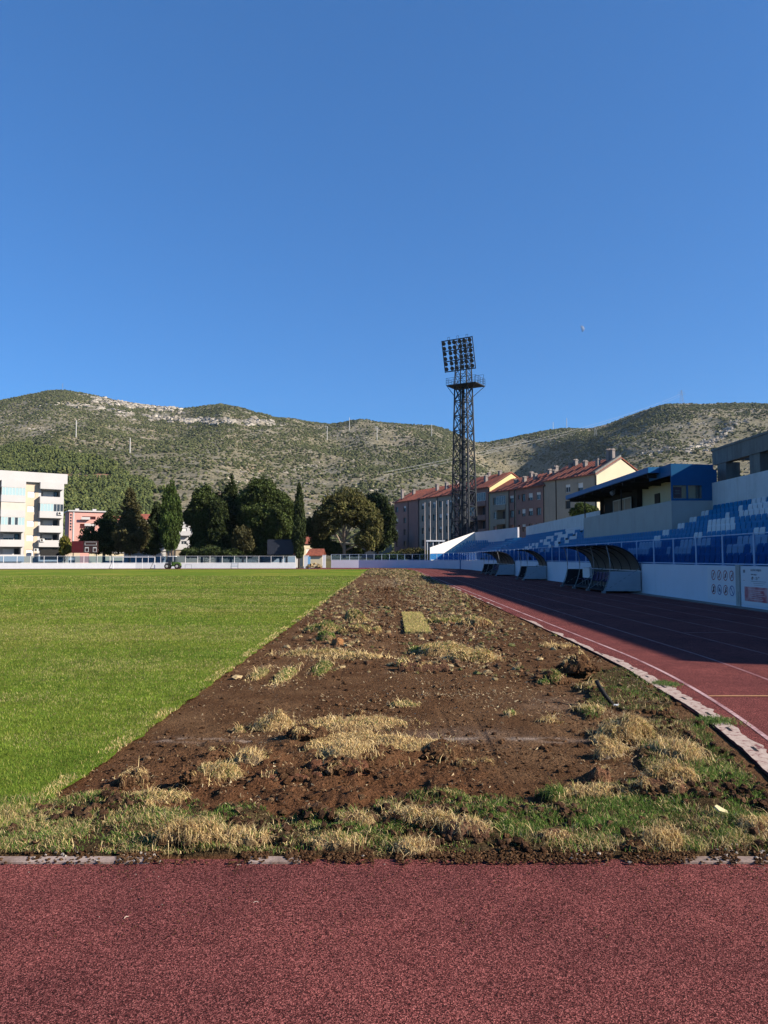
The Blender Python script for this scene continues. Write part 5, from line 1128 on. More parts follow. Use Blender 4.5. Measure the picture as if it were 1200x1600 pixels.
# scrub: individual low bushes as small jittered lumps
def hill_scatter(n, y0, y1, u0=-.62, u1=.62):
    Y = np.sqrt(RNG.uniform(y0 ** 2, y1 ** 2, n)); u = RNG.uniform(u0, u1, n); return u, Y
n = 200000; u, Yb = hill_scatter(n, HY0 + 20, HYR + 4); x = u * Yb; z = hill_z(u, Yb); px, py = proj(x, Yb, z)
den = smooth(.36, .60, fbm(x / 55, Yb / 70, 211, 5)) * .72 + .22
den = np.where(fbm(x / 18, Yb / 14, 213, 3) > .58, den * .45, den)
pat = lambda cx, cy, rx, ry: np.exp(-(((px - cx) / rx) ** 2 + ((py - cy) / ry) ** 2))
for cx, cy, rx, ry, w_ in [(60, 670, 60, 12, .6), (30, 700, 50, 10, .7), (200, 700, 60, 25, .4), (400, 735, 90, 25, .45), (430, 690, 60, 10, .4), (560, 690, 60, 20, .5), (330, 760, 90, 20, .5), (640, 750, 80, 20, .45), (1060, 720, 100, 22, .75), (1120, 690, 60, 25, .6), (1150, 660, 60, 18, .4), (1160, 735, 60, 15, .8), (700, 730, 60, 20, .3), (380, 680, 40, 6, .6), (440, 665, 20, 4, .6), (800, 735, 60, 12, .35)]: den = den * (1 - w_ * pat(cx, cy, rx, ry))
for cx, cy, rx, ry, w_ in [(900, 695, 80, 16, .8), (850, 715, 60, 12, .7), (840, 680, 90, 10, .7), (100, 650, 120, 12, .4), (320, 700, 60, 15, .5), (930, 730, 40, 10, .5)]: den = np.maximum(den, w_ * pat(cx, cy, rx, ry))
bf = smooth(1.0, 0.0, np.abs(Yb - 700) / 400 * 0 + smooth(700, 735, py) * 0 + 1 - ((px < 420) & (py > 698 + 12 * np.sin(px / 50)) & (py < 870)))     # pine wood zone handled below
wn = 60 * (fbm(x / 90, Yb / 60, 223, 4) - .5); wood = (px < 235 + wn * 3.2 + 55 * smooth(745, 800, py)) & (py + wn > 706 + 30 * smooth(60, 230, px)) & ~((np.abs(py - 747) < 5) & (px > 40) & (px < 175))
ok = (RNG.uniform(0, 1, n) < den) & ~wood; x1, Y1_, z1 = x[ok], Yb[ok], z[ok]; m_ = len(x1)
r = RNG.uniform(.7, 2.1, m_) * (.75 + .5 * RNG.uniform(0, 1, m_) ** 3) * (.85 + .15 * Y1_ / 1000)
C = pick(m_, [(.062, .072, .032), (.078, .088, .040), (.050, .060, .030), (.098, .102, .05), (.12, .112, .06)], [4, 4, 3, 2, 1])
M['scrub'] = attr_mat('hillside_scrub', .9, .0, .3, .5)
tag(lumps(np.stack([x1, Y1_, z1 + r * .25], 1), r, C, 'hillside_scrub', M['scrub'], flat=.8, jit=.35), 'dark green scrub bushes dotting the stony hillsides', 'scrub', kind='stuff')
n = 70000; u, Yb = hill_scatter(n, HY0 + 5, 1150, -.62, -.12); x = u * Yb; z = hill_z(u, Yb); px, py = proj(x, Yb, z)
wn = 60 * (fbm(x / 90, Yb / 60, 223, 4) - .5); wood = (px < 235 + wn * 3.2 + 55 * smooth(745, 800, py)) & (py + wn > 706 + 30 * smooth(60, 230, px)) & ~((np.abs(py - 747) < 4.5) & (px > 40) & (px < 175))
ok = wood & (RNG.uniform(0, 1, n) < .35 + .65 * smooth(.35, .5, fbm(x / 40, Yb / 40, 221, 4))); x1, Y1_, z1 = x[ok], Yb[ok], z[ok]; m_ = len(x1)
P = []; RR = []; CC = []
base = pick(m_, [(.082, .100, .032), (.068, .086, .030), (.105, .118, .040), (.046, .060, .024)], [4, 4, 2, 2.5])
for q in range(3):
    s_ = RNG.uniform(.8, 1.9, m_) * (1 - .2 * q); off = RNG.normal(0, .7, (m_, 2)); P.append(np.stack([x1 + off[:, 0], Y1_ + off[:, 1], z1 + 1.2 + q * 1.5], 1)); RR.append(s_); CC.append(base * RNG.uniform(.85, 1.2, (m_, 1)))
tag(lumps(np.concatenate(P), np.concatenate(RR), np.concatenate(CC), 'pine_wood', M['scrub'], flat=1.1, jit=.4), 'light green pine wood on the lower left hillside', 'wood', kind='stuff')
# limestone ledges and boulders
bands = [((118, 615), (150, 619), 3, .8), ((138, 622), (200, 632), 9, 1), ((190, 630), (282, 641), 8, 1.1), ((60, 631), (95, 631), 3, .7), ((100, 631), (168, 639), 5, 1), ((178, 643), (205, 650), 6, 1), ((226, 651), (290, 657), 7, 1.1), ((286, 656), (372, 660), 7, 1.1), ((382, 659), (424, 660), 7, 1.2), ((430, 662), (450, 664), 3, .8),
    ((1075, 705), (1110, 690), 8, .8), ((1105, 700), (1150, 668), 10, .8), ((1130, 665), (1175, 655), 5, .7), ((1000, 712), (1060, 700), 6, .6), ((1060, 665), (1110, 660), 4, .5), ((1150, 640), (1195, 642), 3, .5), ((1000, 665), (1040, 672), 3, .4), ((600, 672), (640, 680), 5, .5), ((520, 680), (560, 676), 5, .5), ((650, 672), (690, 668), 4, .5), ((400, 745), (500, 725), 3, .45), ((560, 690), (610, 685), 3, .4), ((10, 695), (60, 705), 4, .6), ((40, 668), (90, 675), 5, .5)]
P = []; RR = []
for (xa, ya), (xb, yb), hw_, w_ in bands:
    k = int(math.hypot(xb - xa, yb - ya) * hw_ * .55 * w_) + 6; ph = random.uniform(0, 6)
    for q in range(k):
        t_ = random.random(); jx = random.gauss(0, 2); jy = random.choice((-.55, -.1, .45)) * hw_ * .75 + random.gauss(0, .7)
        if math.sin(t_ * 11 + ph + jy) + math.sin(t_ * 27 + jy * 2) < -.35: continue
        hp = hill_at(xa + (xb - xa) * t_ + jx, ya + (yb - ya) * t_ + jy + 1.5 * math.sin(t_ * 14)); P.append(hp); s_ = random.uniform(.8, 2.6) * w_ * (1.25 if ya < 662 and xb < 460 else 1); RR.append((s_ * 1.9, s_, s_ * random.uniform(.7, 1.3)))
C = pick(len(P), [(.30, .275, .235), (.37, .34, .29), (.22, .20, .165)], [3, 2, 2])
tag(lumps(np.array([tuple(p) for p in P]), np.array(RR), C, 'limestone_outcrops', attr_mat('limestone', .9, 0, .35, .8), flat=1, jit=.4), 'pale limestone ledges along the hill tops', 'rock outcrop', kind='stuff')
n = 12000; u, Yb = hill_scatter(n, 450, HYR); x = u * Yb; z = hill_z(u, Yb); px, py = proj(x, Yb, z); ok = (RNG.uniform(0, 1, n) < .25 + .6 * smooth(.5, .65, fbm(x / 70, Yb / 60, 231, 4))) & ~((px < 330) & (py > 705)); x, Yb, z = x[ok], Yb[ok], z[ok]; r = RNG.uniform(.5, 1.5, len(x))
tag(lumps(np.stack([x, Yb, z + r * .2], 1), np.stack([r * 1.7, r, r * .7], 1), pick(len(x), [(.30, .27, .22), (.23, .20, .155)], [1, 1]), 'scattered_rocks', M['scrub'], jit=.4), 'small pale rocks scattered between the hillside bushes', 'rocks', kind='stuff')
# reddish cutting of a hill road
V = []; 
for k in range(40):
    px = 48 + 125 * k / 39; a = hill_at(px, 750.5 + math.sin(k / 4)); b_ = hill_at(px, 744 + 1.2 * math.sin(k / 3)); V += [a + Vector((0, 0, .8)), b_ + Vector((0, 0, 1.2))]
mb = MB()
for k in range(39): mb.quad(V[2 * k], V[2 * k + 2], V[2 * k + 3], V[2 * k + 1])
tag(mb.build('road_cutting', plain('red_earth', (.23, .13, .085), .95, var=.25, scale=.1)), kind='structure')
# ---- line poles, pylons and wires
polem = plain('pale_pole', (.5, .5, .48), .6, var=.05); pylm = plain('pylon_steel', (.26, .28, .30), .6, var=.1)
poles = [(115, 656, 683, 'bare pale pole on the left hill, farthest left', 0), (200.5, 684, 707, 'short pale pole on the left hill above the dark conifer', 0), (510.5, 665, 687, 'twin topped pale pole on the middle hill left of the skyline mast', 1), (545.5, 651, 671, 'pale pole on the skyline above the round olive tree', 0), (589, 665, 687, 'pale pole with side arm on the middle hill right of the skyline pole', 1), (675, 662, 682, 'pale pole left of the floodlight tower', 0), (866.5, 657, 669, 'left one of the two pale poles on the saddle skyline', 0), (888, 652, 669, 'right and taller one of the two pale poles on the saddle skyline', 0)]
for px, yt, yb, lb, arm in poles:
    p = hill_at(px, yb); H_ = (yb - yt) * p.y / F * 1.02; mb = MB(); mb.tube([(0, 0, -2), (0, 0, H_)], [.5, .4], 6)
    if arm: mb.bar((-2.6, 0, H_ - 1.2), (.3, 0, H_ - 1.2), .22); mb.bar((-2.4, 0, H_ - 3.6), (-2.4, 0, H_), .18)
    o = mb.build('utility_pole', polem); o.location = p; tag(o, lb, 'utility pole', 'utility poles on the hills')
def pylon(p, H_, lb):
    mb = MB(); w0 = H_ * .14
    for sx, sy in ((-1, -1), (1, -1), (1, 1), (-1, 1)): mb.bar((sx * w0, sy * w0, -2), (sx * .5, sy * .5, H_), .16)
    for k in range(7):
        z, z2 = H_ * k / 7, H_ * (k + 1) / 7; a, b_ = w0 + (.5 - w0) * k / 7, w0 + (.5 - w0) * (k + 1) / 7
        mb.bar((-a, -a, z), (b_, -b_, z2), .1); mb.bar((a, -a, z), (-b_, -b_, z2), .1)
    e = empty('pylon', p); mb.build('lattice', pylm, e); mb = MB()
    for zz, L in ((.72, .32), (.84, .26), (.96, .2)): mb.bar((-L * H_, 0, zz * H_), (L * H_, 0, zz * H_), .17)
    mb.build('cross_arm', pylm, e); return tag(e, lb, 'pylon')
pA = hill_at(1070, 629.5); pylon(pA, 22 * pA.y / F, 'lattice pylon on the top of the right hill'); pB = hill_at(933, 681); pylon(pB, 16 * pB.y / F, 'faint lattice pylon half way down the right hill')
pM = hill_at(92, 608); mb = MB(); mb.bar((0, 0, -1), (0, 0, 13), .3); mb.bar((-2, 0, 12), (2, 0, 12.5), .2); mb.bar((-1.5, 0, 9), (1.5, 0, 9), .2); o = mb.build('summit_mast', pylm); o.location = pM; tag(o, 'thin antenna mast on the highest left summit', 'mast')
for k, dz in enumerate((0, -3.5)):
    a = pA + Vector((-3, 0, 18 + dz)); b_ = at(600, 738, 520); b_.z += dz * .6; pts = [a.lerp(b_, t_) - Vector((0, 0, 9 * 4 * t_ * (1 - t_))) for t_ in np.linspace(0, 1, 30)]
    mb = MB(); mb.tube(pts, .08 if k else .11, 4); tag(mb.build('power_line', plain('wire', (.30, .31, .32), .5)), ('upper' if not k else 'lower') + ' power line strand sagging across the right hill', 'power line')
# ---- moon: the sunlit part of a sphere
mv = at(908, 514, 5200); rM = 5200 / F * 5.2
toC = (Vector((0, 0, CAMH)) - mv).normalized(); sd_ = Vector((.80, 0, .25)) + toC * .28; sd_.normalize()
mb = MB(); nA, nB = 28, 16; ax = sd_; t1 = ax.orthogonal().normalized(); t2 = ax.cross(t1)
for i_ in range(nB):
    for j_ in range(nA):
        q = [(math.pi / 2 * a / nB, 2 * math.pi * b_ / nA) for a, b_ in ((i_, j_), (i_ + 1, j_), (i_ + 1, j_ + 1), (i_, j_ + 1))]
        mb.quad(*[(ax * math.cos(a) + (t1 * math.cos(b_) + t2 * math.sin(b_)) * math.sin(a)) * rM for a, b_ in q])
m_, t_, b_ = newmat('moon_surface'); tr = N(t_, 'ShaderNodeBsdfTransparent'); mx = N(t_, 'ShaderNodeMixShader'); mn = noise(t_, .03, 4, coord(t_)); t_.links.new(ramp(t_, mn.outputs[0], [(.4, (.24, .24, .24)), (.65, (.42, .42, .42))]).outputs[0], b_.inputs['Base Color']); b_.inputs['Roughness'].default_value = 1; b_.inputs['Specular IOR Level'].default_value = 0
mx.inputs[0].default_value = .32; t_.links.new(tr.outputs[0], mx.inputs[1]); t_.links.new(b_.outputs[0], mx.inputs[2]); t_.links.new(mx.outputs[0], t_.nodes['Material Output'].inputs[0])
o = mb.build('moon', m_, None, True); o.location = mv; tag(o, 'pale half moon high in the blue sky', 'moon')

# ================================================================== TREES
def tree(name, px, Y, top, base, blobs, cols, nleaf, lsize, label, cat='tree', trunk_r=.25, bark='bark', limbs=6, tpx=None, group=None, upright=False, trunks=None, gap=.5):
    """blobs in metres: (dx, dy, z, rx, ry, rz); crown of leaf-sized faces"""
    x0 = (px - CX) / F * Y; e = empty(name, (x0, Y, 0)); B = np.array(blobs, float)
    vol = B[:, 3] * B[:, 4] * B[:, 5]; k = RNG.choice(len(B), nleaf, p=(vol ** .8) / (vol ** .8).sum())
    d = RNG.normal(0, 1, (nleaf, 3)); d /= np.linalg.norm(d, axis=1)[:, None]; rr = RNG.uniform(0, 1, nleaf) ** .42
    nz = fbm(d[:, 0] * 2.2 + k * 3.1, d[:, 1] * 2.2 + d[:, 2] * 2.4, 7, 3)
    nz2 = fbm(d[:, 0] * 5 + k * 1.7, d[:, 1] * 5 + d[:, 2] * 5.5, 8, 2); P = B[k, :3] + d * B[k, 3:6] * (rr * (.42 + .75 * nz + .55 * nz2))[:, None]
    cl = .6 * fbm(P[:, 0] * .62 + P[:, 1] * .35 + px, P[:, 2] * .75 + P[:, 1] * .3, 9, 3) + .4 * fbm(P[:, 0] * 1.9 + P[:, 1] * .9 + px, P[:, 2] * 2.2, 10, 3)
    gap += .018; keep = RNG.uniform(0, 1, nleaf) < smooth(gap - .12, gap - .03, cl + .07); P = P[keep]; n = len(P)
    nrm = RNG.normal(0, 1, (n, 3)) + d[keep] * .6; nrm /= np.linalg.norm(nrm, axis=1)[:, None]; a = np.cross(nrm, RNG.normal(0, 1, (n, 3))); 
    if upright: a = a * .25 + np.array([0, 0, 1.0])
    a /= np.linalg.norm(a, axis=1)[:, None] + 1e-9; b_ = np.cross(nrm, a); b_ /= np.linalg.norm(b_, axis=1)[:, None] + 1e-9; s = lsize * RNG.uniform(.5, 1.4, n)[:, None]
    V = np.stack([P - a * s, P + b_ * s * .55, P + a * s, P - b_ * s * .55], 1).reshape(-1, 3)
    C = pick(n, cols, [1] * len(cols)) * (.6 + .95 * vnoise(P[:, 0] * .9, P[:, 2] * .9 + P[:, 1], 3))[:, None]
    np_mesh('crown', V, np.arange(n * 4).reshape(n, 4), M['leaf'], e, col=np.repeat(C, 4, 0))
    top_z = (B[:, 2]).max()
    for (tx, lean_) in (trunks or [(0, 0)]):
        mb = MB(); mb.tube([(tx, 0, -.1), (tx + lean_ * .3, 0, top_z * .3), (tx + lean_ * .7, .1, top_z * .65), (tx + lean_, 0, top_z * .95)], [trunk_r, trunk_r * .8, trunk_r * .5, trunk_r * .12], 8)
        for q in range(limbs):
            bl = B[q % len(B)]; z0 = top_z * random.uniform(.16, .5); st = Vector((tx + lean_ * .4, 0, z0)); en = Vector(bl[:3]) + Vector((random.uniform(-.4, .4) * bl[3], random.uniform(-.4, .4) * bl[4], random.uniform(-.2, .5) * bl[5])); md = st.lerp(en, .5) + Vector((0, 0, -.3 + random.random() * .5))
            mb.tube([st, md, en], [trunk_r * .5, trunk_r * .32, trunk_r * .1], 6)
        mb.build('trunk', M[bark], e, True)
    return tag(e, label, cat, group)
def mpp(Y): return Y / F
def blob_px(px0, Y, lst):
    """px-space blobs (px, py, rx, ry) -> metres relative to the tree"""
    s = mpp(Y); out = []
    for q, (bx, by, rx, ry) in enumerate(lst): out.append(((bx - px0) * s, ((q * 37) % 5 - 2) * rx * s * .15, CAMH + (HOR - by) * s, rx * s, rx * s * .9, ry * s))
    return out
DK = [(.030, .045, .016), (.042, .060, .020), (.055, .072, .026)]; OL = [(.105, .105, .035), (.125, .12, .04), (.085, .09, .03), (.14, .125, .05)]; MG = [(.06, .085, .025), (.075, .10, .03), (.05, .07, .022)]
BRN = [(.075, .07, .03), (.095, .085, .035), (.06, .062, .028)]; YG = [(.18, .17, .035), (.22, .19, .045), (.12, .14, .03)]
def T(name, px, Y, lst, cols, nl, ls, label, **k): return tree(name, px, Y, 0, 0, blob_px(px, Y, lst), cols, nl, ls, label, **k)
T('broadleaf_tree', 163, 140, [(150, 838, 22, 14), (165, 822, 18, 14), (175, 835, 16, 16), (140, 850, 14, 10), (158, 855, 26, 10), (178, 855, 14, 12), (172, 808, 10, 10), (160, 845, 20, 14)], DK, 26000, .22, 'dark leaning broadleaf tree right of the brown scoreboard', tpx=0, gap=.53, trunk_r=.3)
T('conifer_tree', 203, 136, [(203, 780, 8, 16), (202, 800, 16, 18), (204, 820, 22, 16), (206, 838, 25, 14), (203, 853, 22, 10), (216, 842, 14, 12)], BRN, 36000, .20, 'brownish conifer with a pointed top behind the goal', gap=.5, trunk_r=.25)
T('conifer_tree', 243, 139, [(245, 800, 8, 14), (243, 818, 13, 14), (240, 836, 18, 12), (238, 850, 19, 10), (250, 830, 10, 20), (236, 860, 14, 6)], DK, 24000, .22, 'dark conifer left of the tall multi stemmed cypress', gap=.5)
T('cypress_tree', 265, 132, [(259, 800, 7, 36), (267, 795, 8, 36), (275, 808, 8, 30), (264, 826, 13, 28), (269, 838, 11, 18), (260, 776, 4.5, 16), (269, 772, 4.5, 14), (276, 786, 4.5, 14)], [(.06, .095, .022), (.075, .11, .028), (.05, .08, .02)], 42000, .17, 'tall bright green cypress with several bare pale stems behind the tractor', upright=True, bark='bark_pale', trunks=[(-.5, .2), (.1, 0), (.6, -.1)], trunk_r=.13, limbs=1, gap=.42)
T('broadleaf_tree', 316, 138, [(315, 785, 16, 20), (308, 805, 20, 18), (320, 825, 20, 20), (314, 848, 18, 16), (322, 770, 8, 12), (328, 800, 14, 30)], MG, 46000, .22, 'left edge tree of the big dark grove, with an olive lit right side', gap=.5, trunk_r=.22)
T('broadleaf_tree', 448, 139, [(448, 800, 12, 20), (446, 828, 14, 20), (450, 850, 10, 12)], MG, 20000, .22, 'thin leafy tree at the right edge of the grove, left of the slim cypress', gap=.5)
T('shrub', 320, 133, [(300, 864, 16, 7), (330, 862, 18, 8), (360, 864, 18, 7)], DK, 16000, .18, 'dark undergrowth at the foot of the grove, left part', cat='shrub', gap=.45, trunk_r=.06)
T('shrub', 405, 136, [(385, 863, 16, 8), (412, 860, 16, 9), (440, 863, 14, 8)], DK, 16000, .18, 'dark undergrowth at the foot of the grove, right part', cat='shrub', gap=.45, trunk_r=.06)
T('conifer_tree', 361, 141, [(361, 752, 4, 12), (360, 768, 10, 12), (358, 788, 20, 18), (360, 812, 30, 22), (362, 838, 30, 20), (345, 846, 22, 18), (378, 848, 22, 16), (340, 790, 18, 18)], DK, 90000, .22, 'spiky topped dark tree in the middle of the big grove', gap=.47)
T('broadleaf_tree', 408, 138, [(408, 768, 22, 20), (395, 785, 24, 22), (425, 785, 24, 20), (410, 808, 34, 22), (396, 830, 24, 18), (428, 822, 24, 20), (440, 805, 14, 20), (390, 850, 20, 12), (412, 845, 18, 12)], MG, 80000, .22, 'broadest round headed tree of the dark grove', gap=.47, trunk_r=.35, limbs=9)
T('broadleaf_tree', 341, 135, [(340, 800, 14, 20), (338, 825, 14, 20), (346, 845, 12, 16)], DK, 22000, .2, 'narrow dark tree between the grove trees', gap=.47)
T('broadleaf_tree', 380, 134, [(378, 838, 14, 14), (386, 852, 12, 10), (372, 855, 10, 8)], BRN, 14000, .2, 'small olive brown tree in front of the dark grove', gap=.5)
T('cypress_tree', 467, 133, [(467, 772, 4, 16), (467, 790, 7, 20), (467, 812, 8.5, 22), (467, 838, 9.5, 22), (467, 858, 8, 12)], [(.035, .05, .018), (.05, .066, .022)], 26000, .17, 'slim dark cypress standing alone beside the black screen', upright=True, trunk_r=.16, limbs=0, gap=.40)
T('round_tree', 538, 142, [(525, 792, 24, 18), (545, 785, 26, 18), (565, 800, 22, 20), (515, 812, 24, 20), (580, 818, 18, 22), (505, 825, 14, 16), (540, 806, 30, 16), (585, 840, 12, 14), (570, 845, 16, 14), (500, 812, 12, 16)], OL, 70000, .22, 'large round olive tree with pale forking branches showing', bark='bark_pale', trunk_r=.38, limbs=12, gap=.5)
T('broadleaf_tree', 590, 148, [(585, 790, 20, 18), (600, 810, 18, 22), (605, 835, 14, 16), (590, 840, 20, 20), (560, 790, 16, 14)], DK, 44000, .22, 'dark leafy tree behind the right side of the round olive tree', gap=.47)
T('broadleaf_tree', 495, 146, [(490, 825, 14, 16), (500, 845, 16, 14), (515, 855, 20, 10), (530, 858, 20, 8), (552, 862, 18, 6)], MG, 26000, .2, 'low green tree between the slim cypress and the round olive tree', gap=.47)
T('shrub', 102, 132, [(102, 848, 7, 9), (110, 856, 6, 7), (99, 860, 6, 8)], YG, 9000, .17, 'yellow green shrub between the white flats and the scoreboard', cat='shrub', gap=.4, trunk_r=.08)
T('broadleaf_tree', 908, 96, [(908, 792, 9, 6), (918, 799, 12, 8), (900, 800, 9, 6), (928, 797, 7, 5)], MG, 9000, .16, 'leafy treetop peeping over the stand wall under the canopy', gap=.45, trunk_r=.12)
for q, (px, Y, w_, yt, cols, lb) in enumerate(((610, 134, 26, 866, MG, 'left low shrub mass'), (645, 138, 24, 858, BRN, 'middle brownish shrub mass'), (662, 136, 14, 862, DK, 'right dark shrub'), (628, 142, 24, 862, OL, 'rear olive shrub mass'))):
    T('shrub', px, Y, [(px - w_ * .5, yt + 8, w_ * .5, 7), (px + w_ * .4, yt + 8, w_ * .5, 8), (px, yt + 6, w_ * .5, 7)], cols, 9000, .16, lb + ' on the bank under the brown flats', cat='shrub', gap=.45, trunk_r=.06, group='shrubs on the bank')

# ================================================================== BUILDINGS
def facade(name, O, d, nrm, L, z0, z1, opens, mat, parent, depth=.25):
    """wall plane from O along d with cut openings (s0, z0, s1, z1)"""
    mb = MB(); d = Vector(d); nrm = Vector(nrm); P = lambda s, z, k=0: Vector(O) + d * s - nrm * k + Vector((0, 0, z))
    ss = sorted(set([0, L] + [v for o_ in opens for v in (o_[0], o_[2])])); zs = sorted(set([z0, z1] + [v for o_ in opens for v in (o_[1], o_[3])]))
    for a, b_ in zip(ss[:-1], ss[1:]):
        for c, e_ in zip(zs[:-1], zs[1:]):
            ms_, mz = (a + b_) / 2, (c + e_) / 2
            if any(o_[0] < ms_ < o_[2] and o_[1] < mz < o_[3] for o_ in opens): continue
            mb.quad(P(a, c), P(b_, c), P(b_, e_), P(a, e_))
    for (a, c, b_, e_, *r_) in opens:
        k = r_[0] if r_ else depth
        mb.quad(P(a, c), P(a, c, k), P(b_, c, k), P(b_, c)); mb.quad(P(a, e_), P(b_, e_), P(b_, e_, k), P(a, e_, k)); mb.quad(P(a, c), P(a, e_), P(a, e_, k), P(a, c, k)); mb.quad(P(b_, c), P(b_, c, k), P(b_, e_, k), P(b_, e_))
        if k > .5: mb.quad(P(a, c, k), P(b_, c, k), P(b_, e_, k), P(a, e_, k))
    return mb.build(name, mat, parent, fix=False)
def obox(mb, O, d, nrm, s0, s1, z0, z1, k0, k1, m=0):
    """box in facade space; k measured outwards"""
    O, d, nrm = Vector(O), Vector(d), Vector(nrm); P = lambda s, k: O + d * s + nrm * k
    a = [P(s0, k0), P(s1, k0), P(s1, k1), P(s0, k1)]; mb.prism([(p.x, p.y, z0) for p in a], (0, 0, z1 - z0), m)
def window(O, d, nrm, a, c, b_, e_, parent, frame='frame_white', pane='glass', depth=.16, mull=1, shutter=0.0):
    f = MB(); t = .07; K = (-depth - .05, -depth)
    obox(f, O, d, nrm, a, b_, c, c + t, *K); obox(f, O, d, nrm, a, b_, e_ - t, e_, *K); obox(f, O, d, nrm, a, a + t, c + t, e_ - t, *K); obox(f, O, d, nrm, b_ - t, b_, c + t, e_ - t, *K)
    for q in range(mull): s_ = a + (b_ - a) * (q + 1) / (mull + 1); obox(f, O, d, nrm, s_ - .03, s_ + .03, c + t, e_ - t, *K)
    fo = f.build('window', M[frame], parent); g = MB(); obox(g, O, d, nrm, a, b_, c, e_, -depth - .06, -depth - .03); g.build('pane', M[pane], fo)
    if shutter > 0: s_ = MB(); obox(s_, O, d, nrm, a + .02, b_ - .02, e_ - (e_ - c) * shutter, e_, -depth + .003, -depth + .04); s_.build('shutter', M['shutter'], fo)
# --- white flats on the left
def white_flats():
    A = Vector((-62.9, 150, 0)); d = Vector((-.8, -.6, 0)); n_ = Vector((.6, -.8, 0)); e = empty('apartment_block', tuple(A)); O = (0, 0, 0); H_ = 18.0
    fl = 2.78; z = lambda k: 1.3 + fl * k            # floor levels
    s = lambda px: None
    ops = []; win = []
    # along-wall positions solved from the photograph
    def S(px):
        u = (px - CX) / F; return (u * 150 + 62.9) / (-.8 + .6 * u)
    # right balcony stack 60..96, middle shutters 41..54, left stack 0..37
    b1 = (S(95.5), S(61.5)); b0 = (S(36), S(1)); mid = (S(53), S(41.5))
    for k in range(6):
        ops.append((b1[0] + .35, z(k) + .0, b1[1] - .1, z(k) + 2.4, 1.5)); ops.append((b0[0] + .3, z(k), b0[1] + 1.2, z(k) + 2.4, 1.5))
        if k < 5: ops.append((mid[0], z(k) + .75, mid[1], z(k) + 1.95, .12))
        for s0 in (14.5, 20.5, 24.5): ops.append((s0, z(k) + .7, s0 + 1.8, z(k) + 2.1, .15))
    ops.append((S(57.5), z(5) + .75, S(48.5), z(5) + 1.95, .12))
    facade('wall', O, d, n_, 28, -.1, H_ - 1.9, ops, M['offwhite'], e)
    mb = MB(); obox(mb, O, d, n_, 0, 28, -.1, H_ - 1.9, -12, -1.6); mb.build('core_wall', M['beige'], e)
    mb = MB(); obox(mb, O, d, n_, -.45, 28, H_ - 1.897, H_, -12.2, .75); mb.build('roof', M['offwhite'], e)
    mb = MB(); obox(mb, O, d, n_, b1[1] + .25, b0[0] - .25, -.05, H_ - 1.9, .003, .03)
    # leave the shutter openings clear: strip built as pieces around them
    mb = MB(); x0, x1 = b1[1] + .35, b0[0] - .2; zz = -.05
    for k in range(5):
        obox(mb, O, d, n_, x0, x1, zz, z(k) + .75, .003, .03); obox(mb, O, d, n_, x0, mid[0], z(k) + .75, z(k) + 1.95, .003, .03); obox(mb, O, d, n_, mid[1], x1, z(k) + .75, z(k) + 1.95, .003, .03); zz = z(k) + 1.95
    obox(mb, O, d, n_, x0, x1, zz, z(5) + .7, .003, .03); mb.build('beige_strip', M['beige'], e)
    for k in range(5):
        mb = MB(); obox(mb, O, d, n_, mid[0] + .02, mid[1] - .02, z(k) + .77, z(k) + 1.93, -.1, -.05); mb.build('shutter', M['shutter'], e)
    mb = MB(); obox(mb, O, d, n_, S(57.5) + .02, S(48.5) - .02, z(5) + .77, z(5) + 1.93, -.1, -.05); mb.build('shutter', M['shutter'], e)
    for (a, b_) in (b1, b0):
        for k in range(6):
            if k == 0 and a == b1[0]: pass
            mb = MB(); a2 = a - .05; b2 = b_ + .3
            obox(mb, O, d, n_, a2, b2, z(k) - .3, z(k) - .05, .033, 1.15); obox(mb, O, d, n_, a2, b2, z(k) - .047, z(k) + 1.0, 1.03, 1.15); obox(mb, O, d, n_, a2, a2 + .12, z(k) - .047, z(k) + 1.0, .033, 1.027); obox(mb, O, d, n_, b2 - .12, b2, z(k) - .047, z(k) + 1.0, .033, 1.027)
            mb.build('balcony', M['offwhite'], e)
            wo = a + .5; win_ = (wo, z(k) + .02, wo + 1.5, z(k) + 2.1)
            window(O, d, n_, a + 1.3, z(k) + .9, a + 3.2, z(k) + 2.1, e, depth=1.3, shutter=(.95, .6, .75, .3, .9, .5)[k], mull=1)
            window(O, d, n_, a + .45, z(k) + .05, a + 1.2, z(k) + 2.15, e, frame='frame_dark', depth=1.3, mull=0)
    for (a, b_, k) in ((b1[0], b1[1], 3), (b0[0], b0[1], 4), (b0[0], b0[1], 2)):       # glazed-in balconies
        mb = MB(); w_ = (b_ + .2 - a) / 7
        for q in range(8): obox(mb, O, d, n_, a + q * w_ - .03, a + q * w_ + .03, z(k) + 1.003, z(k) + 2.45, 1.05, 1.11)
        obox(mb, O, d, n_, a, b_ + .2, z(k) + 2.4, z(k) + 2.47, 1.115, 1.12); fo = mb.build('glazing_frame', M['frame_white'], e)
        for q in range(7):
            g = MB(); obox(g, O, d, n_, a + q * w_ + .035, a + (q + 1) * w_ - .035, z(k) + 1.01, z(k) + 2.4, 1.07, 1.09); g.build('pane', M['glass'] if (k == 3 and q < 3) or (k == 2 and q in (2, 4)) else M['aqua_glass'], fo)
    mb = MB(); obox(mb, O, d, n_, b0[0] - .1, b0[1] + .3, z(3) + 1.003, z(3) + 2.4, 1.05, 1.1); mb.build('awning', plain('beige_awning', (.55, .50, .44), .8, var=.05), e)
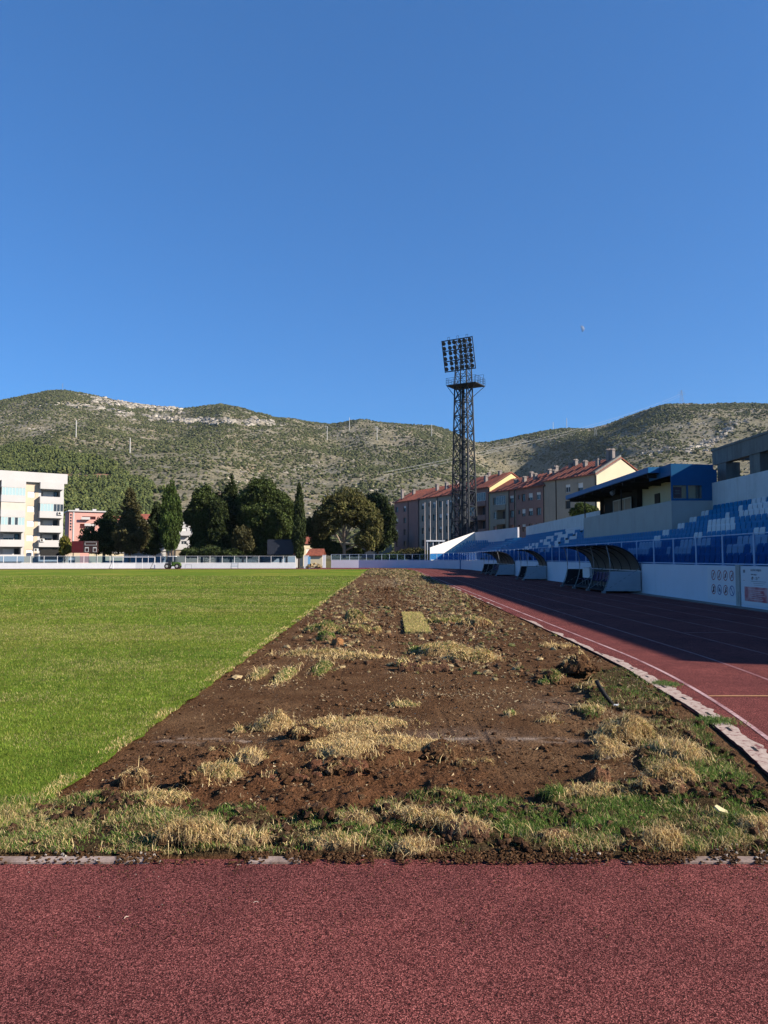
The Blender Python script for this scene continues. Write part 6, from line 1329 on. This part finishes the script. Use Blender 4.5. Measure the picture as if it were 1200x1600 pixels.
    for (s_, zz) in ((S(90), z(3) + .35), (S(63.5), z(1) + .7), (S(54.5), z(0) + 1.6)):
        mb = MB(); obox(mb, O, d, n_, s_ - .4, s_ + .4, zz, zz + .55, 1.155 if zz > z(1) + 1.6 or True else .1, 1.45); u_ = mb.build('air_conditioner', M['frame_white'], e); f = MB(); c_ = Vector(O) + d * (s_ + .1) + n_ * 1.452 + Vector((0, 0, zz + .28)); f.lathe(c_, [(.22, 0), (.2, .015)], n_, 14); f.build('fan', M['frame_dark'], u_)
    mb = MB(); obox(mb, O, d, n_, b1[0], b1[1], z(0) + .05, z(0) + 2.0, 1.16, 1.2); mb.build('dark_screen', M['black'], e)
    tag(e, 'six storey white block of flats with stacked balconies at the left edge', 'building')
white_flats()
# --- salmon pink flats behind
def pink_flats():
    Yp = 190; s = Yp / F; X_ = lambda px: (px - CX) * s; Zt = lambda py: CAMH + (HOR - py) * s
    e = empty('pink_flats', (X_(98), Yp, 0)); O = (0, 0, 0); d = Vector((1, 0, 0)); n_ = Vector((0, -1, 0)); L = X_(160) - X_(98)
    sx = lambda px: X_(px) - X_(98)
    op = [(sx(117), Zt(811), sx(137), Zt(806), 1.5), (sx(114), Zt(828), sx(134), Zt(818), 1.5), (sx(114), Zt(842), sx(134), Zt(836), 1.5)] + [(sx(99 + 4 * q), Zt(806 + 4.6 * r_), sx(101.6 + 4 * q), Zt(803 + 4.6 * r_), .2) for q in range(2) for r_ in range(6)]
    op = [(a, min(c, z_), b_, max(c, z_), k) for a, c, b_, z_, k in op]
    facade('wall', O, d, n_, L, 0, Zt(799), op, M['pinkish'], e)
    mb = MB(); obox(mb, O, d, n_, 0, L, 0, Zt(799) - .01, -10, -1.6); mb.build('core_wall', M['pinkish'], e)
    mb = MB(); obox(mb, O, d, n_, -.3, L + .2, Zt(799), Zt(797), -10.2, .4); r_ = mb.build('roof', M['offwhite'], e)
    for px in (111, 137): c = MB(); obox(c, O, d, n_, sx(px) - .5, sx(px) + .4, Zt(797), Zt(793.5), -3, -2); c.build('chimney', M['offwhite'], r_)
    for (a, b_, t_, q) in ((115, 128, 808, 0), (120, 137, 818, 1), (120, 136, 833, 2)):
        mb = MB(); obox(mb, O, d, n_, sx(a), sx(b_), Zt(t_ + 3), Zt(t_ - .5), .9, 1.0); obox(mb, O, d, n_, sx(a), sx(b_), Zt(t_ + 3.6), Zt(t_ + 3), 0.003, 1.0); mb.build('balcony', M['offwhite'], e)
        window(O, d, n_, sx(a + 3), Zt(t_ + 2) if False else Zt(t_ + 8), sx(a + 10), Zt(t_ + 4), e, depth=1.2)
    mb = MB(); obox(mb, O, d, n_, sx(103.5), sx(105.5), 0, Zt(799), .003, .12); mb.build('pilaster', M['offwhite'], e)
    for q in range(2):
        for r_ in range(6): g = MB(); obox(g, O, d, n_, sx(99 + 4 * q), sx(101.6 + 4 * q), Zt(806 + 4.6 * r_), Zt(803 + 4.6 * r_), -.2, -.15); g.build('window', M['glass'], e)
    e.rotation_euler = (0, 0, R(28)); e.location.x += 1.5
    tag(e, 'salmon pink block of flats behind the white one, partly hidden by a dark tree', 'building')
pink_flats()
def simple_house(name, px0, px1, ytop, Y, mat, label, roof=None, nwin=3, floors=2, cat='building', depth=9, balc=False):
    s = Y / F; x0 = (px0 - CX) * s; L = (px1 - px0) * s; H_ = CAMH + (HOR - ytop) * s; e = empty(name, (x0, Y, 0)); O = (0, 0, 0); d = Vector((1, 0, 0)); n_ = Vector((0, -1, 0)); ops = []
    for f_ in range(floors):
        for q in range(nwin): a = L * (q + .5) / nwin - .6; zz = H_ - 2.3 - 2.9 * f_; ops.append((a, zz, a + 1.2, zz + 1.3, .2))
    ops = [o_ for o_ in ops if o_[1] > .2]
    facade('wall', O, d, n_, L, -.1, H_, ops, mat, e); mb = MB(); obox(mb, O, d, n_, .003, L - .003, -.1, H_ - .01, -depth, -.3); mb.build('core_wall', mat, e)
    for a, c, b_, z_, _ in ops: window(O, d, n_, a, c, b_, z_, e, shutter=random.choice((0, .5, .9)))
    if roof:
        mb = MB(); mb.prism([(-.4, .4, H_), (-.4, -depth - .4 + 0, H_), (-.4, -(depth) / 2, H_ + roof)], (L + .8, 0, 0)); o = mb.build('roof', M['tiles'], e); o.scale = (1, -1, 1)
    else:
        mb = MB(); mb.box(-.2, -.2, H_, L + .2, depth + .2, H_ + .35); mb.build('roof', M['offwhite'], e)
    if balc:
        for f_ in range(floors): mb = MB(); zz = H_ - 2.6 - 2.9 * f_; obox(mb, O, d, n_, L * .2, L * .75, zz - .1, zz, 0.003, 1.1); obox(mb, O, d, n_, L * .2, L * .75, zz, zz + .9, 1.0, 1.1); mb.build('balcony', M['offwhite'], e)
    e.rotation_euler = (0, 0, R(22)); return tag(e, label, cat)
simple_house('white_house', 226, 256, 830, 175, M['offwhite'], 'white flats seen left of the bright cypress', nwin=3)
simple_house('white_house', 268, 306, 818, 172, M['offwhite'], 'cream white flats with balconies seen between the cypress and the grove', nwin=3, floors=3, balc=True)
simple_house('distant_house', 165, 190, 812, 260, M['pinkish'], 'distant pink house behind the leaning dark tree', roof=1.5, nwin=3, floors=1)
simple_house('distant_house', 218, 238, 812, 300, M['cream'], 'distant house with orange roof right of the brownish conifer', roof=2.5, nwin=2, floors=1)
simple_house('white_house', 430, 462, 826, 190, M['offwhite'], 'white house glimpsed above the black screen', nwin=3, floors=2)
simple_house('white_house', 470, 496, 822, 230, M['offwhite'], 'white house seen right of the slim cypress top', nwin=2, floors=2, roof=1.5)
simple_house('yellow_house', 474, 492, 850, 165, M['cream'], 'pale yellow gabled house behind the slim cypress', roof=2.2, nwin=1, floors=1, depth=6)
simple_house('low_building', 586, 614, 838, 176, M['greybeige'], 'low grey beige building left of the brown flats', nwin=2, floors=1)
simple_house('low_building', 275, 345, 859, 150, M['greybeige'], 'long low grey building in shade behind the tractor', nwin=0, floors=0)
simple_house('low_building', 196, 258, 861, 146, M['offwhite'], 'low white garage wall behind the goal', nwin=0, floors=0, depth=4)
simple_house('low_building', 100, 124, 862, 148, M['beige'], 'small beige kiosk building behind the brown scoreboard', nwin=1, floors=1, depth=4)
simple_house('low_building', 140, 196, 864, 150, M['cream'], 'low cream building behind the leaning dark tree', nwin=2, floors=0, depth=4)
simple_house('low_building', 412, 470, 866, 140, M['offwhite'], 'low white shed with tiled roof under the black screen', nwin=0, floors=0, roof=.9, depth=4)
# --- row of brown and beige flats on the right
def row_flats():
    K = 116000.0; dd = Vector((-.447, .894, 0)); n_ = Vector((-.894, -.447, 0)); 
    def pt(px): Yp = K / (px - 1); return Vector(((px - CX) / F * Yp, Yp, 0))
    def block(pxa, pxb, ez, rise, segs, label, gable, off=0., half=5.2, chim=(), verge=False, z0=-.1):
        """from near end pxa (right) to far end pxb (left); segs: (px_right, px_left, material, windows)"""
        A = pt(pxa) + n_ * off; B_ = pt(pxb) + n_ * off; L = (B_ - A).length; e = empty('apartment_row', tuple(A)); O = (0, 0, 0)
        S = lambda px: max(0, min(L, (pt(px) - pt(pxa)).length))
        for (pr_, pl, mat, cols) in segs:
            a, b_ = S(pr_), S(pl); ops = []; W = []
            for (pc, w_, kind) in cols:
                c = S(pc) - a
                for f_ in range(5):
                    zt = ez - 1.0 - 2.8 * f_
                    if kind == 'b': ops.append((c - w_ / 2, zt - 1.55, c + w_ / 2, zt + .25, 1.3))
                    elif kind == 's': ops.append((c - w_ / 2, zt - .9, c + w_ / 2, zt - .1, .18))
                    else: ops.append((c - w_ / 2, zt - 1.35, c + w_ / 2, zt, .18))
                    W.append((c, w_, kind, zt, f_))
            ops = [o_ for o_ in ops if o_[0] > .05 and o_[2] < b_ - a - .05]
            Oo = Vector(O) + dd * a; facade('wall', Oo, dd, n_, b_ - a, z0, ez, ops, mat, e)
            for (c, w_, kind, zt, f_) in W:
                if c - w_ / 2 <= .05 or c + w_ / 2 >= b_ - a - .05: continue
                if kind == 'b':
                    window(Oo, dd, n_, c - w_ / 2 + .3, zt - 1.5, c + w_ / 2 - .5, zt + .1, e, frame='frame_dark', depth=1.1)
                    mb = MB(); obox(mb, Oo, dd, n_, c - w_ / 2 - .1, c + w_ / 2 + .1, zt - 2.5, zt - 1.5, .003, .12); mb.build('balcony', mat, e)
                    if (f_ + int(c)) % 3 == 2: window(Oo, dd, n_, c - w_ / 2, zt - 1.49, c + w_ / 2, zt + .2, e, depth=.0, mull=4)
                elif kind == 's': window(Oo, dd, n_, c - w_ / 2, zt - .9, c + w_ / 2, zt - .1, e, frame='frame_dark', mull=0)
                else: window(Oo, dd, n_, c - w_ / 2, zt - 1.35, c + w_ / 2, zt, e, frame=('frame_dark', 'frame_white')[int(c * 3 + f_ * 2) % 4 == 0], mull=1, shutter=(0, .35, 0, .6, 0)[int(c + f_ * 3) % 5])
            mb = MB(); obox(mb, Oo, dd, n_, -.06, .06, z0, ez, .003, .13); mb.build('drainpipe', M['frame_dark'], e)
        mb = MB(); obox(mb, O, dd, n_, .003, L - .003, z0, ez - .01, -2 * half, -1.6); mb.build('core_wall', M['greybeige'], e)
        g = Vector(O) - n_ * 0; m1 = -n_ * half; m2 = -n_ * (2 * half)
        mb = MB(); mb.prism([Vector((0, 0, z0)), Vector((0, 0, ez)), m1 + Vector((0, 0, ez + rise - .15)), m2 + Vector((0, 0, ez)), m2 + Vector((0, 0, z0))], dd * .25 * -1); mb.build('gable_wall', gable, e)
        mb = MB(); ov = n_ * .35; up = Vector((0, 0, .18)); e0 = Vector((0, 0, ez - .05)) + ov; r0 = m1 + Vector((0, 0, ez + rise)); b0 = m2 - ov + Vector((0, 0, ez - .05)); st = -dd * .4
        for (p, q) in ((e0, r0), (r0, b0)): mb.prism([p + st, q + st, q + st + up, p + st + up], dd * (L + .6))
        # raised rows of tiles give the slope its ribs
        for k in range(int(L / .9)):
            s_ = dd * (k * .9 + .2); p, q = e0 + s_ + up, r0 + s_ + up; mb.prism([p, q, q + Vector((0, 0, .07)), p + Vector((0, 0, .07))], dd * .22)
        ro = mb.build('roof', M['tiles'], e)
        mb = MB(); mb.prism([e0 + st - dd * .05 + n_ * .02, e0 + st - dd * .05 + n_ * .02 - Vector((0, 0, .2)), r0 + st - dd * .05 - Vector((0, 0, .2)), r0 + st - dd * .05], -dd * .05); 
        if verge: mb.prism([e0 + st + up + Vector((0, 0, .01)), r0 + st + up + Vector((0, 0, .01)), r0 + st + up + Vector((0, 0, .35)), e0 + st + up + Vector((0, 0, .35))], dd * .6)
        mb.build('verge', M['concrete'] if verge else M['frame_dark'], e)
        for (px, t_, hh) in chim:
            p = dd * S(px) - n_ * (half * t_) + Vector((0, 0, ez + rise * t_ - .3)); mb = MB(); obox(mb, p, dd, n_, -.32, .32, p.z, p.z + hh + .3, -.3, .3); obox(mb, p, dd, n_, -.4, .4, p.z + hh + .3, p.z + hh + .42, -.38, .38)
            for q in (-.25, .25): obox(mb, p, dd, n_, q - .07, q + .07, p.z + hh + .42, p.z + hh + .6, -.25, .25)
            mb.build('chimney', M['chimney'], ro)
        return tag(e, label, 'building')
    w = lambda *p: [(q, 1.3, 'w') for q in p]
    block(932, 851, 15.2, 3.0, [(932, 870, M['greybeige'], w(908, 888)), (870, 851, M['greybeige'], [(858.5, 3.0, 'b')])], 'nearest grey beige block of the row with cream gable and tall chimneys', M['cream'], chim=((925, .9, 1.7), (921, .85, 1.9), (915, .55, 1.2), (890, .7, .9), (868, .9, 1.0), (864, .8, .7)), verge=True)
    block(850.5, 805.5, 14.5, 2.9, [(850.5, 805.5, M['mauve'], w(842, 829.5) + [(818.5, 1.1, 'w'), (811.5, .7, 's')])], 'mauve brown block behind the nearest one, with paired windows', M['cream'], chim=((848, .55, 1.2), (838, .9, 1.2), (828, .9, .8), (818, .55, 1.1)))
    block(805, 766, 14.45, 2.9, [(805, 796, M['mauve'], w(800)), (796, 766, M['greybeige'], [(783, 3.0, 'b'), (773.5, 1.2, 'w')])], 'grey block with mauve corner between the mauve and the salmon cornered ones', M['cream'], chim=((803, .5, 1.0), (800, .9, .9), (790, .5, .7)))
    block(764.5, 712, 15.6, 3.2, [(764.5, 744, M['mauve'], [(752, 3.2, 'b')]), (744, 712, M['mauve'], [(736, 2.5, 'b'), (725, 1.3, 'w'), (718, 1.3, 'w')])], 'block behind the floodlight tower with pale yellow gable', M['yellow'], chim=((745, .45, 1.3), (735, .9, .8), (752, .9, .8)))
    block(711, 655, 15.15, 3.0, [(711, 683.5, M['greybeige'], w(705, 699, 688.5)), (683.5, 655, M['greybeige'], w(678.5) + [(671, .8, 's'), (661, 1.3, 'w')])], 'long grey block behind the flagpoles', M['mauve'], chim=((702, .6, 1.0), (679.5, .6, 1.5), (665, .6, 1.5), (685, .95, .8)))
    block(654.5, 616, 15.1, 3.0, [(654.5, 638, M['mauve'], [(646.5, 5.5, 'b')]), (638, 616, M['mauve'], w(632.5, 620) + [])], 'farthest mauve block with recessed balconies', M['mauve'], chim=((620, .3, 2.2), (629, .6, 1.2)))
row_flats()

# ================================================================== FAR SIDE OBJECTS
# tiled hut
def hut():
    Y = 134.0; s = Y / F; x0 = (478 - CX) * s; L = 29 * s; e = empty('tiled_hut', (x0, Y, 0)); h1, h2 = 2.1, 3.1
    mb = MB(); mb.box(.2, .3, -.05, L - .4, 3.7, h1 + .1); mb.build('wall', M['cream'], e)
    mb = MB(); mb.prism([(-.1, 0, h1 - .1), (L, 0, h1 - .1), (L - .2, 2, h2 + .1), (.5, 2, h2 + .1)], (0, 0, .12)); mb.prism([(-.1, 4, h1 - .1), (L, 4, h1 - .1), (L - .2, 2, h2 + .1), (.5, 2, h2 + .1)], (0, 0, .12)); mb.build('roof', M['tiles'], e)
    mb = MB(); mb.prism([(L - .42, .3, h1 + .08), (L - .42, 3.7, h1 + .08), (L - .42, 2, h2)], (.03, 0, 0)); mb.build('gable', M['white_post'], e)
    tag(e, 'small hut with orange tiled roof in the gap of the far wall', 'hut')
hut()
for px, w_, h_, lb in ((478.5, .75, 2.0, 'left'), (506.5, .55, 2.1, 'right')):
    p = at(px, 872, 125.5 if px < 490 else 131); mb = MB(); mb.box(-w_ / 2, -.15, 0, w_ / 2, .15, h_); mb.box(-w_ / 2 - .04, -.18, h_, w_ / 2 + .04, .18, h_ + .08); o = mb.build('gate_pier', M['white_post']); o.location = (p.x, p.y, 0); tag(o, 'white pier at the %s side of the gap by the tiled hut' % lb, 'pier')
p = at(483, 872, 124.8); mb = MB(); mb.box(-.2, -.05, 0, .2, .05, 1.9); o = mb.build('blue_door', plain('sky_blue_paint', (.20, .45, .70), .6)); o.location = (p.x, p.y, 0); tag(o, 'light blue narrow door leaf beside the left pier', 'door')
p = at(490.5, 872, 121); V_ = []
for k in range(26):
    xx = random.uniform(-1.35, 1.2); zz = random.uniform(0, .75) * (1 - abs(xx) / 1.7); mb = MB(); L_ = random.uniform(.35, .6); a = random.uniform(-.5, .5)
    mb.tube([(-L_ / 2, 0, 0), (L_ / 2, 0, 0)], random.uniform(.13, .2), 9); o = mb.build('turf_roll', plain('roll_straw', (.33, .25, .13), .95, var=.3, scale=5) if k == 0 else bpy.data.materials['roll_straw']); o.location = (p.x + xx, p.y + random.uniform(-.4, .4), zz + .15); o.rotation_euler = (0, random.uniform(-.3, .3), math.pi / 2 + a); tag(o, 'rolled turf strip in the heap in front of the tiled hut', 'turf roll', 'rolled turf heaped by the hut')
# black screen on a post
Y = 133.0; s = Y / F; p = at(438, 872, Y); e = empty('led_screen', (p.x, p.y, 0)); za, zb = CAMH + (HOR - 866.5) * s, CAMH + (HOR - 843.5) * s
mb = MB(); mb.box(-20.3 * s, -.12, za, 20.3 * s, .12, zb); mb.build('screen_panel', plain('dark_screen', (.035, .04, .055), .45, var=.1), e)
mb = MB(); mb.box(-20.7 * s, .123, za - .06, 20.7 * s, .35, zb + .06); mb.build('casing', M['steel'], e); mb = MB(); mb.box(-.2, .15, 0, .2, .34, za - .06); mb.build('post', M['steel'], e); tag(e, 'large blank dark screen on a single post in front of the grove', 'screen')
# brown scoreboard
Y = 131.0; s = Y / F; p = at(132, 872, Y); e = empty('scoreboard', (p.x, p.y, 0)); zc = lambda py: CAMH + (HOR - py) * s; xc = lambda px: (px - 132) * s
mb = MB(); mb.box(xc(112), -.1, zc(864), xc(130), .1, zc(845.5)); mb.build('maroon_panel', plain('maroon_paint', (.11, .018, .022), .5, var=.1), e)
mb = MB(); mb.box(xc(130.2), -.1, zc(864), xc(152.5), .1, zc(845.2)); mb.build('number_panel', plain('brown_board', (.06, .032, .03), .5, var=.1), e)
fr = M['frame_white']
for (a, t_, b_, u_) in ((132.5, 846.7, 150.7, 852), (132.8, 855, 138.5, 862.5), (145.3, 855, 151, 862.5)):
    mb = MB(); x0, x1, z0, z1 = xc(a), xc(b_), zc(u_), zc(t_); t = .06
    mb.box(x0, -.14, z0, x1, -.105, z0 + t); mb.box(x0, -.14, z1 - t * (3 if a != 132.5 else 1), x1, -.105, z1); mb.box(x0, -.14, z0 + t, x0 + t, -.105, z1 - t * 3); mb.box(x1 - t, -.14, z0 + t, x1, -.105, z1 - t * 3); mb.build('display_frame', fr, e)
for q in (-2, 2): mb = MB(); mb.box(q - .06, .11, 0, q + .06, .2, zc(846)); mb.build('post', M['steel'], e)
tag(e, 'old maroon and brown scoreboard with white framed empty displays', 'scoreboard')
# goal
Y = 120.0; s = Y / F; x0, x1 = (177.5 - CX) * s, (242.5 - CX) * s; e = empty('football_goal', ((x0 + x1) / 2, Y, 0)); hw_ = (x1 - x0) / 2; H_ = CAMH + (HOR - 870.6) * s
for sx in (-1, 1): mb = MB(); mb.tube([(sx * hw_, 0, 0), (sx * hw_, 0, H_ - .045)], .06, 8); mb.build('post', M['white_post'], e); mb = MB(); mb.bar((sx * hw_ - 1.3 * .8, 1.2, 0), (sx * hw_ - .5, .9, H_ * .55), .04, n=6); mb.bar((sx * hw_, 0, .03), (sx * hw_ - 1.04, 1.2, .03), .03, n=6); mb.bar((sx * hw_, .02, H_ - .1), (sx * hw_ - .5, .9, H_ * .55), .025, n=6); mb.build('net_support', M['galv'], e)
mb = MB(); mb.tube([(-hw_ - .06, 0, H_), (hw_ + .06, 0, H_)], .06, 8); mb.build('crossbar', M['white_post'], e)
mb = MB(); mb.tube([(1.3, .02, 0), (1.3, .02, H_ - .05)], .035, 6); mb.build('rear_pole', M['white_post'], e)
tag(e, 'white football goal frame without a net before the far wall', 'goal')
# tractor
def tractor():
    Y = 119.0; s = Y / F; p = at(271, 872, Y); e = empty('tractor', (p.x, p.y, 0)); G = plain('tractor_green', (.09, .17, .03), .4, var=.1); RM = plain('wheel_rim', (.5, .5, .46), .5)
    for (x_, r_, rimr) in ((-.82, .40, .2), (.72, .40, .2)):
        for yy in (-.55, .55):
            mb = MB(); mb.lathe((x_, yy - .12, r_), [(r_ * .55, 0), (r_ * .93, .01), (r_, .05), (r_, .2), (r_ * .93, .24), (r_ * .55, .25)], (0, 1, 0), 20)
            for q in range(14): t = 2 * math.pi * q / 14; c = Vector((x_ + math.cos(t) * r_, yy, r_ + math.sin(t) * r_)); mb.box(c.x - .03, yy - .1, c.z - .03, c.x + .03, yy + .1, c.z + .03)
            w_ = mb.build('wheel', M['black'], e); m2 = MB(); m2.lathe((x_, yy - .13, r_), [(rimr, 0), (rimr * .9, .03), (.06, .05)], (0, 1, 0), 16); m2.lathe((x_, yy + .13, r_), [(rimr, 0), (.06, .01)], (0, 1, 0), 16); m2.build('rim', RM, w_)
    mb = MB(); mb.prism([(-.2, -.3, .5), (1.15, -.3, .5), (1.2, -.3, .85), (.9, -.3, 1.0), (-.2, -.3, 1.08)], (0, .6, 0)); mb.build('hood', G, e)
    mb = MB(); mb.box(-1.1, -.25, .38, 1.0, .25, .56); mb.box(-1.15, -.42, .75, -.3, .42, .86); mb.box(-.75, -.2, .87, -.4, .2, 1.25); mb.build('chassis', M['steel'], e)
    mb = MB()
    for x_ in (-.62, .28):
        for yy in (-.4, .4): mb.bar((x_, yy, .8), (x_ + .04, yy, 1.88), .03)
    mb.tube([(.0, 0, 1.05), (-.15, 0, 1.3)], .02, 6); mb.build('cab_frame', M['steel'], e)
    mb = MB(); mb.box(-.72, -.48, 1.88, .42, .48, 1.95); mb.build('cab_roof', M['white_post'], e)
    for yy in (-.2, .2): mb = MB(); mb.lathe((1.18, yy, .78), [(.07, 0), (.06, .03)], (1, 0, 0), 10); mb.build('headlight', RM, e)
    mb = MB(); mb.tube([(.5, .22, 1.0), (.5, .22, 1.55)], .03, 6); mb.build('exhaust', M['black'], e)
    tag(e, 'small green tractor with open cab parked on the far track', 'tractor')
tractor()
p = at(294.5, 872, 118.5); mb = MB(); s = 118.5 / F
for a, b_ in (((-5 * s, 0, 0), (-5 * s, 0, .62)), ((5 * s, 0, 0), (5 * s, 0, .62)), ((-5 * s, 0, .62), (5 * s, 0, .62))): mb.bar(a, b_, .03)
o = mb.build('hurdle_frame', M['galv']); o.location = (p.x, p.y, 0); tag(o, 'thin grey metal frame like a low hurdle right of the tractor', 'frame')
p = at(366, 872, 121.5); s = 121.5 / F; e = empty('bleacher_bench', (p.x, p.y, 0))
for k in range(3): mb = MB(); mb.box(-5.5 * s, .2 * k, .3 + .22 * k, 5.5 * s, .2 * k + .18, .34 + .22 * k); mb.build('plank', M['roof_blue'], e)
mb = MB()
for sx in (-5.2, 5.2): mb.bar((sx * s, 0, 0), (sx * s, 0, .33), .03); mb.bar((sx * s, .55, 0), (sx * s, .55, .95), .03); mb.bar((sx * s, 0, .33), (sx * s, .55, .95), .03)
mb.build('bench_frame', M['galv'], e); tag(e, 'small blue stepped bench against the far wall', 'bench')
p = at(386, 872, 122); mb = MB(); mb.bar((-.9, 0, 0), (.3, 0, .75), .03); mb.bar((-.9, 0, .03), (.3, 0, .03), .03); mb.bar((.3, 0, 0), (.3, 0, .75), .03); o = mb.build('white_trestle', M['white_post']); o.location = (p.x, p.y, 0); tag(o, 'white tubular trestle leaning at the far wall right of the blue bench', 'trestle')
# bank under the brown flats
n = 40; xs = np.linspace(-12, 13, n); ysb = np.linspace(133.5, 150, 14); XX, YY = np.meshgrid(xs, ysb); ZZ = np.clip((YY - 133.5) / 6, 0, 1) * 1.3 + .5 * fbm(XX * .6, YY * .6, 5, 3) * np.clip((YY - 133.5), 0, 1)
ii = np.arange(XX.size).reshape(XX.shape); tag(np_mesh('bank', np.stack([XX, YY, ZZ - .05], -1).reshape(-1, 3), np.stack([ii[:-1, :-1], ii[:-1, 1:], ii[1:, 1:], ii[1:, :-1]], -1).reshape(-1, 4), plain('scrubby_bank', (.10, .095, .05), .95, var=.4, scale=.8, bump=.5), smooth_=True), kind='structure')

# ---- air: faint even haze round the whole place
mb = MB(); mb.box(-2200, -200, -1.3, 2200, 2050, 420)
m_, t_, b_ = newmat('air'); t_.nodes.remove(b_); pv = N(t_, 'ShaderNodeVolumePrincipled'); pv.inputs['Color'].default_value = (.75, .88, 1, 1); pv.inputs['Density'].default_value = .000035; pv.inputs['Anisotropy'].default_value = .2
t_.links.new(pv.outputs[0], t_.nodes['Material Output'].inputs['Volume']); tag(mb.build('haze', m_), kind='stuff')
